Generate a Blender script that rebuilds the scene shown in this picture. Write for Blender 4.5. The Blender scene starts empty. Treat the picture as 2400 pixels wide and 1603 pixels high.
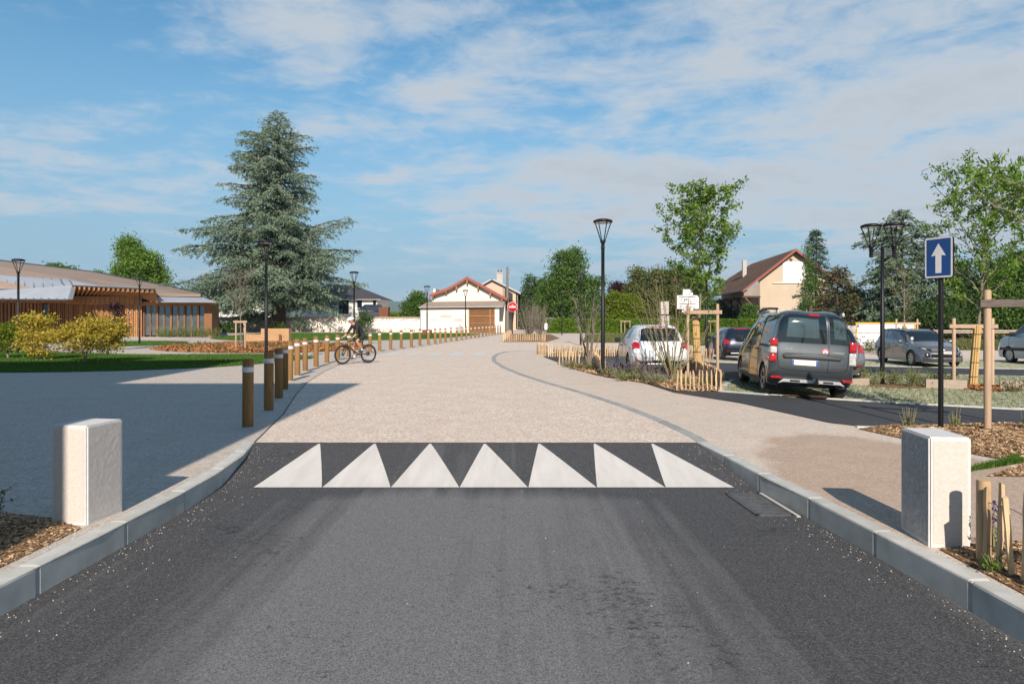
import bpy, bmesh, math, random
import numpy as np
from mathutils import Vector, Matrix, Euler
R = math.radians
rnd = random.Random(7)
scene = bpy.context.scene
col = scene.collection

# ------------------------------------------------------------------ camera
CAMH, FOC, HX, HY = 1.65, 1600.0, 1200.0, 750.0       # eye height (m), focal length / principal point in photo pixels
cam_data = bpy.data.cameras.new('camera')
cam = bpy.data.objects.new('camera', cam_data); col.objects.link(cam)
cam.location = (0, 0, CAMH); cam.rotation_euler = (R(90), 0, 0)
cam_data.lens = 24.0; cam_data.sensor_width = 36.0
cam_data.shift_y = -(801.5 - HY) / 2400.0
cam_data.clip_start = 0.05; cam_data.clip_end = 20000
scene.camera = cam

# ------------------------------------------------------------------ sun and sky
SUN_EL = R(31.0); SUN_HEAD = (-0.03, 1.0)             # where shadows run on the ground
sd = Vector((SUN_HEAD[0], SUN_HEAD[1], 0)).normalized()
light_dir = Vector((sd.x * math.cos(SUN_EL), sd.y * math.cos(SUN_EL), -math.sin(SUN_EL)))
sun_data = bpy.data.lights.new('sun', 'SUN'); sun = bpy.data.objects.new('sun', sun_data); col.objects.link(sun)
sun_data.energy = 4.7; sun_data.angle = R(0.55); sun_data.color = (1.0, 0.88, 0.745)
sun.rotation_euler = light_dir.to_track_quat('-Z', 'Y').to_euler(); sun.location = (0, -20, 30)

world = bpy.data.worlds.new('World'); scene.world = world; world.use_nodes = True
wn = world.node_tree.nodes; wl = world.node_tree.links; wn.clear()
def W(t, **k):
    n = wn.new(t)
    for a, b in k.items(): setattr(n, a, b)
    return n
def wmath(op, a, b=None):
    n = W('ShaderNodeMath', operation=op)
    for i, v in enumerate((a, b)):
        if v is None: continue
        if isinstance(v, (int, float)): n.inputs[i].default_value = v
        else: wl.new(v, n.inputs[i])
    return n.outputs[0]
sky = W('ShaderNodeTexSky', sky_type='NISHITA'); sky.sun_disc = False
sky.sun_elevation = SUN_EL; sky.sun_rotation = math.atan2(-sd.x, -sd.y)
sky.altitude = 200; sky.air_density = 1.0; sky.dust_density = 0.0; sky.ozone_density = 1.6
tc = W('ShaderNodeTexCoord'); sep = W('ShaderNodeSeparateXYZ'); wl.new(tc.outputs['Generated'], sep.inputs[0])
zc = wmath('MAXIMUM', sep.outputs['Z'], 0.0); den = wmath('ADD', zc, 0.11)
px_ = wmath('DIVIDE', sep.outputs['X'], den); py_ = wmath('DIVIDE', sep.outputs['Y'], den)
cmb = W('ShaderNodeCombineXYZ'); wl.new(px_, cmb.inputs[0]); wl.new(wmath('MULTIPLY', py_, 1.15), cmb.inputs[1]); cmb.inputs[2].default_value = 3.1
def wnoise(scale, detail, rough, dist, off):
    mp = W('ShaderNodeMapping'); mp.inputs['Location'].default_value = off; wl.new(cmb.outputs[0], mp.inputs['Vector'])
    n = W('ShaderNodeTexNoise'); n.inputs['Scale'].default_value = scale; n.inputs['Detail'].default_value = detail
    n.inputs['Roughness'].default_value = rough; n.inputs['Distortion'].default_value = dist
    wl.new(mp.outputs[0], n.inputs['Vector']); return n.outputs['Fac']
big = wnoise(0.55, 3, 0.5, 0.2, (13.0, 13.7, 0)); mid = wnoise(2.0, 8, 0.58, 0.35, (1.7, 4.2, 2.0)); fine = wnoise(7.5, 6, 0.62, 0.5, (0.3, 0.9, 5.0))
s = wmath('ADD', wmath('MULTIPLY', big, 0.85), wmath('ADD', wmath('MULTIPLY', mid, 0.66), wmath('MULTIPLY', fine, 0.26)))
ramp = W('ShaderNodeMapRange'); ramp.interpolation_type = 'SMOOTHSTEP'
ramp.inputs['From Min'].default_value = 0.80; ramp.inputs['From Max'].default_value = 1.05; ramp.inputs['To Max'].default_value = 0.95
wl.new(s, ramp.inputs['Value'])
# clouds are a touch greyer where they are thick
shade = W('ShaderNodeMapRange'); shade.inputs['From Min'].default_value = 0.9; shade.inputs['From Max'].default_value = 1.2
shade.inputs['To Min'].default_value = 1.04; shade.inputs['To Max'].default_value = 0.84; wl.new(s, shade.inputs['Value'])
ccol = W('ShaderNodeVectorMath', operation='SCALE'); ccol.inputs[0].default_value = (4.2, 4.6, 5.05); wl.new(shade.outputs[0], ccol.inputs['Scale'])
hz = W('ShaderNodeMapRange'); hz.inputs['From Min'].default_value = 0.0; hz.inputs['From Max'].default_value = 0.12; hz.inputs['To Min'].default_value = 0.3; wl.new(sep.outputs['Z'], hz.inputs['Value'])
fac = wmath('MULTIPLY', ramp.outputs[0], hz.outputs[0])
# thin even haze towards the horizon, the same all round
hzf = W('ShaderNodeMapRange'); hzf.interpolation_type = 'SMOOTHSTEP'; hzf.inputs['From Min'].default_value = -0.02; hzf.inputs['From Max'].default_value = 0.46; hzf.inputs['To Min'].default_value = 0.96; hzf.inputs['To Max'].default_value = 0.0; wl.new(sep.outputs['Z'], hzf.inputs['Value'])
mixh = W('ShaderNodeMix', data_type='RGBA'); wl.new(hzf.outputs[0], mixh.inputs['Factor']); tint = W('ShaderNodeMix', data_type='RGBA', blend_type='MULTIPLY'); tint.inputs['Factor'].default_value = 1.0; wl.new(sky.outputs[0], tint.inputs['A']); tint.inputs['B'].default_value = (0.47, 0.89, 0.97, 1); wl.new(tint.outputs['Result'], mixh.inputs['A']); mixh.inputs['B'].default_value = (2.3, 3.2, 4.15, 1)
mixc = W('ShaderNodeMix', data_type='RGBA'); wl.new(fac, mixc.inputs['Factor']); wl.new(mixh.outputs['Result'], mixc.inputs['A']); wl.new(ccol.outputs[0], mixc.inputs['B'])
bg = W('ShaderNodeBackground'); bg.inputs['Strength'].default_value = 0.1; wl.new(mixc.outputs['Result'], bg.inputs['Color'])
wo = W('ShaderNodeOutputWorld'); wl.new(bg.outputs[0], wo.inputs['Surface'])

vs = scene.view_settings
scene.display_settings.display_device = 'sRGB'; vs.view_transform = 'Standard'; vs.look = 'None'; vs.exposure = 0.48; vs.gamma = 1.0; vs.use_curve_mapping = False
cy = scene.cycles; cy.max_bounces = 6; cy.diffuse_bounces = 3; cy.glossy_bounces = 3; cy.transmission_bounces = 4; cy.transparent_max_bounces = 6
cy.use_denoising = True; cy.caustics_reflective = False; cy.caustics_refractive = False

# ------------------------------------------------------------------ ground height and photo-to-ground helpers
def cl(x, a=0.0, b=1.0): return max(a, min(b, x))
def hgt(X, Y):
    """the car park falls gently to the right"""
    return -0.05 * cl(X - 5.6, 0, 5) * cl((Y - 9.5) / 2) * cl((50 - Y) / 15)
def G(x, y):
    """photo pixel of something standing on the ground -> (X, Y)"""
    h = 0.0
    for _ in range(12):
        Z = FOC * (CAMH - h) / (y - HY); X = (x - HX) * Z / FOC; h = hgt(X, Z)
    return (X, Z)
def P(x, y, Z): return Vector(((x - HX) * Z / FOC, Z, CAMH + (HY - y) * Z / FOC))
def PX(x, Z): return (x - HX) * Z / FOC
def PH(y, Z): return CAMH + (HY - y) * Z / FOC

# ------------------------------------------------------------------ object helpers
def tag(o, label=None, cat=None, group=None, kind=None):
    if label: o['label'] = label
    if cat: o['category'] = cat
    if group: o['group'] = group
    if kind: o['kind'] = kind
    return o
def empty(name, loc, rz=0.0, label=None, cat=None, group=None):
    o = bpy.data.objects.new(name, None); col.objects.link(o); o.location = loc; o.rotation_euler = (0, 0, rz); o.empty_display_size = 0.2
    return tag(o, label, cat, group)
def link(name, me, mats, parent=None, loc=None, rot=None):
    o = bpy.data.objects.new(name, me); col.objects.link(o)
    for m in (mats if isinstance(mats, (list, tuple)) else [mats]):
        if len(me.materials) < (len(mats) if isinstance(mats, (list, tuple)) else 1): me.materials.append(m)
    if parent: o.parent = parent
    if loc is not None: o.location = loc
    if rot is not None: o.rotation_euler = rot
    return o
def copy_tree(o, parent=None):
    c = o.copy(); col.objects.link(c); c.parent = parent
    for ch in list(o.children): copy_tree(ch, c)
    return c
def npmesh(name, V, F, smooth=False):
    """fast mesh: V (n,3), F (m,k) all faces of k corners"""
    me = bpy.data.meshes.new(name); V = np.asarray(V, dtype=np.float32); F = np.asarray(F, dtype=np.int32)
    m, k = F.shape
    me.vertices.add(len(V)); me.vertices.foreach_set('co', V.ravel())
    me.loops.add(m * k); me.loops.foreach_set('vertex_index', F.ravel())
    me.polygons.add(m); me.polygons.foreach_set('loop_start', np.arange(0, m * k, k, dtype=np.int32))
    me.polygons.foreach_set('loop_total', np.full(m, k, dtype=np.int32))
    if smooth: me.polygons.foreach_set('use_smooth', np.ones(m, dtype=bool))
    me.update(calc_edges=True); return me
class MB:
    def __init__(s): s.v = []; s.f = []; s.mi = []; s.cur = 0; s.sm = []
    def add(s, vs, fs, smooth=False):
        b = len(s.v); s.v += [tuple(p) for p in vs]; s.f += [tuple(i + b for i in f) for f in fs]; s.mi += [s.cur] * len(fs); s.sm += [smooth] * len(fs); return s
    def box(s, c, size, rz=0.0, M=None, taper=1.0):
        x, y, z = size[0] / 2, size[1] / 2, size[2] / 2
        pts = [Vector((sx * x * (taper if sz > 0 else 1), sy * y * (taper if sz > 0 else 1), sz * z)) for sz in (-1, 1) for sx, sy in ((-1, -1), (1, -1), (1, 1), (-1, 1))]
        m = Matrix.Translation(c) @ (M if M is not None else Matrix.Rotation(rz, 4, 'Z'))
        return s.add([m @ p for p in pts], [(3, 2, 1, 0), (4, 5, 6, 7), (0, 1, 5, 4), (1, 2, 6, 5), (2, 3, 7, 6), (3, 0, 4, 7)])
    def bbox(s, c, size, b=0.01, M=None):
        """box with bevelled edges"""
        bm = bmesh.new(); bmesh.ops.create_cube(bm, size=1.0)
        for v in bm.verts: v.co = Vector((v.co.x * size[0], v.co.y * size[1], v.co.z * size[2]))
        bmesh.ops.bevel(bm, geom=bm.edges[:], offset=b, segments=2, affect='EDGES', profile=0.5)
        m = Matrix.Translation(c) @ (M if M is not None else Matrix.Identity(4))
        bm.verts.index_update()
        s.add([m @ v.co for v in bm.verts], [[v.index for v in f.verts] for f in bm.faces]); bm.free(); return s
    def tube(s, pts, rad, n=8, cap=True, smooth=True):
        pts = [Vector(p) for p in pts]
        if not isinstance(rad, (list, tuple)): rad = [rad] * len(pts)
        V = []; up = Vector((0.13, 0.27, 0.95)); prev = None
        for i, p in enumerate(pts):
            d = (pts[min(i + 1, len(pts) - 1)] - pts[max(i - 1, 0)])
            d = d.normalized() if d.length > 1e-9 else Vector((0, 0, 1))
            if prev is None:
                a = d.cross(up); a = a.normalized() if a.length > 1e-3 else d.cross(Vector((1, 0, 0))).normalized()
            else:
                a = prev - d * prev.dot(d); a = a.normalized() if a.length > 1e-6 else prev
            prev = a; b = d.cross(a)
            for k in range(n):
                t = 2 * math.pi * k / n; V.append(p + (a * math.cos(t) + b * math.sin(t)) * rad[i])
        F = []
        for i in range(len(pts) - 1):
            for k in range(n): F.append((i * n + k, i * n + (k + 1) % n, (i + 1) * n + (k + 1) % n, (i + 1) * n + k))
        s.add(V, F, smooth)
        if cap:
            s.add([V[k] for k in range(n)], [tuple(reversed(range(n)))]); s.add([V[-n + k] for k in range(n)], [tuple(range(n))])
        return s
    def lathe(s, prof, n=24, M=None, closed=False, smooth=True):
        """prof: (r, z) list about local z"""
        M = M if M is not None else Matrix.Identity(4)
        V = [M @ Vector((r * math.cos(2 * math.pi * k / n), r * math.sin(2 * math.pi * k / n), z)) for r, z in prof for k in range(n)]
        F = []; m = len(prof)
        for i in range(m if closed else m - 1):
            j = (i + 1) % m
            for k in range(n): F.append((i * n + k, i * n + (k + 1) % n, j * n + (k + 1) % n, j * n + k))
        return s.add(V, F, smooth)
    def prism(s, poly, z0, z1, M=None):
        """extrude a flat outline (x, y) from z0 to z1"""
        M = M if M is not None else Matrix.Identity(4); n = len(poly)
        V = [M @ Vector((p[0], p[1], z0)) for p in poly] + [M @ Vector((p[0], p[1], z1)) for p in poly]
        return s.add(V, [tuple(reversed(range(n))), tuple(range(n, 2 * n))] + [(i, (i + 1) % n, n + (i + 1) % n, n + i) for i in range(n)])
    def slab(s, pts, th, nrm=None):
        """a planar-ish polygon given thickness th along its normal (downwards)"""
        pts = [Vector(p) for p in pts]; n = len(pts)
        if nrm is None:
            nrm = Vector((0, 0, 0))
            for i in range(n): nrm += pts[i].cross(pts[(i + 1) % n])
            nrm.normalize()
        low = [p - nrm * th for p in pts]
        return s.add(pts + low, [tuple(range(n)), tuple(reversed(range(n, 2 * n)))] + [(i, n + i, n + (i + 1) % n, (i + 1) % n) for i in range(n)])
    def mesh(s, name):
        me = bpy.data.meshes.new(name); me.from_pydata(s.v, [], s.f)
        me.polygons.foreach_set('material_index', s.mi); me.polygons.foreach_set('use_smooth', s.sm); me.update(); return me
    def build(s, name, mats, parent=None, loc=None, rot=None, smooth=None):
        me = s.mesh(name)
        if smooth: me.polygons.foreach_set('use_smooth', [True] * len(me.polygons))
        return link(name, me, mats, parent, loc, rot)

# ------------------------------------------------------------------ materials
def new_mat(name):
    m = bpy.data.materials.new(name); m.use_nodes = True; nt = m.node_tree; nt.nodes.clear()
    out = nt.nodes.new('ShaderNodeOutputMaterial'); bs = nt.nodes.new('ShaderNodeBsdfPrincipled'); nt.links.new(bs.outputs[0], out.inputs[0])
    return m, nt, bs, out
def nd(nt, t, **k):
    n = nt.nodes.new(t)
    for a, b in k.items():
        if a.startswith('i_'): n.inputs[a[2:].replace('_', ' ')].default_value = b
        else: setattr(n, a, b)
    return n
def c4(c): return (c[0], c[1], c[2], 1.0)
def rampn(nt, src, stops, interp='LINEAR'):
    r = nd(nt, 'ShaderNodeValToRGB'); r.color_ramp.interpolation = interp; e = r.color_ramp.elements
    while len(e) > 1: e.remove(e[0])
    e[0].position = stops[0][0]; e[0].color = c4(stops[0][1])
    for p, c in stops[1:]:
        x = e.new(p); x.color = c4(c)
    nt.links.new(src, r.inputs[0]); return r.outputs['Color']
def mixn(nt, f, a, b, mode='MIX'):
    m = nd(nt, 'ShaderNodeMix', data_type='RGBA', blend_type=mode)
    for s_, v in (('Factor', f), ('A', a), ('B', b)):
        if isinstance(v, (int, float)): m.inputs[s_].default_value = v
        elif isinstance(v, tuple): m.inputs[s_].default_value = c4(v)
        else: nt.links.new(v, m.inputs[s_])
    return m.outputs['Result']
def coordn(nt, sc=(1, 1, 1), which='Object', loc=(0, 0, 0), rot=(0, 0, 0)):
    t = nd(nt, 'ShaderNodeTexCoord'); mp = nd(nt, 'ShaderNodeMapping'); mp.inputs['Scale'].default_value = sc; mp.inputs['Location'].default_value = loc; mp.inputs['Rotation'].default_value = rot
    nt.links.new(t.outputs[which], mp.inputs['Vector']); return mp.outputs[0]
def noisen(nt, vec, scale, detail=5, rough=0.55, dist=0.0, out='Fac'):
    n = nd(nt, 'ShaderNodeTexNoise', i_Scale=scale, i_Detail=detail, i_Roughness=rough, i_Distortion=dist)
    nt.links.new(vec, n.inputs['Vector']); return n.outputs[out]
def bumpn(nt, bs, h, strength=0.3, dist=0.01):
    b = nd(nt, 'ShaderNodeBump', i_Strength=strength, i_Distance=dist); nt.links.new(h, b.inputs['Height']); nt.links.new(b.outputs[0], bs.inputs['Normal'])
def mathn(nt, op, a, b=0.0):
    n = nd(nt, 'ShaderNodeMath', operation=op)
    for i, v in enumerate((a, b)):
        if isinstance(v, (int, float)): n.inputs[i].default_value = v
        else: nt.links.new(v, n.inputs[i])
    return n.outputs[0]
def mat(name, c1, c2=None, scale=6.0, rough=0.7, metal=0.0, spec=0.5, coat=0.0, bump=0.0, bscale=None, bdist=0.01, stretch=(1, 1, 1), lo=0.3, hi=0.7, detail=5, per_obj=0.0):
    m, nt, bs, out = new_mat(name)
    bs.inputs['Roughness'].default_value = rough; bs.inputs['Metallic'].default_value = metal; bs.inputs['Specular IOR Level'].default_value = spec; bs.inputs['Coat Weight'].default_value = coat
    bs.inputs['Coat Roughness'].default_value = 0.04
    v = coordn(nt, stretch)
    if c2 is None: c2 = tuple(x * 0.86 for x in c1)
    n = noisen(nt, v, scale, detail)
    c = rampn(nt, n, [(lo, c1), (hi, c2)])
    if per_obj:
        oi = nd(nt, 'ShaderNodeObjectInfo'); hsv = nd(nt, 'ShaderNodeHueSaturation')
        val = mathn(nt, 'ADD', mathn(nt, 'MULTIPLY', oi.outputs['Random'], per_obj * 2), 1 - per_obj)
        nt.links.new(val, hsv.inputs['Value']); nt.links.new(c, hsv.inputs['Color']); c = hsv.outputs[0]
    nt.links.new(c, bs.inputs['Base Color'])
    if bump: bumpn(nt, bs, noisen(nt, v, bscale or scale * 3, 6, 0.6), bump, bdist)
    return m
def leafmat(name, c1, c2, trans=0.35, rough=0.55, scale=0.9):
    m, nt, bs, out = new_mat(name)
    geo = nd(nt, 'ShaderNodeNewGeometry'); v = coordn(nt)
    n = noisen(nt, v, scale, 3)
    f = mathn(nt, 'ADD', mathn(nt, 'MULTIPLY', geo.outputs['Random Per Island'], 0.65), mathn(nt, 'MULTIPLY', n, 0.35))
    c = rampn(nt, f, [(0.12, c1), (0.85, c2)])
    nt.links.new(c, bs.inputs['Base Color']); bs.inputs['Roughness'].default_value = rough; bs.inputs['Specular IOR Level'].default_value = 0.25
    tr = nd(nt, 'ShaderNodeBsdfTranslucent'); nt.links.new(mixn(nt, 0.35, c, (0.5, 0.6, 0.05), 'SOFT_LIGHT'), tr.inputs['Color'])
    mx = nd(nt, 'ShaderNodeMixShader'); mx.inputs[0].default_value = trans
    nt.links.new(bs.outputs[0], mx.inputs[1]); nt.links.new(tr.outputs[0], mx.inputs[2]); nt.links.new(mx.outputs[0], out.inputs[0])
    return m
MT = {}
def wood(name, c1, c2, grain=(14, 14, 1.2), per_obj=0.15, rough=0.75, weather=None):
    m, nt, bs, out = new_mat(name)
    v = coordn(nt, grain); n = noisen(nt, v, 2.2, 6, 0.6, 0.6); c = rampn(nt, n, [(0.28, c1), (0.72, c2)])
    k = nd(nt, 'ShaderNodeTexVoronoi', i_Scale=1.0); nt.links.new(coordn(nt, (5, 5, 2.2)), k.inputs['Vector'])
    c = mixn(nt, rampn(nt, k.outputs['Distance'], [(0.05, (1, 1, 1)), (0.16, (0, 0, 0))]), c, tuple(x * 0.35 for x in c2))
    if weather: c = mixn(nt, rampn(nt, noisen(nt, coordn(nt), 3.0, 4), [(0.4, (0, 0, 0)), (0.75, (0.8, 0.8, 0.8))]), c, weather)
    if per_obj:
        oi = nd(nt, 'ShaderNodeObjectInfo'); hsv = nd(nt, 'ShaderNodeHueSaturation')
        nt.links.new(mathn(nt, 'ADD', mathn(nt, 'MULTIPLY', oi.outputs['Random'], per_obj * 2), 1 - per_obj), hsv.inputs['Value']); nt.links.new(c, hsv.inputs['Color']); c = hsv.outputs[0]
    nt.links.new(c, bs.inputs['Base Color']); bs.inputs['Roughness'].default_value = rough; bs.inputs['Specular IOR Level'].default_value = 0.25
    bumpn(nt, bs, n, 0.25, 0.01); MT[name] = m; return m
def pave(name, stops, cell, big_c, bigf=0.35, rough=0.85, bump=0.4, stain=None):
    """exposed-aggregate surface: one stone colour per cell, worn in large soft patches"""
    m, nt, bs, out = new_mat(name); v = coordn(nt)
    vo = nd(nt, 'ShaderNodeTexVoronoi', i_Scale=cell, i_Randomness=1.0); nt.links.new(v, vo.inputs['Vector'])
    sp = nd(nt, 'ShaderNodeSeparateColor'); nt.links.new(vo.outputs['Color'], sp.inputs[0])
    c = rampn(nt, sp.outputs[0], stops)
    vo2 = nd(nt, 'ShaderNodeTexVoronoi', i_Scale=cell * 0.45); nt.links.new(v, vo2.inputs['Vector'])
    sp2 = nd(nt, 'ShaderNodeSeparateColor'); nt.links.new(vo2.outputs['Color'], sp2.inputs[0])
    c = mixn(nt, 0.35, c, rampn(nt, sp2.outputs[1], stops))
    n = noisen(nt, v, 0.35, 5, 0.6); c = mixn(nt, rampn(nt, n, [(0.4, (0, 0, 0)), (0.68, (bigf,) * 3)]), c, big_c)
    n3 = noisen(nt, v, 1.1, 6, 0.7); c = mixn(nt, rampn(nt, n3, [(0.48, (0, 0, 0)), (0.72, (0.30, 0.30, 0.30))]), c, (0.50, 0.34, 0.23))
    n2 = noisen(nt, v, 2.3, 6, 0.65); c = mixn(nt, rampn(nt, n2, [(0.35, (0.88, 0.88, 0.88)), (0.65, (1.04, 1.04, 1.04))]), c, c, 'MIX')
    hs = nd(nt, 'ShaderNodeHueSaturation'); nt.links.new(c, hs.inputs['Color'])
    nt.links.new(mathn(nt, 'ADD', mathn(nt, 'MULTIPLY', n2, 0.28), 0.86), hs.inputs['Value']); c = hs.outputs[0]
    if stain: c = stain(nt, v, c)
    nt.links.new(c, bs.inputs['Base Color']); bs.inputs['Roughness'].default_value = rough; bs.inputs['Specular IOR Level'].default_value = 0.3
    bumpn(nt, bs, vo.outputs['Distance'], bump, 0.006); MT[name] = m; return m
# ---- surfaces
pave('pave_coarse', [(0.0, (0.30, 0.19, 0.12)), (0.25, (0.50, 0.39, 0.305)), (0.55, (0.65, 0.54, 0.455)), (0.8, (0.74, 0.655, 0.585)), (1.0, (0.82, 0.78, 0.73))], 62, (0.58, 0.49, 0.415), 0.5)
def damp(nt, v, c):
    # a damp, darker patch on the footway beside the kerb, with its own ragged edge
    sx = nd(nt, 'ShaderNodeSeparateXYZ'); nt.links.new(v, sx.inputs[0])
    nn = noisen(nt, v, 1.6, 5, 0.6)
    dx = mathn(nt, 'DIVIDE', mathn(nt, 'SUBTRACT', sx.outputs[0], 4.25), 1.75); dy = mathn(nt, 'DIVIDE', mathn(nt, 'SUBTRACT', sx.outputs[1], 6.7), 3.9)
    d = mathn(nt, 'ADD', mathn(nt, 'ADD', mathn(nt, 'MULTIPLY', dx, dx), mathn(nt, 'MULTIPLY', dy, dy)), mathn(nt, 'MULTIPLY', nn, 0.55))
    return mixn(nt, rampn(nt, d, [(0.85, (0.85, 0.85, 0.85)), (1.35, (0, 0, 0))]), c, mixn(nt, 1.0, c, (0.72, 0.63, 0.56), 'MULTIPLY'))
pave('pave_fine', [(0.0, (0.30, 0.23, 0.17)), (0.3, (0.52, 0.43, 0.36)), (0.7, (0.62, 0.53, 0.45)), (1.0, (0.71, 0.64, 0.58))], 85, (0.60, 0.51, 0.43), 0.4, stain=damp)
pave('pave_left', [(0.0, (0.26, 0.22, 0.19)), (0.3, (0.43, 0.38, 0.33)), (0.7, (0.52, 0.46, 0.40)), (1.0, (0.64, 0.60, 0.55))], 60, (0.48, 0.42, 0.36), 0.4)
pave('gravel_path', [(0.0, (0.40, 0.34, 0.29)), (0.5, (0.54, 0.48, 0.42)), (1.0, (0.68, 0.64, 0.6))], 60, (0.52, 0.47, 0.41), 0.4)
def asphalt(name, dark, light, streak=True, fine=135.0):
    m, nt, bs, out = new_mat(name); v = coordn(nt)
    g = nd(nt, 'ShaderNodeTexVoronoi', i_Scale=fine); nt.links.new(v, g.inputs['Vector']); sp = nd(nt, 'ShaderNodeSeparateColor'); nt.links.new(g.outputs['Color'], sp.inputs[0])
    g2 = noisen(nt, v, 60, 5, 0.8)
    base = rampn(nt, mathn(nt, 'ADD', mathn(nt, 'MULTIPLY', sp.outputs[0], 0.5), mathn(nt, 'MULTIPLY', g2, 0.5)), [(0.22, tuple(x * 0.25 for x in dark)), (0.45, tuple(x * 0.85 for x in dark)), (0.6, tuple(x * 1.2 for x in dark)), (0.8, tuple(x * 2.6 for x in dark))])
    if streak:
        # tyre-worn, dusty lanes running along the road
        w = noisen(nt, coordn(nt, (1.15, 0.10, 1), rot=(0, 0, R(-7))), 1.0, 4, 0.55, 0.3); w2 = noisen(nt, v, 1.1, 7, 0.68)
        sx = nd(nt, 'ShaderNodeSeparateXYZ'); nt.links.new(v, sx.inputs[0])
        lane = nd(nt, 'ShaderNodeMapRange'); lane.interpolation_type = 'SMOOTHSTEP'; nt.links.new(mathn(nt, 'ABSOLUTE', mathn(nt, 'ADD', sx.outputs[0], 0.45)), lane.inputs['Value'])
        for nm_, vv_ in (('From Min', 0.4), ('From Max', 2.3), ('To Min', 0.20), ('To Max', -0.14)): lane.inputs[nm_].default_value = vv_
        far = nd(nt, 'ShaderNodeMapRange'); nt.links.new(sx.outputs[1], far.inputs['Value'])          # the ramp was laid later and is still dark
        for nm_, vv_ in (('From Min', 6.9), ('From Max', 7.45), ('To Min', 0.0), ('To Max', -0.30)): far.inputs[nm_].default_value = vv_
        trk = noisen(nt, coordn(nt, (5.5, 0.16, 1), rot=(0, 0, R(-4))), 1.0, 5, 0.6)
        f = mathn(nt, 'ADD', mathn(nt, 'ADD', lane.outputs[0], far.outputs[0]), mathn(nt, 'ADD', mathn(nt, 'MULTIPLY', w, 0.4), mathn(nt, 'ADD', mathn(nt, 'MULTIPLY', w2, 0.18), mathn(nt, 'MULTIPLY', trk, 0.46))))
        lt = rampn(nt, mathn(nt, 'ADD', mathn(nt, 'MULTIPLY', sp.outputs[1], 0.5), mathn(nt, 'MULTIPLY', g2, 0.5)), [(0.24, tuple(x * 0.5 for x in light)), (0.42, tuple(x * 0.9 for x in light)), (0.6, tuple(x * 1.1 for x in light)), (0.8, tuple(x * 1.5 for x in light))])
        base = mixn(nt, rampn(nt, f, [(0.40, (0.12, 0.12, 0.12)), (0.66, (0.95, 0.95, 0.95))]), base, lt)
        # bitumen-rich dark scuffs
        sc = noisen(nt, coordn(nt, (1, 1.3, 1)), 14, 6, 0.8); patch = noisen(nt, coordn(nt, (1, 1, 1), loc=(3.3, 1.2, 0)), 0.8, 3, 0.5)
        base = mixn(nt, rampn(nt, mathn(nt, 'ADD', mathn(nt, 'MULTIPLY', sc, 0.8), mathn(nt, 'MULTIPLY', patch, 0.45)), [(0.715, (0, 0, 0)), (0.78, (0.7, 0.7, 0.7))]), base, (0.014, 0.014, 0.015))
        # sandy smears
        sm = noisen(nt, coordn(nt, (0.7, 1.8, 1), loc=(7, 2, 1)), 3.0, 5, 0.7)
        base = mixn(nt, rampn(nt, sm, [(0.69, (0, 0, 0)), (0.78, (0.35, 0.35, 0.35))]), base, (0.22, 0.17, 0.13))
    else:
        base = mixn(nt, rampn(nt, noisen(nt, v, 0.7, 5, 0.6), [(0.4, (0, 0, 0)), (0.7, (0.5, 0.5, 0.5))]), base, light)
    nt.links.new(base, bs.inputs['Base Color']); bs.inputs['Roughness'].default_value = 0.82; bs.inputs['Specular IOR Level'].default_value = 0.35
    bumpn(nt, bs, mathn(nt, 'ADD', sp.outputs[2], g2), 0.7, 0.006); MT[name] = m
asphalt('asphalt_road', (0.054, 0.054, 0.057), (0.172, 0.172, 0.178)); asphalt('asphalt_lot', (0.048, 0.050, 0.055), (0.075, 0.078, 0.085), False, 180)
MT['lawn'] = mat('lawn', (0.045, 0.105, 0.015), (0.085, 0.150, 0.028), 2.5, 0.9, spec=0.1, bump=0.8, bscale=60, bdist=0.03)
MT['rough_grass'] = mat('rough_grass', (0.075, 0.105, 0.03), (0.14, 0.13, 0.05), 0.8, 0.9, spec=0.1, bump=0.8, bscale=30, bdist=0.05)
MT['ground'] = mat('ground_soil', (0.10, 0.11, 0.05), (0.17, 0.15, 0.08), 0.05, 0.95, spec=0.1)
MT['mulch'] = mat('mulch', (0.30, 0.19, 0.11), (0.17, 0.10, 0.06), 22, 0.9, spec=0.15, bump=1.0, bscale=45, bdist=0.03)
MT['mulch_red'] = mat('mulch_red', (0.33, 0.14, 0.055), (0.17, 0.085, 0.04), 9, 0.9, spec=0.15, bump=1.0, bscale=20, bdist=0.04)
MT['hill'] = mat('hill_woodland', (0.05, 0.09, 0.045), (0.11, 0.14, 0.07), 0.012, 0.95, spec=0.05)
MT['kerb'] = mat('kerb_concrete', (0.54, 0.54, 0.51), (0.40, 0.40, 0.375), 5, 0.85, spec=0.3, bump=0.25, bscale=90, bdist=0.004, per_obj=0.07)
MT['kerb_flush'] = mat('flush_kerb_concrete', (0.33, 0.335, 0.33), (0.24, 0.245, 0.24), 4, 0.85, spec=0.3, per_obj=0.1)
MT['joint'] = mat('kerb_joint', (0.50, 0.49, 0.46), None, 30, 0.9)
MT['paver'] = mat('paver_concrete', (0.37, 0.37, 0.27), (0.26, 0.28, 0.165), 5, 0.9, bump=0.3, bscale=60)
MT['paint_white'] = mat('road_paint', (0.66, 0.63, 0.59), (0.56, 0.53, 0.49), 3, 0.75, spec=0.3, bump=0.2, bscale=120, bdist=0.003, stretch=(3, 0.7, 1))
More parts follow.
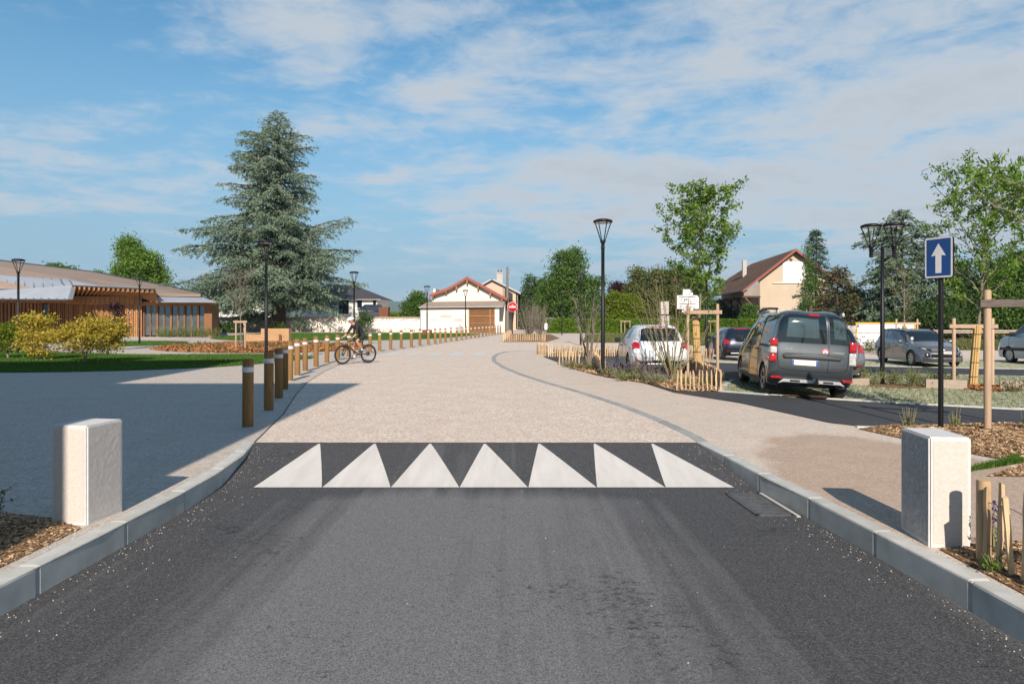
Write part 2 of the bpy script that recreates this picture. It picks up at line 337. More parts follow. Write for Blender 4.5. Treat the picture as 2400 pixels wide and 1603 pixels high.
def road_paint():
    m, nt, bs, out = new_mat('road_paint_scuffed'); v = coordn(nt)
    c = rampn(nt, noisen(nt, coordn(nt, (4, 0.6, 1)), 2.0, 6, 0.6), [(0.3, (0.66, 0.63, 0.60)), (0.7, (0.55, 0.52, 0.49))])
    g = noisen(nt, v, 75, 5, 0.85); t = noisen(nt, coordn(nt, (6, 0.3, 1), rot=(0, 0, R(-4))), 1.2, 4, 0.6)
    c = mixn(nt, rampn(nt, mathn(nt, 'ADD', mathn(nt, 'MULTIPLY', g, 0.75), mathn(nt, 'MULTIPLY', t, 0.3)), [(0.62, (0, 0, 0)), (0.74, (0.55, 0.55, 0.55))]), c, (0.16, 0.155, 0.15))
    nt.links.new(c, bs.inputs['Base Color']); bs.inputs['Roughness'].default_value = 0.75; bumpn(nt, bs, g, 0.3, 0.004); MT['paint_white'] = m
road_paint()
MT['paint_worn'] = mat('worn_paint', (0.62, 0.61, 0.58), (0.50, 0.46, 0.41), 6, 0.8)
MT['stone'] = mat('bush_hammered_stone', (0.60, 0.56, 0.52), (0.52, 0.47, 0.43), 45, 0.9, spec=0.2, bump=0.5, bscale=150, bdist=0.004)
MT['stone_rough'] = mat('split_stone', (0.56, 0.53, 0.51), (0.42, 0.40, 0.385), 25, 0.9, spec=0.2, bump=1.0, bscale=60, bdist=0.02)
MT['stone_edge'] = mat('sawn_stone', (0.62, 0.61, 0.60), (0.55, 0.54, 0.53), 20, 0.8, spec=0.2)
wood('bollard_wood', (0.29, 0.165, 0.062), (0.185, 0.098, 0.034))
wood('pale_wood', (0.62, 0.45, 0.28), (0.44, 0.29, 0.165), (30, 30, 2), 0.22)
wood('stake_wood', (0.50, 0.36, 0.25), (0.36, 0.25, 0.165), (16, 16, 1), 0.12)
wood('stake_wood_dark', (0.17, 0.135, 0.12), (0.085, 0.07, 0.065), (2.0, 16, 16), 0.1)
wood('sleeper_wood', (0.46, 0.38, 0.30), (0.33, 0.26, 0.20), (2, 12, 12), 0.1)
wood('bench_wood', (0.50, 0.31, 0.17), (0.36, 0.205, 0.10), (1.5, 10, 10), 0.08)
wood('larch', (0.30, 0.150, 0.070), (0.19, 0.088, 0.040), (12, 12, 0.7), 0.22)
wood('larch_light', (0.40, 0.205, 0.092), (0.27, 0.128, 0.055), (12, 12, 0.7), 0.14)
wood('bark_grey', (0.26, 0.225, 0.18), (0.15, 0.125, 0.10), (14, 14, 3), 0.1)
wood('bark_dark', (0.10, 0.065, 0.045), (0.045, 0.030, 0.022), (6, 6, 1.5), 0.0)
wood('stem_green', (0.30, 0.27, 0.15), (0.18, 0.155, 0.085), (16, 16, 3), 0.15)
wood('reed_wrap', (0.62, 0.43, 0.19), (0.42, 0.26, 0.10), (60, 60, 0.5), 0.0)
MT['white_band'] = mat('reflective_band', (0.66, 0.66, 0.68), (0.55, 0.55, 0.58), 12, 0.45)
MT['black_metal'] = mat('black_powder_coat', (0.006, 0.0065, 0.008), (0.009, 0.0095, 0.011), 30, 0.42, spec=0.28)
MT['galv'] = mat('galvanised', (0.42, 0.43, 0.45), (0.32, 0.33, 0.35), 20, 0.45, metal=0.6)
MT['iron'] = mat('cast_iron', (0.13, 0.135, 0.14), (0.07, 0.072, 0.076), 20, 0.55, metal=0.3, bump=0.3, bscale=80)
MT['rust'] = mat('corten', (0.22, 0.085, 0.04), (0.12, 0.045, 0.025), 6, 0.85)
MT['lens'] = mat('lamp_lens', (0.75, 0.77, 0.80), None, 5, 0.2)
MT['wire'] = mat('fence_wire', (0.25, 0.25, 0.26), None, 5, 0.5, metal=0.7)
MT['zinc'] = mat('zinc_roof', (0.40, 0.43, 0.47), (0.33, 0.36, 0.40), 0.7, 0.5, spec=0.4, metal=0.2)
MT['brown_roof'] = mat('brown_membrane_roof', (0.285, 0.215, 0.17), (0.25, 0.185, 0.145), 0.5, 0.85, stretch=(1, 4, 4))
MT['zinc_dark'] = mat('zinc_seam', (0.24, 0.26, 0.29), None, 2, 0.5, metal=0.2)
MT['hall_glass'] = mat('reflective_glazing', (0.16, 0.18, 0.19), None, 3, 0.03, spec=0.8, metal=0.55)
MT['anthracite'] = mat('anthracite_trim', (0.035, 0.045, 0.058), None, 4, 0.5)
MT['cream'] = mat('cream_render', (0.74, 0.70, 0.63), (0.68, 0.63, 0.56), 0.6, 0.9, spec=0.15)
MT['cream_pinkish'] = mat('pink_render', (0.60, 0.46, 0.36), (0.54, 0.41, 0.32), 0.6, 0.9, spec=0.15)
MT['beige_render'] = mat('beige_render', (0.54, 0.44, 0.335), (0.49, 0.40, 0.30), 0.5, 0.9, spec=0.15)
MT['grey_shade_render'] = mat('grey_shade_render', (0.34, 0.29, 0.24), (0.25, 0.215, 0.18), 0.9, 0.9, spec=0.15)  # grey render tone, also standing for the barn's shaded side
MT['white_render'] = mat('white_render', (0.70, 0.69, 0.67), (0.64, 0.63, 0.61), 0.6, 0.9, spec=0.15)
MT['tile_red'] = mat('red_fascia_paint', (0.32, 0.085, 0.06), (0.25, 0.07, 0.052), 4, 0.7)
MT['tile_brown'] = mat('brown_clay_tiles', (0.23, 0.135, 0.088), (0.075, 0.046, 0.034), 1.6, 0.9, spec=0.15, bump=0.8, bscale=7, bdist=0.06, detail=8)
MT['tile_dark'] = mat('dark_tiles', (0.055, 0.055, 0.062), (0.04, 0.04, 0.046), 3, 0.8, bump=0.5, bscale=8)
MT['tile_orange'] = mat('orange_tiles', (0.30, 0.12, 0.07), (0.20, 0.085, 0.05), 3, 0.9, bump=0.6, bscale=8)
MT['fibre_cement'] = mat('corrugated_sheet', (0.40, 0.32, 0.26), (0.34, 0.27, 0.22), 2, 0.85)
MT['dark_timber'] = mat('dark_timber', (0.075, 0.045, 0.035), (0.045, 0.028, 0.022), 5, 0.8)
MT['dark_glass'] = mat('window_glass', (0.012, 0.016, 0.018), None, 3, 0.04, spec=0.7)
MT['white_paint'] = mat('white_board', (0.80, 0.80, 0.80), (0.76, 0.76, 0.77), 2, 0.6)
MT['yellow_paint'] = mat('yellow_trim', (0.70, 0.40, 0.03), None, 2, 0.6)
MT['print_grey'] = mat('printed_lines', (0.10, 0.10, 0.11), None, 5, 0.7)
MT['sign_blue'] = mat('sign_blue', (0.006, 0.050, 0.20), (0.005, 0.042, 0.17), 3, 0.35)
MT['sign_white'] = mat('sign_white', (0.62, 0.63, 0.64), None, 3, 0.4)
MT['sign_red'] = mat('sign_red', (0.62, 0.012, 0.014), None, 3, 0.35)
MT['concrete_post'] = mat('concrete_post', (0.50, 0.46, 0.42), (0.40, 0.37, 0.34), 6, 0.9)
def masonry():
    """old lime-washed wall: smooth centre, bare stones showing along the top and the foot"""
    m, nt, bs, out = new_mat('lime_washed_wall'); v = coordn(nt)
    vo = nd(nt, 'ShaderNodeTexVoronoi', i_Scale=5.5); nt.links.new(v, vo.inputs['Vector']); sp = nd(nt, 'ShaderNodeSeparateColor'); nt.links.new(vo.outputs['Color'], sp.inputs[0])
    st = rampn(nt, sp.outputs[0], [(0.0, (0.22, 0.17, 0.13)), (0.3, (0.45, 0.38, 0.30)), (0.6, (0.66, 0.60, 0.52)), (1.0, (0.74, 0.70, 0.64))])
    sx = nd(nt, 'ShaderNodeSeparateXYZ'); nt.links.new(v, sx.inputs[0])
    d = mathn(nt, 'ABSOLUTE', mathn(nt, 'SUBTRACT', sx.outputs[2], 1.0)); d = mathn(nt, 'ADD', d, mathn(nt, 'MULTIPLY', mathn(nt, 'SUBTRACT', noisen(nt, v, 1.2, 4), 0.5), 0.9))
    c = mixn(nt, rampn(nt, d, [(0.42, (0, 0, 0)), (0.62, (0.9, 0.9, 0.9))]), (0.76, 0.71, 0.64), st)
    nt.links.new(c, bs.inputs['Base Color']); bs.inputs['Roughness'].default_value = 0.95; bumpn(nt, bs, vo.outputs['Distance'], 0.4, 0.05); MT['masonry'] = m
masonry()
# ---- foliage
MT['lf_cedar'] = leafmat('cedar_needles', (0.085, 0.135, 0.092), (0.235, 0.305, 0.215), 0.12, 0.7, 0.35)
MT['lf_cedar2'] = leafmat('cedar_needles_green', (0.07, 0.115, 0.068), (0.19, 0.25, 0.16), 0.12, 0.7, 0.35)
MT['lf_spruce'] = leafmat('spruce_needles', (0.028, 0.055, 0.028), (0.075, 0.115, 0.055), 0.1, 0.7)
MT['lf_pine'] = leafmat('pine_needles_brown', (0.05, 0.055, 0.022), (0.135, 0.115, 0.055), 0.1, 0.7)
MT['lf_bright'] = leafmat('bright_leaves', (0.075, 0.155, 0.020), (0.20, 0.32, 0.050), 0.38)
MT['lf_mid'] = leafmat('mid_leaves', (0.045, 0.105, 0.018), (0.135, 0.225, 0.040), 0.35)
MT['lf_dark'] = leafmat('dark_leaves', (0.030, 0.070, 0.020), (0.092, 0.150, 0.042), 0.3)
MT['lf_yellowgreen'] = leafmat('yellowgreen_leaves', (0.09, 0.14, 0.010), (0.23, 0.29, 0.022), 0.4)
MT['lf_olive'] = leafmat('olive_leaves', (0.065, 0.085, 0.022), (0.165, 0.185, 0.055), 0.3)
MT['lf_purple'] = leafmat('purple_leaves', (0.022, 0.010, 0.013), (0.060, 0.022, 0.028), 0.25)
MT['lf_yellow'] = leafmat('yellow_maple_leaves', (0.20, 0.23, 0.012), (0.66, 0.45, 0.085), 0.4, scale=2.2)
MT['lf_hedge'] = leafmat('laurel_leaves', (0.06, 0.13, 0.010), (0.17, 0.27, 0.020), 0.35)
MT['lf_grass'] = leafmat('grass_blades', (0.040, 0.110, 0.014), (0.105, 0.195, 0.030), 0.3, scale=0.6)
MT['lf_grass_dry'] = leafmat('dry_grass_blades', (0.09, 0.11, 0.03), (0.20, 0.19, 0.07), 0.3)
MT['lf_shrub'] = leafmat('shrub_leaves', (0.075, 0.125, 0.030), (0.19, 0.25, 0.075), 0.35)
MT['lf_grey'] = leafmat('grey_green_leaves', (0.10, 0.13, 0.075), (0.22, 0.25, 0.15), 0.3)
MT['lf_salvia'] = leafmat('salvia_flowers', (0.055, 0.030, 0.13), (0.15, 0.085, 0.26), 0.3)
MT['lf_pinkfl'] = leafmat('pink_flowers', (0.40, 0.10, 0.18), (0.55, 0.2, 0.3), 0.3)
MT['chips'] = leafmat('bark_chips', (0.20, 0.11, 0.055), (0.60, 0.42, 0.25), 0.0, 0.85)
MT['chips_red'] = leafmat('red_bark_chips', (0.16, 0.07, 0.03), (0.48, 0.24, 0.10), 0.0, 0.85)
MT['pebble'] = leafmat('pebbles', (0.35, 0.30, 0.25), (0.72, 0.68, 0.62), 0.0, 0.85)
MT['twig'] = mat('dry_twigs', (0.16, 0.12, 0.085), (0.10, 0.075, 0.055), 8, 0.9)
# ---- vehicles
def paint(name, c, metal=0.35, rough=0.32, flake=0.0):
    MT[name] = mat(name, c, tuple(x * 0.93 for x in c), 3, rough, metal=metal, spec=0.5, coat=0.9); return MT[name]
paint('paint_slate', (0.062, 0.074, 0.085), 0.45, 0.36); paint('paint_offwhite', (0.62, 0.64, 0.67), 0.0, 0.35); paint('paint_navy', (0.012, 0.020, 0.045), 0.3, 0.3)
paint('paint_silver', (0.21, 0.22, 0.235), 0.65, 0.34); paint('paint_steel', (0.24, 0.26, 0.28), 0.55, 0.34); paint('paint_vanwhite', (0.46, 0.53, 0.60), 0.15, 0.35)
MT['car_glass'] = mat('car_glass', (0.012, 0.017, 0.020), None, 3, 0.03, spec=0.8, coat=0.4)
MT['car_glass_light'] = mat('car_glass_seen_through', (0.065, 0.095, 0.102), (0.035, 0.055, 0.06), 2.5, 0.05, spec=0.8, coat=0.4)
MT['car_plastic'] = mat('grey_plastic', (0.028, 0.029, 0.031), None, 30, 0.55)
MT['car_dark'] = mat('wheel_well', (0.008, 0.008, 0.009), None, 10, 0.9)
MT['rubber'] = mat('tyre_rubber', (0.020, 0.020, 0.021), (0.035, 0.033, 0.030), 20, 0.8, bump=0.5, bscale=90)
MT['alloy'] = mat('alloy', (0.52, 0.53, 0.55), (0.42, 0.43, 0.45), 10, 0.32, metal=0.75)
MT['silver_trim'] = mat('silver_trim', (0.50, 0.51, 0.53), None, 10, 0.35, metal=0.4)
MT['red_lens'] = mat('red_lens', (0.48, 0.008, 0.012), (0.30, 0.006, 0.010), 14, 0.12, spec=0.7, coat=0.6)
MT['clear_lens'] = mat('clear_lens', (0.62, 0.60, 0.58), (0.36, 0.36, 0.38), 14, 0.1, spec=0.7, coat=0.6)
MT['plate_white'] = mat('plate_white', (0.80, 0.79, 0.74), None, 3, 0.5)
MT['plate_blue'] = mat('plate_blue', (0.03, 0.10, 0.42), None, 3, 0.5)
MT['black_print'] = mat('black_print', (0.012, 0.012, 0.013), None, 3, 0.6)
MT['pink_sticker'] = mat('pink_sticker', (0.72, 0.16, 0.22), None, 3, 0.5)
# ---- rider
MT['skin'] = mat('skin', (0.50, 0.27, 0.19), (0.44, 0.22, 0.15), 10, 0.6)
MT['jersey'] = mat('black_jersey', (0.012, 0.012, 0.014), (0.022, 0.022, 0.025), 8, 0.8)
MT['sock'] = mat('white_sock', (0.75, 0.75, 0.74), None, 8, 0.9)
MT['shoe'] = mat('dark_shoe', (0.03, 0.035, 0.045), None, 8, 0.6)
MT['helmet'] = mat('helmet_shell', (0.78, 0.80, 0.78), (0.62, 0.72, 0.62), 4, 0.35)
MT['frame_brown'] = mat('bike_frame', (0.10, 0.065, 0.05), None, 8, 0.35, metal=0.4)
# ================================================================== GROUND
def in_poly(pts, poly):
    x, y = pts[:, 0], pts[:, 1]; ins = np.zeros(len(pts), bool); n = len(poly); j = n - 1
    for i in range(n):
        xi, yi = poly[i]; xj, yj = poly[j]
        c = ((yi > y) != (yj > y)) & (x < (xj - xi) * (y - yi) / (yj - yi + 1e-12) + xi); ins ^= c; j = i
    return ins
def hgt_np(p): return -0.05 * np.clip(p[:, 0] - 5.6, 0, 5) * np.clip((p[:, 1] - 9.5) / 2, 0, 1) * np.clip((50 - p[:, 1]) / 15, 0, 1)
def smooth_poly(poly, it=2):
    for _ in range(it):
        q = []
        for i in range(len(poly)):
            a, b = poly[i], poly[(i + 1) % len(poly)]
            q += [(a[0] * .75 + b[0] * .25, a[1] * .75 + b[1] * .25), (a[0] * .25 + b[0] * .75, a[1] * .25 + b[1] * .75)]
        poly = q
    return poly
CUTX = [5.6, 6.6, 7.6, 8.6, 9.6, 10.6]; CUTY = [9.5, 10.0, 10.5, 11.0, 11.5, 35, 38, 41, 44, 47, 50]
def poly_bm(poly, cutx, cuty):
    bm = bmesh.new(); polys = poly if isinstance(poly[0], list) else [poly]; poly = sum(polys, [])
    from mathutils.geometry import tessellate_polygon
    for q in polys:
        vs_ = [bm.verts.new((p[0], p[1], 0)) for p in q]
        for t in tessellate_polygon([[Vector((p[0], p[1], 0)) for p in q]]):
            try: bm.faces.new([vs_[i] for i in t])
            except ValueError: pass
    x0, x1 = min(p[0] for p in poly), max(p[0] for p in poly); y0, y1 = min(p[1] for p in poly), max(p[1] for p in poly)
    for c in cutx:
        if x0 < c < x1: bmesh.ops.bisect_plane(bm, geom=bm.verts[:] + bm.edges[:] + bm.faces[:], plane_co=(c, 0, 0), plane_no=(1, 0, 0))
    for c in cuty:
        if y0 < c < y1: bmesh.ops.bisect_plane(bm, geom=bm.verts[:] + bm.edges[:] + bm.faces[:], plane_co=(0, c, 0), plane_no=(0, 1, 0))
    for f in bm.faces:
        f.normal_update()
        if f.normal.z < 0: f.normal_flip()
    return bm
def sheet(name, poly, z, m, kind='structure', parent=None):
    bm = poly_bm(poly, CUTX, CUTY)
    for v in bm.verts: v.co.z = hgt(v.co.x, v.co.y) + z
    me = bpy.data.meshes.new(name); bm.to_mesh(me); bm.free()
    o = link(name, me, m, parent)
    if kind and not parent: o['kind'] = kind
    return o
def mound(name, poly, z, height, m, step=0.25, seed=1):
    """a heaped bed: rises from its edge, lumpy on top"""
    xs = [p[0] for p in poly]; ys = [p[1] for p in poly]
    bm = poly_bm(poly, list(np.arange(min(xs) + step, max(xs), step)), list(np.arange(min(ys) + step, max(ys), step)))
    E = [(Vector((poly[i][0], poly[i][1])), Vector((poly[(i + 1) % len(poly)][0], poly[(i + 1) % len(poly)][1]))) for i in range(len(poly))]
    r = random.Random(seed)
    for v in bm.verts:
        p = Vector((v.co.x, v.co.y)); d = 1e9
        for a, b in E:
            t = cl((p - a).dot(b - a) / max((b - a).length_squared, 1e-9)); d = min(d, (p - a - (b - a) * t).length)
        k = 1 - math.exp(-d / 0.3)
        v.co.z = hgt(p.x, p.y) + z + k * height * (0.7 + 0.3 * math.sin(p.x * 3.1 + seed) * math.cos(p.y * 2.7) + r.uniform(-0.25, 0.25))
    me = bpy.data.meshes.new(name); bm.to_mesh(me); bm.free(); me.polygons.foreach_set('use_smooth', [True] * len(me.polygons))
    o = link(name, me, m); o['kind'] = 'structure'; return o
def sample_poly(poly, n, rs):
    a = np.array(poly); lo, hi = a.min(0), a.max(0); out = []
    while sum(len(o) for o in out) < n:
        p = rs.uniform(lo, hi, (n * 2, 2)); out.append(p[in_poly(p, poly)])
    return np.concatenate(out)[:n]
def blades(name, poly, n, h, w, m, z=0.0, seed=1, lean=0.5, label=None, cat='grass'):
    """n grass blades, each one bent triangle pair"""
    rs = np.random.RandomState(seed); p = sample_poly(poly, n, rs); zz = hgt_np(p) + z
    a = rs.uniform(0, 2 * np.pi, n); H = h * rs.uniform(0.5, 1.25, n); b = rs.uniform(0, 2 * np.pi, n); L = H * rs.uniform(0.1, lean, n)
    dx, dy = np.cos(a) * w / 2, np.sin(a) * w / 2
    V = np.empty((n, 3, 3)); V[:, 0] = np.stack([p[:, 0] - dx, p[:, 1] - dy, zz], 1); V[:, 1] = np.stack([p[:, 0] + dx, p[:, 1] + dy, zz], 1)
    V[:, 2] = np.stack([p[:, 0] + np.cos(b) * L, p[:, 1] + np.sin(b) * L, zz + H], 1)
    o = link(name, npmesh(name, V.reshape(-1, 3), np.arange(3 * n).reshape(n, 3)), m)
    return tag(o, label, cat, None, 'stuff')
def chips(name, poly, n, size, m, z=0.0, height=0.0, seed=1, label=None, cat='mulch', flat=0.5, surf=None):
    """loose flat flakes lying at all angles"""
    rs = np.random.RandomState(seed); p = sample_poly(poly, n, rs)
    zz = hgt_np(p) + z
    if surf is not None:
        from mathutils.bvhtree import BVHTree
        bt = BVHTree.FromObject(surf, bpy.context.evaluated_depsgraph_get())
        for i in range(n):
            hit = bt.ray_cast(Vector((p[i, 0], p[i, 1], 5)), Vector((0, 0, -1)))
            if hit[0] is not None: zz[i] = hit[0].z + size * 0.15
    L = size * rs.uniform(0.5, 1.6, n); Wd = L * rs.uniform(0.25, 0.7, n); a = rs.uniform(0, 2 * np.pi, n)
    u = np.stack([np.cos(a), np.sin(a), rs.normal(0, flat * 0.5, n)], 1); v = np.stack([-np.sin(a), np.cos(a), rs.normal(0, flat, n)], 1)
    c = np.stack([p[:, 0], p[:, 1], zz], 1)
    V = np.stack([c - u * L[:, None] / 2 - v * Wd[:, None] / 2, c + u * L[:, None] / 2 - v * Wd[:, None] * .4, c + u * L[:, None] * .4 + v * Wd[:, None] / 2, c - u * L[:, None] / 2 + v * Wd[:, None] * .45], 1)
    o = link(name, npmesh(name, V.reshape(-1, 3), np.arange(4 * n).reshape(n, 4)), m)
    return tag(o, label, cat, None, 'stuff')
def pebbles(name, pos, size, m, label, seed=3):
    rs = np.random.RandomState(seed); n = len(pos); s = size * rs.uniform(0.4, 1.4, (n, 1, 1)) * rs.uniform(0.7, 1.3, (n, 6, 1))
    oc = np.array([[1, 0, 0], [0, 1, 0], [-1, 0, 0], [0, -1, 0], [0, 0, 0.7], [0, 0, -0.5]], float)[None] * s
    V = oc + np.asarray(pos)[:, None, :]
    f = np.array([[0, 1, 4], [1, 2, 4], [2, 3, 4], [3, 0, 4], [1, 0, 5], [2, 1, 5], [3, 2, 5], [0, 3, 5]])
    F = (f[None] + 6 * np.arange(n)[:, None, None]).reshape(-1, 3)
    return tag(link(name, npmesh(name, V.reshape(-1, 3), F), m), label, 'gravel', None, 'stuff')

KR = [(2.95, -40), (2.95, 2.0), (2.91, 3.88), (2.885, 4.31), (2.815, 5.28), (2.745, 6.23), (2.645, 7.14), (2.58, 8.18), (2.49, 9.17)]          # right kerb, road edge
KR2 = [(2.49, 9.17), (2.48, 9.7), (2.33, 11.2), (2.04, 13.0), (1.52, 15.3), (0.86, 17.7), (0.2, 20.5), (-0.37, 23.6), (-0.80, 27.2), (-0.90, 30.2), (-0.78, 33.2), (-0.35, 35.6), (0.5, 36.6), (1.88, 36.8)]
KL = [(-3.20, -40), (-3.20, 2.0), (-3.17, 4.2), (-3.14, 5.16), (-3.13, 6.4), (-3.16, 7.3), (-3.27, 8.3), (-3.46, 9.17)]                       # left kerb, road edge
CL = [(-3.46, 9.17), (-4.0, 11.95), (-4.75, 15), (-5.4, 18), (-5.95, 21.5), (-6.45, 26), (-6.6, 32), (-6.0, 38), (-5.2, 44), (-4.4, 50), (-2.8, 62), (-0.8, 79), (0.3, 95)]
RZ = -0.18
# the land, to the horizon
bm = bmesh.new(); bmesh.ops.create_grid(bm, x_segments=2, y_segments=2, size=9000)
me = bpy.data.meshes.new('ground'); bm.to_mesh(me); bm.free(); o = link('ground', me, MT['ground'], loc=(0, 3000, -0.6)); o['kind'] = 'structure'
# paved square (base sheet of everything at plaza level)
sheet('pavement', [[(-200, -40)] + KL + [(-3.46, 240), (-200, 240)], [(-3.46, 9.17), (2.49, 9.17), (2.49, 240), (-3.46, 240)], KR + [(2.49, 240), (200, 240), (200, -40)]], 0.0, MT['pave_fine'])
# road with its ramp
mb = MB(); rows = [(-40, RZ), (2.0, RZ), (5.0, RZ), (7.2, RZ), (7.5, RZ + 0.012), (9.05, -0.006), (9.20, 0.002)]
def lerp_line(L, y):
    for a, b in zip(L, L[1:]):
        if a[1] <= y <= b[1]: return a[0] + (b[0] - a[0]) * (y - a[1]) / (b[1] - a[1])
    return L[-1][0]
vv = []
for y, z in rows:
    xl, xr = lerp_line(KL, min(y, 9.17)) - 0.06, lerp_line(KR, min(y, 9.17)) + 0.06
    vv += [(xl + (xr - xl) * k / 6, y, z) for k in range(7)]
mb.add(vv, [(r * 7 + k, r * 7 + k + 1, (r + 1) * 7 + k + 1, (r + 1) * 7 + k) for r in range(len(rows) - 1) for k in range(6)])
road = mb.build('road', MT['asphalt_road']); road['kind'] = 'structure'
def road_z(y):
    for a, b in zip(rows, rows[1:]):
        if a[0] <= y <= b[0]: return a[1] + (b[1] - a[1]) * (y - a[0]) / (b[0] - a[0])
    return 0.0
# white teeth on the ramp
tips = [-2.57, -1.83, -1.09, -0.363, 0.363, 1.10, 1.868]; y0t, y1t = 7.42, 9.1
for i, tx in enumerate(tips):
    b0 = -2.84 + i * 0.747 + 0.03; b1 = b0 + 0.742; mb = MB(); V = []; n = 8
    for k in range(n + 1):
        t = k / n; y = y0t + (y1t - y0t) * t; e = t ** 1.04
        xl = b0 + (tx - 0.012 - b0) * e; xr = b1 + (tx + 0.012 - b1) * e
        V += [(xl, y, road_z(y) + 0.005), (xr, y, road_z(y) + 0.005)]
    mb.add(V, [(2 * k, 2 * k + 1, 2 * k + 3, 2 * k + 2) for k in range(n)])
    mb.build('painted_tooth', MT['paint_white'], road)
# coarse shared surface
plaza = sheet('shared_street', CL[::-1][::-1] + [(1.2, 95), (-0.9, 60), (-1.1, 50.6), (2.7, 50.6), (9, 47), (9, 38.2)] + KR2[::-1], 0.006, MT['pave_coarse'])
for x in (-6.05, -5.0, -3.99, -2.94, -1.85):
    sheet('crossing_bar', [(x, 31.0), (x + 0.6, 31.0), (x + 0.58, 34.7), (x - 0.02, 34.7)], 0.011, MT['paint_worn'], parent=plaza)
# thin dark joint between footway and street on the left
mb = MB()
for a, b in zip(CL[:8], CL[1:9]):
    d = (Vector(b) - Vector(a)).normalized(); n = Vector((-d.y, d.x)) * 0.009
    mb.add([(a[0] - n.x, a[1] - n.y, 0.0105), (b[0] - n.x, b[1] - n.y, 0.0105), (b[0] + n.x, b[1] + n.y, 0.0105), (a[0] + n.x, a[1] + n.y, 0.0105)], [(0, 1, 2, 3)])
o = mb.build('expansion_joint', MT['car_dark'], plaza)
# left footway
sheet('left_footway', [(-60, -40)] + KL + CL[1:] + [(-60, 95)], 0.003, MT['pave_left'])

# ---- kerbs: separate stones with mortar joints
def resample(L, step):
    P_ = [Vector(p) for p in L]; out = [P_[0]]; acc = 0.0
    for a, b in zip(P_, P_[1:]):
        seg = (b - a).length; t = step - acc
        while t <= seg: out.append(a + (b - a) * (t / seg)); t += step
        acc = (acc + seg) % step
    return out
def kerb(name, L, side, wdt, top, bottom, step, label, bev=0.02, m='kerb'):
    root = empty(name, (L[0][0], L[0][1], 0)); root['kind'] = 'structure'
    pts = resample(L, step)
    if (Vector(L[-1]) - pts[-1]).length > 0.08: pts.append(Vector(L[-1]))
    for a, b in zip(pts, pts[1:]):
        d = b - a; ln = d.length; ang = math.atan2(d.y, d.x); n = Vector((-d.y, d.x)).normalized() * side
        c = (a + b) / 2 + n * wdt / 2; h = top - bottom
        mb = MB(); mb.bbox((0, 0, 0), (ln - 0.010, wdt, h), bev)
        mb.build('kerb_stone', MT[m], root, loc=(c.x - L[0][0], c.y - L[0][1], (top + bottom) / 2), rot=(0, 0, ang))
        mb = MB(); mb.box((0, 0, 0), (0.012, wdt - 0.012, h - 0.012)); e = b + n * wdt / 2
        mb.build('mortar_joint', MT['joint'], root, loc=(e.x - L[0][0], e.y - L[0][1], (top + bottom) / 2), rot=(0, 0, ang))
    return root
kr = [(2.93, 0.3)] + KR[2:]
kerb('kerb', kr, -1, 0.15, 0.013, -0.32, 1.0, None)
kerb('kerb', [(-3.20, 0.55)] + KL[2:], 1, 0.15, 0.013, -0.32, 1.0, None)
kerb('flush_kerb', KR2, -1, 0.17, 0.012, -0.1, 0.5, None, 0.004, 'kerb_flush')
# ---- gully grate in the road by the right kerb
g = empty('gully_grate', (2.44, 6.78, RZ), R(3), 'black cast-iron gully grate in the asphalt against the right kerb', 'drain grate')
mb = MB(); mb.box((0, 0.39, 0.004), (0.36, 0.03, 0.02)).box((0, -0.39, 0.004), (0.36, 0.03, 0.02)).box((-0.165, 0, 0.004), (0.03, 0.81, 0.02)).box((0.165, 0, 0.004), (0.03, 0.81, 0.02)); mb.build('grate_frame', MT['iron'], g)
mb = MB(); mb.box((0, 0, -0.002), (0.32, 0.76, 0.01)); mb.build('gully_pit', MT['car_dark'], g)
for k in range(15):
    mb = MB(); mb.box((0, -0.35 + k * 0.05, 0.008), (0.31, 0.032, 0.012)); mb.build('grate_bar', MT['iron'], g)
mb = MB(); mb.box((0.20, -0.02, 0.004), (0.035, 0.86, 0.016)); mb.build('concrete_surround', MT['joint'], g)

# ---- car park
lot_edge = [(5.4, 10.56), (5.08, 10.95), (4.53, 13.5), (3.67, 15.5), (3.41, 18.2), (2.81, 19.6), (2.06, 23.6), (1.6, 28.4), (1.4, 30.5)]
lot = sheet('car_park', lot_edge + [(1.6, 31.2), (9, 31.2), (60, 31.2), (60, 10.3), (12, 10.3)], 0.012, MT['asphalt_lot'])
a1 = [G(1690, 919), G(1815, 929), G(2093, 946), G(2400, 961)]; dd = Vector(a1[-1]) - Vector(a1[-2]); a1.append((a1[-1][0] + dd.x * 2, a1[-1][1] + dd.y * 1.2))
a2 = [G(1755, 868), G(1900, 872), G(2020, 876), G(2277, 881), G(2400, 884)]; dd = Vector(a2[-1]) - Vector(a2[-3]); a2.append((a2[-1][0] + dd.x * 2, a2[-1][1] + dd.y * 2))
bay1 = a1 + a2[::-1] + [G(1700, 890)]
b1_ = [G(1655, 849), G(1800, 853), G(2020, 858.5), G(2277, 864), G(2400, 866)]; dd = Vector(b1_[-1]) - Vector(b1_[-3]); b1_.append((b1_[-1][0] + dd.x * 2, b1_[-1][1] + dd.y * 2))
bay2 = b1_ + [(44, 31.15), (5.9, 31.15)]
bay3 = [G(1415, 878), G(1560, 893), G(1612, 880), G(1600, 862), G(1450, 860)]
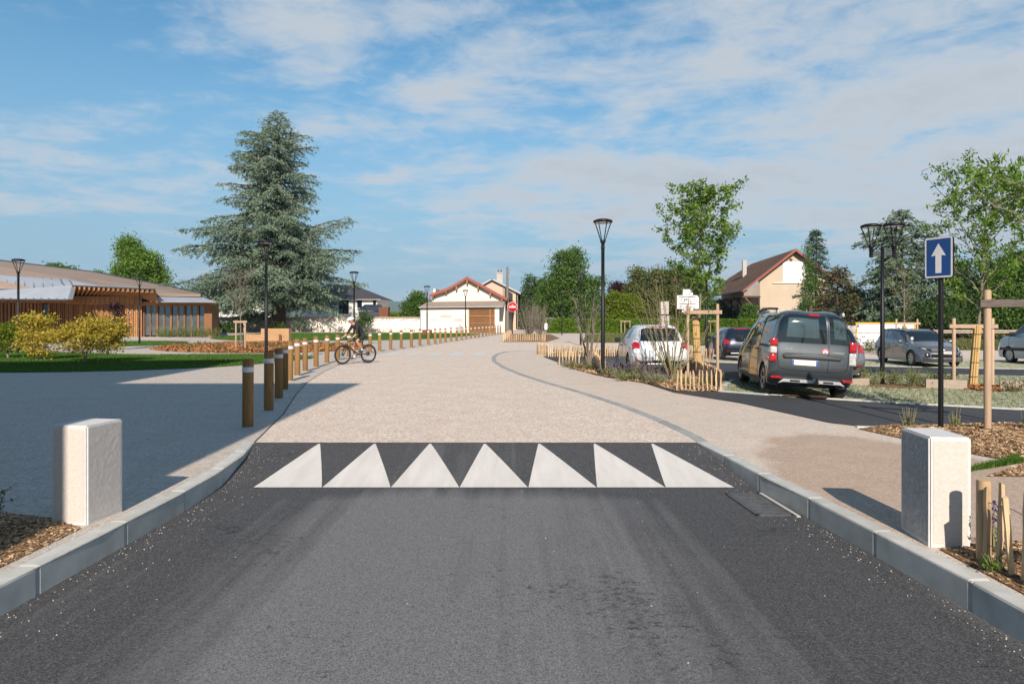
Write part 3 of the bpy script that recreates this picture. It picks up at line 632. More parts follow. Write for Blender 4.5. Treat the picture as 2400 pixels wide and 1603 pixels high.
def paver_bay(poly, ang, n_lim, sx=0.22, sy=0.11, gap=0.04):
    base = sheet('parking_bay', poly, 0.022, MT['lawn'])
    ca, sa = math.cos(ang), math.sin(ang); c0 = np.mean(np.array(poly), 0)
    a = np.array(poly) - c0; loc = np.stack([a[:, 0] * ca + a[:, 1] * sa, -a[:, 0] * sa + a[:, 1] * ca], 1)
    lo, hi = loc.min(0), loc.max(0); xs = np.arange(lo[0], hi[0], sx + gap); ys = np.arange(lo[1], hi[1], sy + gap)
    gx, gy = np.meshgrid(xs, ys); gx = gx + (np.arange(len(ys)) % 2)[:, None] * (sx / 2)
    q = np.stack([gx.ravel(), gy.ravel()], 1); w = np.stack([q[:, 0] * ca - q[:, 1] * sa, q[:, 0] * sa + q[:, 1] * ca], 1) + c0
    keep = in_poly(w, poly) & (w[:, 0] < 30); w = w[keep]; rs = np.random.RandomState(4)
    d = np.hypot(w[:, 0], w[:, 1]); w = w[np.argsort(d)][:n_lim]; n = len(w); z = hgt_np(w) + 0.034 + rs.uniform(-0.003, 0.003, n)
    cor = np.array([[-1, -1], [1, -1], [1, 1], [-1, 1]]) * np.array([sx / 2, sy / 2]); cw = np.stack([cor[:, 0] * ca - cor[:, 1] * sa, cor[:, 0] * sa + cor[:, 1] * ca], 1)
    top = np.concatenate([w[:, None, :] + cw[None] * 0.97, np.repeat(z[:, None, None], 4, 1)], 2); bot = np.concatenate([w[:, None, :] + cw[None], np.repeat(z[:, None, None] - 0.03, 4, 1)], 2)
    V = np.concatenate([top, bot], 1).reshape(-1, 3)
    f = np.array([[0, 1, 2, 3], [4, 5, 1, 0], [5, 6, 2, 1], [6, 7, 3, 2], [7, 4, 0, 3]]); F = (f[None] + 8 * np.arange(n)[:, None, None]).reshape(-1, 4)
    o = link('paver_blocks', npmesh('paver_blocks', V, F), MT['paver'], base); o['kind'] = 'stuff'; return base
LOT_A = math.atan2(-0.5, 0.86)
paver_bay(bay1, LOT_A, 9000); paver_bay(bay2, LOT_A, 9000); paver_bay(bay3, LOT_A, 3000)
blades('bay_grass', bay1, 30000, 0.045, 0.022, MT['lf_grass_dry'], 0.02, 5, 0.6, 'short grass growing between the parking bay pavers', 'grass')
# concrete edging of the bays
mb = MB()
def strip(mb, L, w, z0, z1):
    for a, b in zip(L, L[1:]):
        d = (Vector(b) - Vector(a)); ang = math.atan2(d.y, d.x); c = (Vector(a) + Vector(b)) / 2; h = hgt(c.x, c.y)
        slope = math.atan2(hgt(*b) - hgt(*a), d.length)
        mb.box((c.x, c.y, h + (z0 + z1) / 2), (d.length + 0.01, w, z1 - z0), M=Matrix.Rotation(ang, 4, 'Z') @ Matrix.Rotation(-slope, 4, 'Y'))
strip(mb, resample(a1, 1.0), 0.10, -0.05, 0.042); strip(mb, resample(b1_, 1.5), 0.10, -0.05, 0.04); strip(mb, resample(a2, 1.5), 0.10, -0.05, 0.04)
strip(mb, [(5.3, 10.5), (6.5, 10.42), (9, 10.36), (14, 10.3)], 0.08, -0.05, 0.02); strip(mb, [G(1690, 919), G(1700, 905), G(1722, 890)], 0.12, -0.05, 0.045)
mb.build('bay_edging', MT['kerb'])['kind'] = 'structure'
dg = G(1880, 932.5); g = empty('slotted_drain', (dg[0], dg[1] - 0.05, hgt(*dg) + 0.05), LOT_A - R(2), 'rusty slotted drain grate behind the slate grey van', 'drain grate')
mb = MB(); mb.box((0, 0, -0.005), (0.95, 0.30, 0.02)); mb.build('drain_tray', MT['car_dark'], g)
for k in range(19):
    mb = MB(); mb.box((-0.45 + k * 0.05, 0, 0.008), (0.02, 0.28, 0.02)); mb.build('drain_bar', MT['rust'], g)

# ---- lawns, beds, paths
lawn1 = smooth_poly([G(*p) for p in ((-260, 876), (0, 874), (200, 872), (400, 866), (560, 858), (660, 848), (750, 839), (700, 834), (600, 831), (450, 832), (300, 833), (150, 827), (0, 822), (-260, 818))], 1)
lawn2 = smooth_poly([G(*p) for p in ((483, 793), (560, 786), (640, 781), (800, 781), (1000, 781), (1135, 783), (1090, 788), (1030, 793.5), (940, 797), (860, 798), (700, 799), (600, 800), (520, 797))], 1)
lawn3 = smooth_poly([G(*p) for p in ((200, 804), (300, 801), (420, 801), (445, 804), (380, 810), (300, 812), (230, 812))], 1)
lawn4 = [G(1365, 803), G(1376, 785), G(1500, 781), G(1700, 780)] + [(60, 90), (60, 37.6), G(2020, 819.5), G(1700, 812), G(1460, 803.5)]
lawn5 = [(4.8, 86), (60, 86), (60, 100), (4.8, 100)]
for nm, pl in (('lawn', lawn1), ('lawn', lawn2), ('lawn', lawn3)): sheet(nm, pl, 0.016, MT['lawn'])
sheet('verge', lawn4, 0.03, MT['rough_grass']); sheet('verge', lawn5, 0.02, MT['rough_grass'])
blades('lawn_grass', lawn1, 90000, 0.075, 0.02, MT['lf_grass'], 0.015, 2, 0.6, 'mown green grass of the lawn beside the bollards')
blades('lawn_grass', lawn2, 50000, 0.09, 0.05, MT['lf_grass'], 0.015, 3, 0.6, 'green grass strip in front of the lime-washed wall')
blades('lawn_grass', lawn3, 14000, 0.09, 0.04, MT['lf_grass'], 0.015, 4, 0.6, 'small green grass patch in front of the timber hall')
blades('verge_grass', lawn4, 60000, 0.16, 0.06, MT['lf_grass_dry'], 0.03, 6, 0.6, 'rough grass of the verge beyond the car park')
redbed = smooth_poly([G(*p) for p in ((340, 818), (400, 810), (480, 806), (600, 803), (700, 803), (800, 806), (890, 814), (820, 822), (700, 827), (560, 828), (440, 826), (380, 823))], 1)
s_ = mound('planting_bed', redbed, 0.01, 0.10, MT['mulch_red'], 0.8, 3)
chips('bark_mulch', redbed, 26000, 0.11, MT['chips_red'], 0.08, seed=5, label='reddish bark mulch of the oval bed behind the bollards', flat=0.7, surf=s_)
bedA = [G(2012, 1006), G(2103, 1026), G(2266, 1062), G(2400, 1088), (5.0, 7.2), (9.5, 7.0), (9.5, 10.2), G(2400, 998), G(2077, 1000)]
s_ = mound('planting_bed', bedA, 0.008, 0.10, MT['mulch'], 0.25, 6); chips('wood_chips', bedA, 34000, 0.030, MT['chips'], seed=7, label='pale wood chip mulch around the blue sign pole', surf=s_)
bedB = [(3.09, 1.5), (3.07, 4.9), (3.4, 5.02), (4.5, 5.2), (6.2, 5.0), (6.2, 1.5)]
s_ = mound('planting_bed', bedB, 0.008, 0.07, MT['mulch'], 0.2, 2); chips('wood_chips', bedB, 30000, 0.022, MT['chips'], seed=8, label='wood chip mulch beside the right stone block', surf=s_)
bedC = [(-3.4, 2.0), (-3.4, 5.38), (-3.7, 5.62), (-4.4, 5.85), (-5.6, 5.7), (-6.2, 2.0)]
s_ = mound('planting_bed', bedC, 0.008, 0.06, MT['mulch'], 0.2, 4); chips('wood_chips', bedC, 30000, 0.022, MT['chips'], seed=9, label='wood chip mulch beside the left stone block', surf=s_)
bedD = [G(*p) for p in ((1305, 853), (1340, 864), (1395, 879), (1450, 889), (1520, 900), (1588, 918), (1690, 918.5), (1703, 912), (1655, 892), (1615, 880), (1565, 893), (1490, 885), (1430, 874), (1398, 857))]
s_ = mound('planting_bed', bedD, 0.02, 0.07, MT['mulch'], 0.3, 5); chips('wood_chips', bedD, 12000, 0.06, MT['chips'], seed=10, label='wood chip mulch of the bed around the tall black lamp', surf=s_)
bedE = [G(1178, 801.5), G(1282, 801.5), G(1312, 793), G(1292, 784), G(1190, 784)]
mound('planting_bed', bedE, 0.01, 0.12, MT['mulch'], 1.0, 7)
bedF = [(1.7, 31.25), (8.6, 31.25), (8.6, 33.6), (1.9, 33.6)]
mound('planting_bed', bedF, 0.01, 0.1, MT['mulch'], 0.5, 8)
bedG = [G(2030, 909), G(2170, 914), G(2172, 903), G(2030, 899)]; mound('planting_bed', bedG, 0.03, 0.05, MT['mulch'], 0.3, 9)
bedH = [G(2262, 916), G(2345, 921), G(2350, 908), G(2262, 904)]; s_ = mound('planting_bed', bedH, 0.03, 0.06, MT['mulch_red'], 0.3, 9); chips('bark_mulch', bedH, 2500, 0.09, MT['chips_red'], seed=12, label='red bark mulch at the foot of the staked tree', surf=s_)
blades('lawn_grass', [G(2362, 1078), G(2400, 1086), (4.75, 7.3), G(2405, 1075)], 2500, 0.07, 0.01, MT['lf_grass'], 0.01, 11, 0.6, 'tuft of grass at the edge of the wood chips')
sheet('path', [G(1363, 783.5), G(1378, 780.2), G(1700, 778.4), (60, 91), (60, 93.5), G(1700, 776.9), G(1372, 778.3)], 0.045, MT['gravel_path'])
# pebbles swept against the kerbs and thinly over the road
rs = np.random.RandomState(11); pos = []
for i in range(700):
    y = rs.uniform(3.2, 9.0); e = rs.exponential(0.16)
    x = (lerp_line(KL, y) + 0.03 + e) if rs.rand() < 0.5 else (lerp_line(KR, y) - 0.03 - e * 0.8)
    pos.append((x, y, road_z(y) + 0.002))
for i in range(60):
    y = rs.uniform(3.2, 9.0); pos.append((rs.uniform(-3, 2.6), y, road_z(y) + 0.002))
pebbles('loose_gravel', pos, 0.005, MT['pebble'], 'loose pale grit lying on the asphalt along the kerbs')
# distant hills
mb = MB(); n = 90; xs = np.linspace(-9000, 9000, n); rs = np.random.RandomState(5); ph = rs.uniform(0, 6, 6)
def ridge(x): return 95 + 40 * math.sin(x * 0.00071 + ph[0]) + 22 * math.sin(x * 0.0021 + ph[1]) + 8 * math.sin(x * 0.0063 + ph[2]) + 4 * math.sin(x * 0.017 + ph[3])
V = []
for x in xs:
    r_ = ridge(x); V += [(x, 3000, -2), (x, 3300, r_ * 0.35), (x, 3900, r_ * 0.75), (x, 4600, r_ * 1.08), (x, 6500, -2)]
mb.add(V, [(i * 5 + k, (i + 1) * 5 + k, (i + 1) * 5 + k + 1, i * 5 + k + 1) for i in range(n - 1) for k in range(4)], True)
mb.build('hills', MT['hill'])['kind'] = 'structure'
# ================================================================== BUILDINGS AND WALLS
NB = "wooden bollard"
def quad(mb, a, b, c, d): mb.add([a, b, c, d], [(0, 1, 2, 3)])
# ---- block behind the viewer whose shadow lies over the left footway
bl = empty('apartment_block', (-3.42, -0.6, 0), 0, 'tall rendered block standing left of the viewer, shading the left footway', 'building')
def bparts(x0, x1, h0, h1, depth):
    mb = MB(); mb.add([(x0, 0, -0.5), (x1, 0, -0.5), (x1, 0, h1), (x0, 0, h0), (x0, -depth, -0.5), (x1, -depth, -0.5), (x1, -depth, h1), (x0, -depth, h0)],
        [(0, 1, 2, 3), (5, 4, 7, 6), (1, 5, 6, 2), (4, 0, 3, 7), (0, 4, 5, 1)]); mb.build('wall', MT['cream'], bl)
    mb = MB(); mb.slab([(x0 - 0.1, 0.15, h0 + 0.15), (x0 - 0.1, -depth, h0 + 0.15), (x1 + 0.05, -depth, h1 + 0.15), (x1 + 0.05, 0.15, h1 + 0.15)][::-1], 0.15); mb.build('roof', MT['tile_brown'], bl)
    n = max(1, int((x1 - x0) / 2.6))
    for f in range(int(min(h0, h1) // 3)):
        for k in range(n):
            mb = MB(); mb.box((x0 + (k + 0.5) * (x1 - x0) / n, 0.01, 1.7 + 3 * f), (1.1, 0.06, 1.4)); w = mb.build('window', MT['dark_glass'], bl)
            mb = MB(); mb.box((x0 + (k + 0.5) * (x1 - x0) / n, 0.06, 0.95 + 3 * f), (1.3, 0.12, 0.06)); mb.build('sill', MT['kerb'], w)
TE = math.tan(SUN_EL)
bparts(-6.3, 0.0, 17.7 * TE, 17.7 * TE, 9); bparts(-30, -6.3, 23.4 * TE, 27.8 * TE, 9)

# ---- timber hall on the left
FZ = 66.0
hall = empty('timber_hall', (PX(250, FZ), FZ, 0), 0, 'long low larch-clad hall with grey metal roof and open timber canopy', 'building')
HO = Vector((PX(250, FZ), FZ, 0))
def L_(v): return Vector(v) - HO
def hp(x, y, Z): return L_(P(x, y, Z))
# rear roof, brown
mb = MB(); mb.slab([hp(-260, 640, 72), hp(175, 655, 72), hp(240, 671, 68), hp(368, 688, 67), hp(470, 690, 67), hp(470, 688, 84), hp(400, 672, 85), hp(220, 638, 86), hp(0, 611, 86), hp(-260, 580, 86)], 0.25, Vector((0, -0.15, 1)).normalized()); mb.build('rear_roof', MT['brown_roof'], hall)
mb = MB(); mb.tube([hp(-260, 579.5, 85.9), hp(0, 610.5, 85.9), hp(220, 637.5, 85.9), hp(400, 671.5, 84.9), hp(470, 687.5, 83.9)], 0.09, 6); mb.build('ridge_flashing', MT['anthracite'], hall)
# grey seamed roof running forward to the left eave
zr = [hp(-260, 640, 71.8), hp(0, 645.5, 71.8), hp(160, 655, 71.8), hp(230, 669, 67.6), hp(168.5, 669.5, 64.2), hp(92, 677.5, 67.0), hp(0, 657, 68.6), hp(-260, 600, 70.5)]
mb = MB(); mb.slab([hp(-260, 640, 71.8), hp(0, 645.5, 71.8), hp(160, 655, 71.8), hp(230, 669, 67.8), hp(168.7, 669, 64.0), hp(92, 676, 66.6), hp(-260, 676, 66.6)], 0.06, Vector((0, -0.2, 1)).normalized()); up_roof = mb.build('upper_metal_roof', MT['zinc'], hall)
for k in range(22):
    t = k / 21; a = hp(-260 + t * 420, 639.5 + t * 14.5, 71.7); b = hp(-300 + t * 468, 676 - (6.5 if t > .93 else 0), 66.5 - (2.4 if t > 0.93 else 0))
    mb = MB(); mb.tube([a + Vector((0, 0, 0.05)), b + Vector((0, 0, 0.07))], 0.045, 4); mb.build('seam', MT['zinc_dark'], up_roof)
mb = MB(); mb.slab([hp(-260, 652, 67.4), hp(0, 658, 67.4), hp(84, 676.5, 66.3), hp(-260, 674.5, 66.3)], 0.05, Vector((0, -0.2, 1)).normalized()); mb.build('brown_roof_facet', MT['brown_roof'], hall)
mb = MB(); mb.slab([hp(-260, 675, 66.2), hp(91, 679, 66.2), hp(88, 684.5, 66.0), hp(-260, 682, 66.0)], 0.25, Vector((0, -1, 0.2)).normalized()); mb.build('gutter', MT['anthracite'], hall)
lowr = MB(); lowr.slab([hp(-260, 681, 66.1), hp(90, 682, 66.1), hp(93, 677.5, 66.2), hp(168.6, 668.8, 64.0), hp(158.5, 702, 61.5), hp(-260, 698, 62.3)], 0.10, Vector((0, -0.5, 1)).normalized()); lr = lowr.build('lower_metal_roof', MT['zinc'], hall)
for k in range(24):
    t = k / 23; a = hp(-255 + t * 345, 681 + t, 66.0); b = hp(-265 + t * 418, 698 + t * 4, 62.25 - t * 0.7)
    mb = MB(); mb.tube([a + Vector((0, -0.02, 0.06)), b + Vector((0, -0.03, 0.06))], 0.045, 4); mb.build('seam', MT['zinc_dark'], lr)
mb = MB(); mb.slab([hp(-260, 697.6, 62.2), hp(158.7, 701.6, 61.4), hp(158.4, 704.5, 61.4), hp(-260, 700.5, 62.2)], 0.12, Vector((0, -1, 0))); mb.build('eave_flashing', MT['anthracite'], hall)
# canopy
mb = MB(); mb.slab([hp(168.7, 667.5, 63.8), hp(363, 676.5, 63.0), hp(366, 687, 68.0), hp(240, 671, 68.0), hp(225, 669, 68.0)], 0.12, Vector((0, -0.3, 1)).normalized()); mb.build('canopy_roof', MT['zinc'], hall)
mb = MB(); mb.slab([hp(168.5, 668.2, 63.7), hp(363.3, 676.8, 62.9), hp(363.3, 679.5, 62.9), hp(168.0, 671, 63.7)], 0.1, Vector((0, -1, 0))); mb.build('canopy_flashing', MT['anthracite'], hall)
mb = MB(); mb.slab([hp(168, 671, 63.9), hp(162, 693, 68), hp(305, 696, 68), hp(362, 679, 63.1)], 0.05, Vector((0, 0.5, -1)).normalized()); soff = mb.build('canopy_soffit', MT['larch_light'], hall)
for k in range(17):
    t = k / 16; a = hp(175 + t * 183, 672.5 + t * 8.0, 63.6 - t * 0.6); b = hp(172 + t * 130, 692.5 + t * 2.5, 67.6)
    d = b - a; mb = MB(); mb.box(a + d / 2 - Vector((0, 0, 0.09)), (0.12, d.length, 0.26), M=Matrix.Rotation(math.atan2(d.y, d.x) - math.pi / 2, 4, 'Z') @ Matrix.Rotation(math.atan2(d.z, math.hypot(d.x, d.y)), 4, 'X')); mb.build('rafter', MT['larch_light'], soff)
mb = MB(); mb.slab([hp(362, 677.5, 63), hp(369.5, 706.5, 64.2), hp(369.5, 711, 64.3), hp(330, 700, 67.5), hp(305, 695, 68)], 0.10, Vector((-0.3, -1, -0.2)).normalized()); mb.build('canopy_end_panel', MT['larch_light'], hall)
mb = MB(); mb.slab([hp(168.6, 668.6, 63.75), hp(170, 669, 63.8), hp(160, 702, 61.5), hp(158.4, 702, 61.4)], 0.6, Vector((0, -1, 0))); mb.build('canopy_edge', MT['zinc'], hall)
# wall core and cladding boards
def z_of(y, Z=FZ): return PH(y, Z)
mb = MB(); mb.box((PX(60, FZ + 1.3) - HO.x, 1.3, 2.1), (PX(330, FZ) - PX(-260, FZ) , 0.4, 4.6)); mb.build('wall', MT['dark_timber'], hall)
def boards(x0, x1, pitch, wdt, ytop, zbot, yoff, mname, th=0.05):
    k = 0; x = PX(x0, FZ); x1 = PX(x1, FZ); h = z_of(ytop) - zbot
    m_ = MB(); m_.box((0, 0, h / 2), (wdt, th, h)); me = m_.mesh('plank'); me.materials.append(MT[mname])
    while x < x1:
        o = bpy.data.objects.new('plank', me); col.objects.link(o); o.parent = hall; o.location = (x - HO.x, yoff - (k % 2) * 0.03, zbot); x += pitch; k += 1
boards(-120, 88, 0.36, 0.21, 702, 0.0, 0.65, 'larch', 0.12)
boards(104, 160, 0.20, 0.13, 702, 0.0, 0.75, 'larch', 0.08)
boards(160, 292, 0.30, 0.27, 711, 0.0, 0.95, 'larch', 0.06)
boards(292, 330, 0.21, 0.165, 713, 0.0, 0.25, 'larch_light', 0.06)
boards(158, 330, 0.235, 0.215, 694.5, z_of(712.5), 0.05, 'larch_light', 0.06)
mb = MB(); mb.box((PX(245, FZ) - HO.x, 0.5, z_of(712.5) - 0.02), (7.0, 0.9, 0.06)); mb.build('fascia_soffit', MT['larch'], hall)
for k in range(9):
    mb = MB(); a = hp(-10 + k * 18.5, 705.5, 62.3); mb.box((a.x, a.y + 1.6, a.z), (0.14, 3.4, 0.22)); mb.build('rafter_end', MT['larch_light'], hall)
wx = (PX(88, FZ) + PX(104, FZ)) / 2 - HO.x
mb = MB(); mb.box((wx, 0.72, z_of(745)), (0.62, 0.08, 2.7)); w = mb.build('window', MT['dark_glass'], hall)
for dx in (-0.36, 0.36):
    mb = MB(); mb.box((wx + dx, 0.62, z_of(745)), (0.1, 0.16, 2.8)); mb.build('window_frame', MT['larch_light'], w)
# glazed part on the right
x0, x1 = PX(330, FZ), PX(475, FZ); n = 9
for k in range(n):
    xa = x0 + (x1 - x0) * k / n; xb = x0 + (x1 - x0) * (k + 1) / n
    mb = MB(); mb.box(((xa + xb) / 2 - HO.x, 0.65, (z_of(716) + 0.15) / 2), (xb - xa - 0.1, 0.05, z_of(716) - 0.15)); mb.build('pane', MT['hall_glass'], hall)
    mb = MB(); mb.box((xa - HO.x, 0.55, z_of(716) / 2), (0.09 if k % 2 else 0.17, 0.12, z_of(716))); mb.build('mullion', MT['larch'], hall)
mb = MB(); mb.box((PX(485, FZ) - HO.x, 1.05, z_of(712) / 2), (PX(494, FZ) - PX(476, FZ), 1.6, z_of(712))); mb.build('end_wall', MT['larch'], hall)
mb = MB(); mb.box((PX(413, FZ) - HO.x, 0.45, z_of(712)), (PX(497, FZ) - PX(330, FZ), 0.5, 0.40)); mb.build('lintel', MT['larch_light'], hall)
mb = MB(); mb.slab([hp(366, 692, 68), hp(470, 695, 68), hp(505, 707, 64.5), hp(369, 706.5, 64.5)], 0.1, Vector((0, -0.4, 1)).normalized()); mb.build('side_roof', MT['zinc'], hall)
mb = MB(); mb.slab([hp(368, 687.5, 68.2), hp(470, 690.5, 68.2), hp(470, 694, 68.2), hp(368, 692, 68.2)], 0.2, Vector((0, -1, 0))); mb.build('side_gutter', MT['anthracite'], hall)
mb = MB(); mb.box((PX(303, FZ) - HO.x, 0.16, z_of(733)), (0.16, 0.04, 0.22)); mb.build('wall_sign', MT['galv'], hall)
sheet('forecourt', [(PX(160, FZ), FZ + 1.5), (PX(335, FZ), FZ + 1.5), (PX(500, FZ), FZ - 3), (PX(500, FZ), FZ - 8), (PX(160, FZ), FZ - 8)], 0.009, MT['gravel_path'])

# ---- lime-washed perimeter wall
wz0, wz1 = 95.6, 93.0; A = Vector((PX(420, wz0), wz0)); B = Vector((PX(990, wz1), wz1))
d = B - A; wl_ = empty('boundary_wall', (A.x, A.y, 0), math.atan2(d.y, d.x), 'long lime-washed stone boundary wall with grey coping behind the cedar', 'wall')
mb = MB(); mb.box((d.length / 2, 0, 0.98), (d.length, 0.4, 1.96)); mb.build('wall_body', MT['masonry'], wl_)
n = 24
for k in range(n):
    mb = MB(); mb.box((d.length * (k + 0.5) / n, 0, 2.0 + rnd.uniform(-0.01, 0.01)), (d.length / n - 0.03, 0.6, 0.13)); mb.build('coping_stone', MT['fibre_cement'], wl_)

# ---- white barn with red-edged gable
BZ = 88.0; bx0 = PX(1170, BZ)
barn = empty('barn', (bx0, BZ, 0), R(-3.2), 'cream barn with red-edged gable roof and slatted timber opening', 'barn')
def b_(x, y): return ((x - 1170) * BZ / FOC, CAMH + (HY - y) * BZ / FOC)       # local x, z on the front plane
def front(mb, pts, y0, y1):
    n = len(pts); V = [(p[0], y0, p[1]) for p in pts] + [(p[0], y1, p[1]) for p in pts]
    mb.add(V, [tuple(range(n)), tuple(reversed(range(n, 2 * n)))] + [(i, n + i, n + (i + 1) % n, (i + 1) % n) for i in range(n)]); return mb
prof = [(1003, 691), (1020, 684.5), (1040, 678), (1062, 667), (1090, 651), (1120, 667), (1150, 683), (1181, 699)]
wall_p = [b_(1006, 781)] + [b_(*p) for p in prof] + [b_(1180, 781)]
mb = MB(); front(mb, wall_p, 2.6, 2.9); mb.build('gable_wall', MT['cream'], barn)
mb = MB(); xr = b_(1180, 700)[0]; mb.box((xr - 0.15, 12.2, 2.9), (0.3, 19.0, 5.9)); mb.build('side_wall', MT['grey_shade_render'], barn)  # same barn wall, with this side's shade put into a darker colour
mb = MB(); mb.box((b_(1006, 700)[0] + 0.15, 12.2, 2.9), (0.3, 19.0, 5.8)); mb.build('side_wall', MT['cream'], barn)
for s_, pl in (('left', [(998, 689.5), (1020, 681), (1040, 674.5), (1062, 663), (1090, 646)]), ('right', [(1090, 646), (1120, 662.5), (1150, 679), (1187, 698)])):
    for (xa, ya), (xb, yb) in zip(pl, pl[1:]):
        a, b = b_(xa, ya), b_(xb, yb); mb = MB()
        mb.slab([(a[0], 1.9, a[1]), (b[0], 1.9, b[1]), (b[0], 21.5, b[1]), (a[0], 21.5, a[1])], 0.12); mb.build('roof_slope', MT['tile_orange'], barn)
        mb = MB(); dz = 0.36; front(mb, [(a[0], a[1] - dz), (b[0], b[1] - dz), (b[0], b[1] + 0.02), (a[0], a[1] + 0.02)], 1.8, 1.9); mb.build('bargeboard', MT['tile_red'], barn)
for x, y in ((1007, 691), (1039, 680), (1064, 672), (1090, 657), (1116.5, 671), (1146, 686), (1174, 700)):
    p = b_(x, y); mb = MB(); mb.box((p[0], 2.3, p[1]), (0.2, 0.8, 0.55)); mb.build('bracket', MT['larch_light'], barn)
# lean-to
mb = MB(); front(mb, [b_(984, 781), b_(1098, 781), b_(1098, 724), b_(984, 724)], 0.0, 0.3); mb.build('lean_to_wall', MT['cream'], barn)
mb = MB(); front(mb, [b_(1160, 781), b_(1170, 781), b_(1170, 720), b_(1160, 720)], 0.0, 0.4); mb.build('pier', MT['white_render'], barn)
mb = MB(); front(mb, [b_(984, 725), b_(1160, 724), b_(1160, 720), b_(984, 720)], 0.05, 0.3); mb.build('lintel_beam', MT['sleeper_wood'], barn)
a, b, c, e = b_(981, 719.5), b_(1180, 717.5), b_(1181, 704), b_(1004, 706.5)
mb = MB(); mb.slab([(a[0], -0.35, a[1]), (b[0], -0.35, b[1]), (c[0], 2.55, c[1]), (e[0] - 0.6, 2.55, e[1])], 0.1); lt = mb.build('lean_to_roof', MT['fibre_cement'], barn)
n = 60
for k in range(n):
    t = (k + 0.5) / n; mb = MB(); mb.tube([(a[0] + (b[0] - a[0]) * t, -0.36, a[1] + (b[1] - a[1]) * t + 0.01), (e[0] - 0.4 + (c[0] - e[0] + 0.4) * t, 2.5, e[1] + (c[1] - e[1]) * t + 0.01)], 0.05, 5); mb.build('corrugation', MT['fibre_cement'], lt)
mb = MB(); mb.tube([(a[0], -0.42, a[1] - 0.08), (b[0], -0.42, b[1] - 0.08)], 0.07, 6); mb.tube([(b_(984, 0)[0], -0.08, a[1]), (b_(984, 0)[0], -0.08, 0)], 0.06, 6); mb.build('gutter', MT['galv'], barn)
mb = MB(); mb.box(((b_(1098, 0)[0] + b_(1160, 0)[0]) / 2, 2.0, 1.6), (3.6, 0.1, 3.4)); mb.build('recess_back', MT['dark_timber'], barn)
x0, x1 = b_(1098, 0)[0], b_(1160, 0)[0]; ztop = b_(0, 724)[1]; zb = 0.05
mb = MB(); n = 46
for k in range(n): mb.box((x0 + (x1 - x0) * (k + 0.5) / n, 0.14, (ztop + zb) / 2), (0.042, 0.05, ztop - zb))
o = mb.build('slats', MT['larch_light'], barn); o['kind'] = 'stuff'
for zz in (ztop - 0.1, b_(0, 741)[1], b_(0, 758)[1], 0.15):
    mb = MB(); mb.box(((x0 + x1) / 2, 0.06, zz), (x1 - x0, 0.08, 0.11)); mb.build('rail', MT['larch_light'], barn)
for xx in (x0 + 0.06, b_(1149, 0)[0], x1 - 0.06):
    mb = MB(); mb.box((xx, 0.03, (ztop + zb) / 2), (0.13, 0.1, ztop - zb)); mb.build('post', MT['larch_light'], barn)
for x0_, x1_, y0_, y1_ in ((1031, 1057, 738, 745), (1064, 1084, 747, 753), (1006, 1024, 749, 751)):
    p, q = b_(x0_, y0_), b_(x1_, y1_); mb = MB(); mb.box(((p[0] + q[0]) / 2, -0.003, (p[1] + q[1]) / 2), (q[0] - p[0], 0.02, p[1] - q[1])); mb.build('exposed_stone', MT['cream_pinkish'], barn)
# ---- house behind the barn
HZ = 112.0; hb = empty('house', (PX(1160, HZ), HZ, 0), 0, 'pale house with grey gable roof and chimneys behind the barn', 'house')
def h_(x, y): return ((x - 1160) * HZ / FOC, CAMH + (HY - y) * HZ / FOC)
mb = MB(); front(mb, [h_(1110, 781), h_(1110, 675), h_(1153, 654), h_(1212, 684), h_(1212, 781)], 0, 0.4); mb.build('gable_wall', MT['cream_pinkish'], hb)
mb = MB(); mb.box((h_(1213, 0)[0] - 0.1, 6, 3.2), (0.3, 12, 6.2)); mb.build('side_wall', MT['grey_shade_render'], hb)
for pl in ([(1105, 679), (1153, 652.5)], [(1153, 652.5), (1221, 686.5)]):
    a, b = h_(*pl[0]), h_(*pl[1]); mb = MB(); mb.slab([(a[0], -0.6, a[1]), (b[0], -0.6, b[1]), (b[0], 14, b[1]), (a[0], 14, a[1])], 0.25); mb.build('roof_slope', MT['zinc'], hb)
for x, y0_, y1_, w in ((1171, 640, 690, 1.0), (1166, 669, 700, 0.7)):
    p, q = h_(x, y0_), h_(x, y1_); mb = MB(); mb.box((p[0], 1.0, (p[1] + q[1]) / 2), (w, 0.8, p[1] - q[1])); ch = mb.build('chimney', MT['concrete_post'], hb)
    mb = MB(); mb.box((p[0], 1.0, p[1] + 0.08), (w + 0.25, 1.0, 0.15)); mb.build('chimney_cap', MT['kerb'], ch)
    for dx in (-0.22, 0.22):
        mb = MB(); mb.lathe([(0.12, p[1] + 0.15), (0.1, p[1] + 0.6), (0.0, p[1] + 0.6)], 8, Matrix.Translation((p[0] + dx, 1.0, 0))); mb.build('chimney_pot', MT['tile_brown'], ch)
# ---- utility pole
u = P(1189, 625, 92); up = empty('utility_pole', (u.x, 92, 0), 0, 'tall weathered utility pole beside the barn', 'pole')
mb = MB(); mb.tube([(0, 0, 0), (0, 0, u.z)], [0.28, 0.13], 8); mb.build('pole_shaft', MT['bark_grey'], up)
for zz in (u.z - 0.5, u.z - 0.9):
    mb = MB(); mb.tube([(0, 0, zz), (0.28, -0.05, zz)], 0.03, 5); mb.lathe([(0.0, 0.14), (0.06, 0.1), (0.06, 0), (0, 0)], 8, Matrix.Translation((0.28, -0.05, zz))); mb.build('insulator', MT['bark_grey'], up)

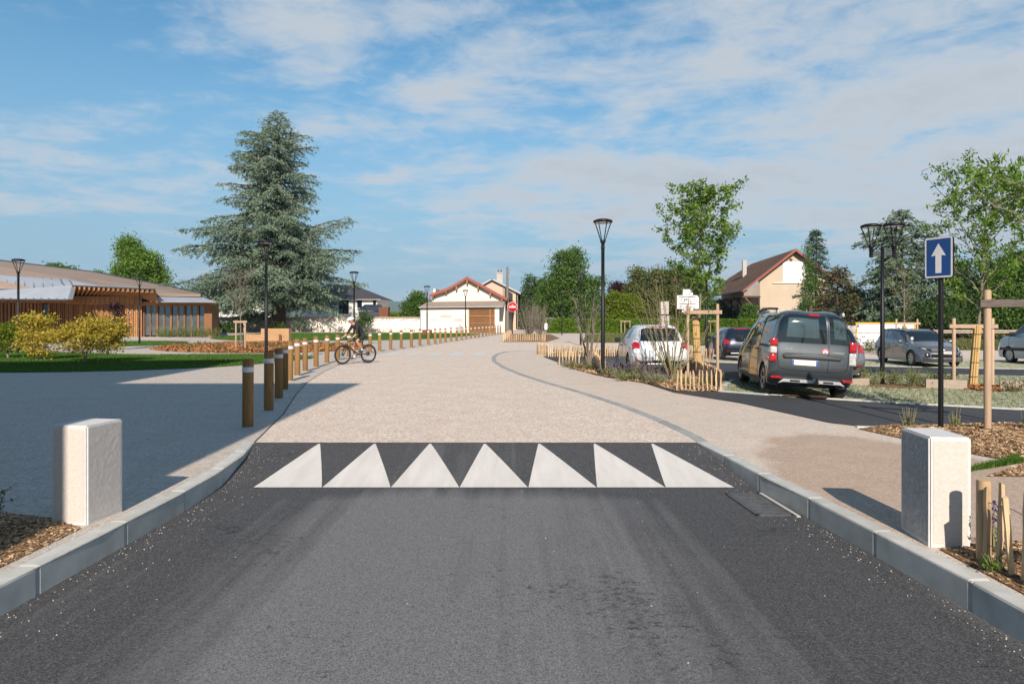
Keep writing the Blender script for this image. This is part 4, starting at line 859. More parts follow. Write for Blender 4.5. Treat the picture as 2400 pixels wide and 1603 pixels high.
# ---- hipped house behind the wall
VZ = 118.0; vx = PX(840, VZ); vh = empty('house', (vx, VZ, 0), 0, 'white house with dark hipped tile roof behind the boundary wall', 'house')
def v_(x, y, dz=0.0): q = P(x, y, VZ + dz); return (q.x - vx, dz, q.z)
ex0, ex1 = PX(690, VZ) - vx, PX(884, VZ) - vx
mb = MB(); mb.box(((ex0 + ex1) / 2, 5, 2.7), (ex1 - ex0, 10, 5.4)); mb.build('wall', MT['white_render'], vh)
ze = v_(0, 700)[2]; e0, e1, e2, e3 = (ex0 - .8, -.9, ze), (ex1 + .8, -.9, ze), (ex1 + .8, 10.9, ze), (ex0 - .8, 10.9, ze); r0, r1 = (ex0 + 4.5, 5, v_(0, 668)[2] + .3), (v_(812, 668)[0], 5, v_(0, 668)[2] + .3)
for pts in ([e0, e1, r1, r0], [e1, e2, r1], [e2, e3, r0, r1], [e3, e0, r0]):
    mb = MB(); mb.slab(pts, 0.12); mb.build('roof_slope', MT['tile_dark'], vh)
mb = MB(); mb.box(((ex0 + ex1) / 2, 5, ze - 0.16), (ex1 - ex0 + 1.5, 11.6, 0.1)); mb.build('soffit', MT['white_render'], vh)
for x, y0_, y1_, w in ((806, 704, 735, 1.7), (843, 704, 722, 0.8), (750, 704, 722, 1.2), (720, 704, 722, 1.2), (878, 704, 716, 0.5)):
    p, q = v_(x, y0_), v_(x, y1_); mb = MB(); mb.box((p[0], -0.02, (p[2] + q[2]) / 2), (w, 0.12, p[2] - q[2])); wi = mb.build('window', MT['dark_glass'], vh)
    mb = MB(); mb.box((p[0], -0.06, q[2] - 0.05), (w + 0.2, 0.2, 0.1)); mb.build('sill', MT['kerb'], wi)
g1 = empty('garden_shed', (PX(868, 104), 104, 0), 0, 'dark grey shed roof peeping over the wall below the hipped house', 'shed')
mb = MB(); mb.box((0, 1.5, 1.5), (3.6, 3, 3.0)); mb.build('wall', MT['anthracite'], g1)
mb = MB(); z0, z1 = PH(727, 104), PH(713, 104); mb.slab([(-2.0, -.2, z0), (2.1, -.2, z0 - .1), (1.2, 2.6, z1), (-1.4, 2.6, z1)], 0.08); mb.build('shed_roof', MT['anthracite'], g1)
bz = 99.5; fb = empty('fire_bowl', (PX(901, bz), bz, 0), 0, 'rusty square steel planter rising above the wall coping', 'planter')
mb = MB(); zt, zb = PH(720, bz), 1.6; mb.box((0, 0, (zt + zb) / 2), (1.15, 1.15, zt - zb), taper=1.25); mb.build('bowl', MT['rust'], fb); mb = MB(); mb.box((0, 0, 0.85), (0.5, 0.5, 1.7)); mb.build('pedestal', MT['rust'], fb)
# far white house on the left, seen through the cedar
WZ = 112.0; wh = empty('house', (PX(560, WZ), WZ, 0), 0, 'white house wall glimpsed left of the cedar trunk above the boundary wall', 'house')
mb = MB(); mb.box((0, 4, 2.6), (PX(640, WZ) - PX(470, WZ), 8, 5.2)); mb.build('wall', MT['white_render'], wh)
mb = MB(); mb.slab([(-6.8, -0.7, 5.1), (6.6, -0.7, 5.1), (5.5, 4, 6.6), (-5.5, 4, 6.6)], 0.15); mb.build('roof_slope', MT['tile_dark'], wh)
mb = MB(); mb.slab([(5.5, 4, 6.6), (6.6, 8.7, 5.1), (-6.8, 8.7, 5.1), (-5.5, 4, 6.6)][::-1], 0.15); mb.build('roof_slope', MT['tile_dark'], wh)
for x in (530, 552):
    mb = MB(); mb.box((PX(x, WZ) - PX(560, WZ), -0.02, 3.4), (0.9, 0.1, 1.6)); wi = mb.build('window', MT['anthracite'], wh)

# ---- goods shed on the right
SZ = 95.0; SX = PX(1779, SZ)
shed = empty('goods_shed', (SX, SZ, 0), R(-6), 'beige gabled goods shed with brown tile roof, red bargeboards and open canopy', 'building')
def s__(x, y): return ((x - 1779) * SZ / FOC, CAMH + (HY - y) * SZ / FOC)
pk = s__(1858, 586); wr = s__(1932, 640)[0]; el = s__(1739, 681)
mb = MB(); front(mb, [(0, -0.2), (0, s__(1779, 657)[1]), (pk[0], pk[1] - 0.45), (wr, s__(0, 640)[1]), (wr, -0.2)], 0, 0.4); mb.build('gable_wall', MT['beige_render'], shed)
mb = MB(); mb.box((0.2, 13.2, 3.0), (0.4, 26, 6.2)); mb.build('side_wall', MT['grey_shade_render'], shed)
mb = MB(); mb.box((wr - 0.2, 13.2, 3.2), (0.4, 26, 6.6)); mb.build('side_wall', MT['grey_shade_render'], shed)
rr = (wr + 1.2, s__(0, 640)[1] - 1.3)
mb = MB(); mb.slab([(el[0], -0.8, el[1]), (pk[0], -0.8, pk[1]), (pk[0], 24, pk[1]), (pk[0] - 3.2, 27.5, pk[1] - 2.3), (el[0], 27.5, el[1])], 0.22); mb.build('roof_slope', MT['tile_brown'], shed)
mb = MB(); mb.slab([(pk[0], -0.8, pk[1]), (rr[0], -0.8, rr[1]), (rr[0], 27.5, rr[1]), (pk[0], 24, pk[1])], 0.22); mb.build('roof_slope', MT['tile_brown'], shed)
for a, b in ((el, pk), (pk, rr)):
    mb = MB(); front(mb, [(a[0], a[1] - 0.32), (b[0], b[1] - 0.32), (b[0], b[1] + 0.05), (a[0], a[1] + 0.05)], -0.95, -0.8); mb.build('bargeboard', MT['tile_red'], shed)
mb = MB(); mb.tube([(el[0] - 0.1, -0.9, el[1] - 0.1), (el[0] - 0.1, 27.5, el[1] - 0.1)], 0.12, 6); mb.build('gutter', MT['anthracite'], shed)
p, q = s__(1832, 614.5), s__(1882, 663)
mb = MB(); mb.box(((p[0] + q[0]) / 2, -0.05, (p[1] + q[1]) / 2), (q[0] - p[0], 0.12, p[1] - q[1])); mb.build('white_shutter', MT['white_paint'], shed)
mb = MB(); mb.box(((p[0] + q[0]) / 2 - 0.5, -0.07, q[1] - 0.05), (q[0] - p[0] + 1.6, 0.18, 0.12)); mb.build('string_course', MT['cream'], shed)
p = s__(1851, 610); mb = MB(); mb.box((p[0], -0.02, p[1]), (0.35, 0.1, 0.3)); mb.build('vent', MT['dark_timber'], shed)
mb = MB(); mb.box((1.3, 14.5, 9.55), (0.6, 0.6, 3.3)); mb.build('chimney', MT['concrete_post'], shed)
for k, yy in enumerate((-0.5, 5.5, 11.5, 17.5, 23.5)):
    zz = el[1] - 0.9; mb = MB(); mb.box((el[0] / 2, yy, zz), (-el[0] + 0.1, 0.22, 0.25)); mb.build('canopy_beam', MT['dark_timber'], shed)
    mb = MB(); mb.tube([(el[0] + 0.3, yy, zz), (-0.05, yy, zz - 2.3)], 0.12, 6); mb.build('canopy_brace', MT['tile_brown'] if k == 0 else MT['dark_timber'], shed)
    mb = MB(); mb.box((-0.12, yy, zz - 1.2), (0.2, 0.2, 2.6)); mb.build('wall_post', MT['dark_timber'], shed)
for yy in (4, 13): mb = MB(); mb.box((-0.03, yy, 3.0), (0.08, 1.2, 2.2)); mb.build('window', MT['dark_timber'], shed)
mb = MB(); mb.slab([(el[0] + 0.2, -0.55, el[1] - 0.35), (0, -0.55, s__(1779, 662)[1]), (0, -0.55, el[1] - 0.9), (el[0] + 0.2, -0.55, el[1] - 0.9)][::-1], 0.06); mb.build('canopy_gusset', MT['grey_shade_render'], shed)
# ---- white site hoarding with yellow frame, post-and-rail behind the car park
hz_ = 40.0; q0, q1 = PX(2010, hz_), PX(2139, hz_); zt, zb = PH(758.5, hz_), -0.05
ho = empty('hoarding', ((q0 + q1) / 2, hz_, 0), R(-4), 'white site hoarding with yellow frame behind the silver estate car', 'hoarding'); w = (q1 - q0)
mb = MB(); mb.box((0, 0, zt / 2), (w, 0.05, zt)); mb.build('panel', MT['white_paint'], ho)
mb = MB(); mb.box((0, -0.03, zt + 0.03), (w + 0.16, 0.08, 0.08)).box((-w / 2 - 0.04, -0.03, zt / 2), (0.08, 0.08, zt)).box((w / 2 + 0.04, -0.03, zt / 2), (0.08, 0.08, zt)); mb.build('yellow_frame', MT['yellow_paint'], ho)
mb = MB(); mb.box((0, -0.04, zt * 0.62), (w, 0.04, 0.03)); mb.build('middle_rail', MT['galv'], ho)
for dx, dz, r in ((-0.05, 0.62, 0.13), (0.75, 0.80, 0.07), (-w / 2 + 0.08, 0.9, 0.05)):
    mb = MB(); mb.lathe([(0, 0), (r, 0), (r, 0.03), (0, 0.03)], 12, Matrix.Translation((dx, -0.03, zt * dz)) @ Matrix.Rotation(R(90), 4, 'X')); mb.build('fixing', MT['print_grey'], ho)
mb = MB(); mb.box((-w / 2 - 0.35, 0.05, zt * 0.45), (0.45, 0.5, zt * 0.95)); mb.build('end_post', MT['concrete_post'], ho)
fz = 41.5; fr = empty('post_and_rail_fence', (PX(2220, fz), fz, 0), R(-2), 'pale two-rail fence in front of the shrubs behind the parked cars', 'fence')
for zz in (PH(775, fz), PH(779.5, fz)):
    mb = MB(); mb.box((1.0, 0, zz), (22, 0.06, 0.075)); mb.build('rail', MT['sleeper_wood'], fr)
for k in range(8): mb = MB(); mb.box((-9.5 + k * 3, 0.05, 0.55), (0.09, 0.09, 1.1)); mb.build('post', MT['sleeper_wood'], fr)
# ================================================================== STREET FURNITURE
ORD = ['nearest', 'second', 'third', 'fourth', 'fifth', 'sixth', 'seventh', 'eighth', 'ninth', 'tenth', 'eleventh', 'twelfth', 'thirteenth', 'fourteenth', 'fifteenth', 'sixteenth', 'seventeenth', 'eighteenth', 'nineteenth', 'twentieth',
       'twenty-first', 'twenty-second', 'twenty-third', 'twenty-fourth', 'twenty-fifth', 'twenty-sixth', 'twenty-seventh', 'twenty-eighth', 'twenty-ninth', 'thirtieth', 'thirty-first', 'thirty-second', 'thirty-third', 'thirty-fourth', 'thirty-fifth', 'thirty-sixth']
BP = [(580.8, 1002), (629.8, 962.9), (653.5, 934.5), (667, 913.5), (679.4, 893.5), (697, 881), (715.5, 870.6), (741, 861), (766, 852), (792, 844.5), (817.5, 837), (845.6, 832), (867.5, 827.5), (890, 824), (915.5, 821), (940.4, 817.5),
      (964, 814.7), (984, 811.4), (1004, 809), (1020, 807), (1032, 805), (1044, 803), (1057, 801.4), (1070, 800), (1082, 798), (1093, 796), (1104, 794), (1113.6, 792.6), (1122.4, 791.6), (1131.4, 790), (1139.6, 788.5), (1146.7, 787.5), (1154, 786.5), (1160.6, 785.4), (1167, 784), (1173, 783.4)]
bol = None
for i, p in enumerate(BP):
    X, Y = G(*p)
    lab = ('nearest wooden bollard with a white band, standing in the shadow' if i == 0 else '%s wooden bollard with white band, counting from the near end of the row' % ORD[i])
    if bol is None:
        bol = empty('bollard', (X, Y, 0)); mb = MB(); r = 0.085
        mb.lathe([(r, 0.0), (r, 1.05), (r - 0.012, 1.07), (0.0, 1.07)], 20); mb.build('post', MT['bollard_wood'], bol)
        mb = MB(); mb.lathe([(r + 0.003, 0.865), (r + 0.0045, 0.87), (r + 0.0045, 0.94), (r + 0.003, 0.945)], 20); mb.build('white_band', MT['white_band'], bol)
        mb = MB(); mb.lathe([(r + 0.035, 0.003), (r + 0.03, 0.012), (r - 0.005, 0.014)], 20); mb.build('base_collar', MT['joint'], bol); o = bol
    else:
        o = copy_tree(bol); o.location = (X, Y, 0)
    s = rnd.uniform(0.97, 1.03); o.scale = (s, s, rnd.uniform(0.98, 1.02)); o.rotation_euler = (rnd.gauss(0, 0.006), rnd.gauss(0, 0.006), rnd.uniform(0, 6.28))
    tag(o, lab, 'bollard', 'wooden bollards along the left of the street')
# ---- lamps
def lamp_head(root, base, R_=0.29, H_=0.62, sub=True):
    x, y, z = base
    mb = MB(); mb.lathe([(0.052, z - 0.28), (0.052, z - 0.03), (0.075, z), (0.085, z + 0.05), (0.05, z + 0.075), (0.0, z + 0.08)], 16, Matrix.Translation((x, y, 0))); mb.build('lamp_neck', MT['black_metal'], root)
    for k in range(4):
        a = math.pi / 4 + k * math.pi / 2; mb = MB()
        mb.tube([(x + 0.06 * math.cos(a), y + 0.06 * math.sin(a), z + 0.03), (x + R_ * 0.78 * math.cos(a), y + R_ * 0.78 * math.sin(a), z + H_ - 0.12), (x + R_ * 0.93 * math.cos(a), y + R_ * 0.93 * math.sin(a), z + H_ - 0.03)], 0.016, 6); mb.build('lamp_arm', MT['black_metal'], root)
    mb = MB(); mb.lathe([(0.0, z + H_ + 0.075), (R_ * 0.6, z + H_ + 0.065), (R_ * 0.95, z + H_ + 0.03), (R_ * 1.0, z + H_), (R_ * 0.97, z + H_ - 0.03), (R_ * 0.85, z + H_ - 0.04), (R_ * 0.85, z + H_ - 0.02)], 28, Matrix.Translation((x, y, 0))); hd = mb.build('lamp_hood', MT['black_metal'], root)
    mb = MB(); mb.lathe([(R_ * 0.86, z + H_ - 0.03), (0.0, z + H_ - 0.034)], 24, Matrix.Translation((x, y, 0))); mb.build('lens', MT['lens'], hd)
def lamp(px, Z, label, H=4.63, proto=[]):
    X = PX(px, Z); r = empty('street_lamp', (X, Z, hgt(X, Z)), 0, label, 'street lamp', 'black post-top street lamps')
    if not proto:
        mb = MB(); mb.lathe([(0.075, 0), (0.075, 0.012)], 16); mb.lathe([(0.062, 0), (0.062, 2.3), (0.052, 2.32), (0.05, 3.75), (0.058, 3.76), (0.058, 3.82), (0.05, 3.83)], 16); mb.build('pole', MT['black_metal'], r); lamp_head(r, (0, 0, 3.94)); proto.append(r)
    else:
        for c in proto[0].children: copy_tree(c, r)
    r.rotation_euler = (0, 0, rnd.uniform(0, 1.5)); return r
for px, Z, lab in ((1413, 20.2, 'tall black street lamp nearest the white hatchback'), (624, 25.6, 'black street lamp in front of the big cedar'), (43, 33.3, 'leftmost black street lamp, behind the yellow maples'),
                   (327, 46, 'black street lamp in front of the timber canopy'), (830, 42, 'black street lamp directly behind the cyclist'), (1001, 59.6, 'black street lamp at the left end of the cream barn'),
                   (1091, 67.7, 'black street lamp in front of the middle of the barn'), (1361, 44, 'black street lamp behind the bare multi-stem shrub'), (1317, 75, 'distant black street lamp beside the far path'),
                   (1656, 33.0, 'black street lamp left of the navy car'), (2308, 31.5, 'black street lamp behind the staked tree on the right')):
    lamp(px, Z, lab)
X, Y = G(2068, 904); d2 = empty('double_street_lamp', (X, Y, hgt(X, Y)), 0, 'black street lamp with two heads on a crossbar, right of the grey van', 'street lamp', 'black post-top street lamps')
mb = MB(); mb.lathe([(0.062, 0), (0.062, 2.3), (0.052, 2.32), (0.05, 4.02), (0, 4.02)], 16); mb.build('pole', MT['black_metal'], d2)
u = Vector((0.93, -0.37)).normalized() * 0.29
mb = MB(); mb.box((0, 0, 3.82), (0.66, 0.05, 0.13), rz=math.atan2(u.y, u.x)); mb.build('crossbar', MT['anthracite'], d2)
lamp_head(d2, (-u.x, -u.y, 4.0)); lamp_head(d2, (u.x, u.y, 4.0))
# ---- stone blocks
def stone(name, c, size, rz, label, rough_left):
    r = empty(name, (c[0], c[1], 0.0), rz, label, 'stone block'); w, d, h = size
    bm = bmesh.new(); bmesh.ops.create_cube(bm, size=1.0)
    for v in bm.verts: v.co = Vector((v.co.x * w, v.co.y * d, (v.co.z + 0.5) * (h + 0.1) - 0.1))
    bmesh.ops.bevel(bm, geom=bm.edges[:], offset=0.012, segments=2, affect='EDGES')
    me = bpy.data.meshes.new('block'); bm.to_mesh(me); bm.free(); link('block', me, MT['stone_edge'], r)
    def panel(nm, m, face, amp, inset=0.028):
        nx, ny = 24, 44; V = []; rr = random.Random(nm + label)
        for j in range(ny + 1):
            for i in range(nx + 1):
                u_, v_ = i / nx, j / ny; e = min(u_, 1 - u_, v_, 1 - v_); k = 1.0 if e > 0.001 else 0.0
                off = 0.002 + k * rr.uniform(-amp, amp) * (0.6 if e < 0.05 else 1)
                zz = inset + v_ * (h - 2 * inset)
                if face == 'front': V.append((-w / 2 + inset + u_ * (w - 2 * inset), -d / 2 - off, zz))
                elif face == 'left': V.append((-w / 2 - off, d / 2 - inset - u_ * (d - 2 * inset), zz))
                else: V.append((w / 2 + off, -d / 2 + inset + u_ * (d - 2 * inset), zz))
        mb = MB(); mb.add(V, [(j * (nx + 1) + i, j * (nx + 1) + i + 1, (j + 1) * (nx + 1) + i + 1, (j + 1) * (nx + 1) + i) for j in range(ny) for i in range(nx)], True); mb.build(nm, m, r)
    panel('hammered_face', MT['stone'], 'front', 0.0012); panel('split_face' if rough_left else 'hammered_face', MT['stone_rough'] if rough_left else MT['stone'], 'left', 0.0032 if rough_left else 0.0012)
    panel('hammered_face', MT['stone'], 'right', 0.0012); return r
stone('stone_block', (3.20, 5.17), (0.29, 0.45, 0.80), R(-6), 'pale stone block with a rough grey side beside the right kerb', True)
stone('stone_block', (-3.54, 5.70), (0.33, 0.40, 0.80), R(-9), 'pale smooth stone block beside the left kerb, half in shadow', False)
# ---- signs
X, Y = G(2205, 1011); sg = empty('one_way_sign', (X, Y, 0.03), R(-66), 'blue one-way sign with white upward arrow on a black pole', 'road sign')
mb = MB(); mb.lathe([(0.036, 0), (0.036, PH(640, Y))], 16); mb.build('pole', MT['black_metal'], sg)
zt, zb = PH(561, Y), PH(656, Y); hh = zt - zb; ww = hh * 0.70; cz = (zt + zb) / 2
def rrect(w, h, r, n=5):
    out = []
    for cx, cz_, a0 in ((w / 2 - r, h / 2 - r, 0), (-w / 2 + r, h / 2 - r, 90), (-w / 2 + r, -h / 2 + r, 180), (w / 2 - r, -h / 2 + r, 270)):
        for k in range(n + 1): a = R(a0 + 90 * k / n); out.append((cx + r * math.cos(a), cz_ + r * math.sin(a)))
    return out
FM = Matrix.Translation((0, -0.05, cz)) @ Matrix.Rotation(R(90), 4, 'X')
mb = MB(); mb.prism(rrect(ww, hh, 0.035), -0.032, 0.0, FM); mb.build('sign_back', MT['black_metal'], sg)
mb = MB(); mb.prism(rrect(ww - 0.004, hh - 0.004, 0.033), 0.0005, 0.002, FM); mb.build('sign_border', MT['sign_white'], sg)
mb = MB(); mb.prism(rrect(ww - 0.055, hh - 0.055, 0.008), 0.0025, 0.004, FM); mb.build('sign_field', MT['sign_blue'], sg)
a = hh; mb = MB(); mb.prism([(-0.075 * a, -0.385 * a), (0.075 * a, -0.385 * a), (0.075 * a, 0.05 * a), (0.185 * a, 0.035 * a), (0, 0.345 * a), (-0.185 * a, 0.035 * a), (-0.075 * a, 0.05 * a)], 0.0045, 0.006, FM); mb.build('arrow', MT['sign_white'], sg)
Z = 53.9; ne = empty('no_entry_sign', (PX(1201, Z), Z, 0), 0, 'round red no-entry sign with white bar in front of the barn', 'road sign')
cz = PH(719.5, Z); FM = Matrix.Translation((0, -0.06, cz)) @ Matrix.Rotation(R(90), 4, 'X')
mb = MB(); mb.lathe([(0.04, 0), (0.04, cz + 0.2)], 10); mb.build('pole', MT['black_metal'], ne)
mb = MB(); mb.lathe([(0, -0.03), (0.40, -0.03), (0.40, 0), (0, 0)], 32, FM); mb.build('sign_rim', MT['sign_white'], ne)
mb = MB(); mb.lathe([(0, 0.004), (0.365, 0.004), (0.365, 0.001)], 32, FM); mb.build('sign_disc', MT['sign_red'], ne)
mb = MB(); mb.box((0, 0, 0.006), (0.54, 0.125, 0.003), M=Matrix.Identity(4)); [None]; mb.v = [tuple(FM @ Vector(v)) for v in mb.v]; mb.build('white_bar', MT['sign_white'], ne)
Z = 42.0; ib = empty('direction_board', (PX(1612, Z), Z, 0), 0, 'white multi-line direction board on a black post behind the white hatchback', 'sign board')
mb = MB(); mb.box((0, 0.06, PH(680, Z) / 2), (0.12, 0.08, PH(680, Z))); mb.build('post', MT['black_metal'], ib)
def brd(x0, x1, y0, y1):
    mb = MB(); w = (x1 - x0) * Z / FOC - 0.02; h = (y1 - y0) * Z / FOC - 0.02; cx = PX((x0 + x1) / 2, Z) - PX(1612, Z); cz = PH((y0 + y1) / 2, Z)
    mb.box((cx, 0, cz), (w, 0.03, h)); b = mb.build('board', MT['white_paint'], ib); return b, cx, cz, w, h
brd(1600, 1624, 678, 692); brd(1598, 1625, 725, 732)
for k in range(4):
    b, cx, cz, w, h = brd(1586.7, 1638, 692 + k * 8.1, 700 + k * 8.1)
    mb = MB(); mb.box((cx - 0.05, -0.02, cz), (w * 0.8, 0.012, 0.045)); mb.build('printed_line', MT['print_grey'], b)
Z = 36.0; tp = empty('concrete_pillar', (PX(1556, Z), Z, hgt(PX(1556, Z), Z)), 0, 'pale square concrete pillar rising behind the white hatchback', 'pillar')
mb = MB(); zz = PH(735, Z); mb.box((0, 0, zz / 2), (0.46, 0.46, zz)); mb.build('shaft', MT['concrete_post'], tp); mb = MB(); mb.box((0, 0, zz + 0.04), (0.36, 0.36, 0.08)); mb.build('dark_band', MT['dark_timber'], tp)
mb = MB(); z2 = PH(702, Z); mb.box((0, 0, (zz + 0.08 + z2) / 2), (0.42, 0.42, z2 - zz - 0.08)); mb.build('cap_block', MT['concrete_post'], tp)
# ---- sleepers and bench blocks
def sleeper(x0, x1, yb, h, label, dep=0.22, m='sleeper_wood', z=None):
    a, b = Vector(G(x0, yb[0])), Vector(G(x1, yb[1])); d = b - a; c = (a + b) / 2; zz = hgt(c.x, c.y)
    r = empty('timber_sleeper', (c.x, c.y, zz), math.atan2(d.y, d.x), label, 'timber'); mb = MB(); mb.bbox((0, dep / 2, h / 2 + 0.01), (d.length, dep, h), 0.012); mb.build('beam', MT[m], r)
    for s in (-1, 1): mb = MB(); mb.box((s * (d.length / 2 - 0.12), dep / 2, h + 0.012), (0.03, 0.03, 0.012)); mb.build('bolt', MT['iron'], r)
sleeper(1993, 2038, (905, 905.5), 0.20, 'short weathered timber sleeper just right of the grey van', 0.2)
sleeper(2170, 2267, (911, 914.5), 0.25, 'long weathered timber sleeper behind the blue sign pole')
sleeper(2344, 2440, (914, 918), 0.24, 'weathered timber sleeper at the right edge of the picture')
sleeper(1700, 1735, (892, 892), 0.24, 'short timber sleeper in front of the grey van by the paling fence')
X, Y = G(632, 800); bb = empty('timber_bench', (X, 51.5, 0), R(-4), 'stepped bench of stacked squared timber beams behind the mulch bed', 'bench')
mb = MB(); mb.bbox((0, 0, 0.28), (PX(675, 51.5) - PX(595, 51.5), 0.5, 0.56), 0.02); mb.build('lower_beam', MT['bench_wood'], bb)
mb = MB(); mb.bbox((0.72, 0.6, 0.5), (PX(683, 51.5) - PX(615, 51.5), 0.5, 1.0), 0.02); mb.build('upper_beam', MT['bench_wood'], bb)
Z = 76; pl = empty('planter_box', (PX(1001, Z), Z, 0), 0, 'rusty steel planter box below the lamp at the left of the barn', 'planter'); mb = MB(); mb.box((0, 0, 0.26), (1.0, 0.8, 0.5)); mb.build('box', MT['rust'], pl); mb = MB(); mb.box((0, 0, 0.53), (1.08, 0.88, 0.05)); mb.build('rim', MT['rust'], pl)
Z = 84; bo = empty('boulder', (PX(1080, Z), Z, 0), 0, 'grey boulder leaning at the foot of the barn wall', 'boulder')
bm = bmesh.new(); bmesh.ops.create_icosphere(bm, subdivisions=3, radius=0.55)
for v in bm.verts: v.co = Vector((v.co.x * 0.8, v.co.y * 0.6, v.co.z * 1.0 + 0.45)) * (1 + 0.12 * math.sin(v.co.x * 7 + v.co.z * 5))
me = bpy.data.meshes.new('rock'); bm.to_mesh(me); bm.free(); link('rock', me, MT['concrete_post'], bo)
# ---- chestnut paling fences
def pale_mesh(w, h, seed):
    r = random.Random(seed); mb = MB(); n = 5; V = []
    for k in range(n + 1):
        t = k / n; z = -0.05 + t * (h + 0.05); ww = w * (1 + r.uniform(-0.12, 0.12)) * (0.75 if k == n else 1); dx = r.uniform(-0.006, 0.006)
        zz = [z, z, z, z]
        if k == n: zz = [z - r.uniform(0, 0.03) for _ in range(4)]
        V += [(dx - ww / 2, -0.011, zz[0]), (dx + ww / 2, -0.012, zz[1]), (dx + ww / 2 * 0.9, 0.012, zz[2]), (dx - ww / 2 * 0.9, 0.011, zz[3])]
    F = [(k * 4 + i, k * 4 + (i + 1) % 4, (k + 1) * 4 + (i + 1) % 4, (k + 1) * 4 + i) for k in range(n) for i in range(4)] + [(n * 4, n * 4 + 1, n * 4 + 2, n * 4 + 3)]
    mb.add(V, F); return mb.mesh('pale')
PALES = []
def fence(L, pitch, h, label, w=0.038, posts=True, lean=0.03, wires=True, wild=0.0):
    rt = empty('paling_fence', (L[0][0], L[0][1], hgt(*L[0])), 0, label, 'fence', 'low chestnut paling fences'); o0 = Vector((L[0][0], L[0][1], hgt(*L[0])))
    pts = resample(L, pitch)
    for i, p in enumerate(pts):
        key = (round(w, 3), round(h, 2)); M_ = [q for q in PALES if q[0] == key]
        if len(M_) < 6: me = pale_mesh(w, h, len(PALES) + 1); me.materials.append(MT['pale_wood']); PALES.append((key, me))
        else: me = rnd.choice(M_)[1]
        a = pts[min(i + 1, len(pts) - 1)] - pts[max(i - 1, 0)]
        o = bpy.data.objects.new('pale', me); col.objects.link(o); o.parent = rt
        o.location = (p.x - o0.x, p.y - o0.y, hgt(p.x, p.y) - o0.z + 0.02); s = rnd.uniform(0.94, 1.06)
        o.rotation_euler = (rnd.gauss(0, lean), rnd.gauss(0, lean + wild), math.atan2(a.y, a.x) + rnd.gauss(0, 0.12)); o.scale = (rnd.uniform(0.8, 1.25), rnd.uniform(0.9, 1.3), s)
    if wires:
        for zf in (0.27, 0.8):
            mb = MB(); pp = []
            for i, p in enumerate(pts): pp.append((p.x - o0.x + rnd.uniform(-.004, .004), p.y - o0.y - 0.016, hgt(p.x, p.y) - o0.z + h * zf + rnd.uniform(-.01, .01)))
            if len(pp) > 1: mb.tube(pp, 0.0028, 5); mb.build('wire', MT['wire'], rt)
    return rt
f6 = fence([(3.20, 4.60), (3.19, 3.2), (3.2, 2.0)], 0.115, 0.54, 'low paling fence of split stakes beside the right stone block', 0.036, lean=0.05)
mb = MB(); mb.tube([(0.02, 0.06, -0.05), (0.02, 0.06, 0.56)], 0.045, 10); mb.build('end_post', MT['pale_wood'], f6)
fence([G(1587, 917), G(1690, 918)], 0.098, 0.47, 'low paling fence facing the street at the corner of the lamp bed', 0.034)
fence([G(1690, 916), G(1655, 893), G(1622, 877), (5.45, 22.6)], 0.09, 0.47, 'low paling fence running back from the street between white hatchback and grey van', 0.034)
fence([G(1285, 837), (5.2, 30.9)], 0.105, 0.56, 'long low paling fence across the car park aisle behind the white hatchback', 0.042)
fence([G(1285, 836), (1.2, 33.2)], 0.13, 0.56, 'short paling fence end turning back from the aisle', 0.04)
fence([G(1311, 855.5), (2.55, 25.0), (2.95, 24.6)], 0.12, 0.50, 'short paling fence in front of the bare multi-stem shrub', 0.036)
fence([(2.95, 24.4), (2.75, 21.5), (2.80, 20.4)], 0.11, 0.50, 'paling fence running toward the street beside the tall lamp', 0.036)
fence([G(1180, 801), G(1281, 800.5)], 0.145, 0.58, 'far paling fence around the bed of the no-entry sign', 0.055)
fence([G(1180, 800), G(1196, 786)], 0.25, 0.58, 'far paling fence side beside the barn', 0.055)
fence([(7.0, 28.6), (8.0, 29.4), (8.4, 28.5)], 0.11, 0.60, 'loose leaning paling fence left of the navy car', 0.036, lean=0.12, wild=0.14)
# far temporary items by the path
Z = 95; tb = empty('barrier', (PX(1285, Z), Z, 0), 0, 'white and red site barrier at the end of the far path', 'barrier')
mb = MB(); mb.box((0, 0, 0.75), (1.1, 0.3, 0.9)); mb.build('panel', MT['white_paint'], tb); mb = MB(); mb.box((0.4, -0.16, 1.0), (0.5, 0.03, 0.3)); mb.build('red_stripe', MT['sign_red'], tb)
mb = MB(); mb.tube([(-0.3, 0.3, 0), (-0.3, 0.3, 1.9), (1.5, 0.3, 1.9), (1.5, 0.3, 0)], 0.04, 6); mb.build('frame', MT['galv'], tb)
# ================================================================== TREES AND PLANTS
def leaf_quads(C, size, rs, aspect=0.55, dirs=None, jitter=1.0):
    """one rhombic leaf per centre; optional growth directions"""
    n = len(C); s = size * rs.uniform(0.65, 1.35, n)[:, None]
    u = rs.normal(0, 1, (n, 3)) * jitter
    if dirs is not None: u = u + dirs
    u /= np.linalg.norm(u, axis=1)[:, None] + 1e-9
    w = np.cross(u, rs.normal(0, 1, (n, 3))); w /= np.linalg.norm(w, axis=1)[:, None] + 1e-9
    V = np.stack([C - u * s * 0.5, C + w * s * aspect * 0.5 + u * s * 0.05, C + u * s * 0.5, C - w * s * aspect * 0.5 + u * s * 0.05], 1)
    return V.reshape(-1, 3)
def qf(n): return np.arange(4 * n, dtype=np.int32).reshape(n, 4)
def foliage(name, C, size, m, parent, rs, aspect=0.55, dirs=None, jitter=1.0):
    C = np.asarray(C, dtype=float)
    return link(name, npmesh(name, leaf_quads(C, size, rs, aspect, dirs, jitter), qf(len(C))), m, parent)
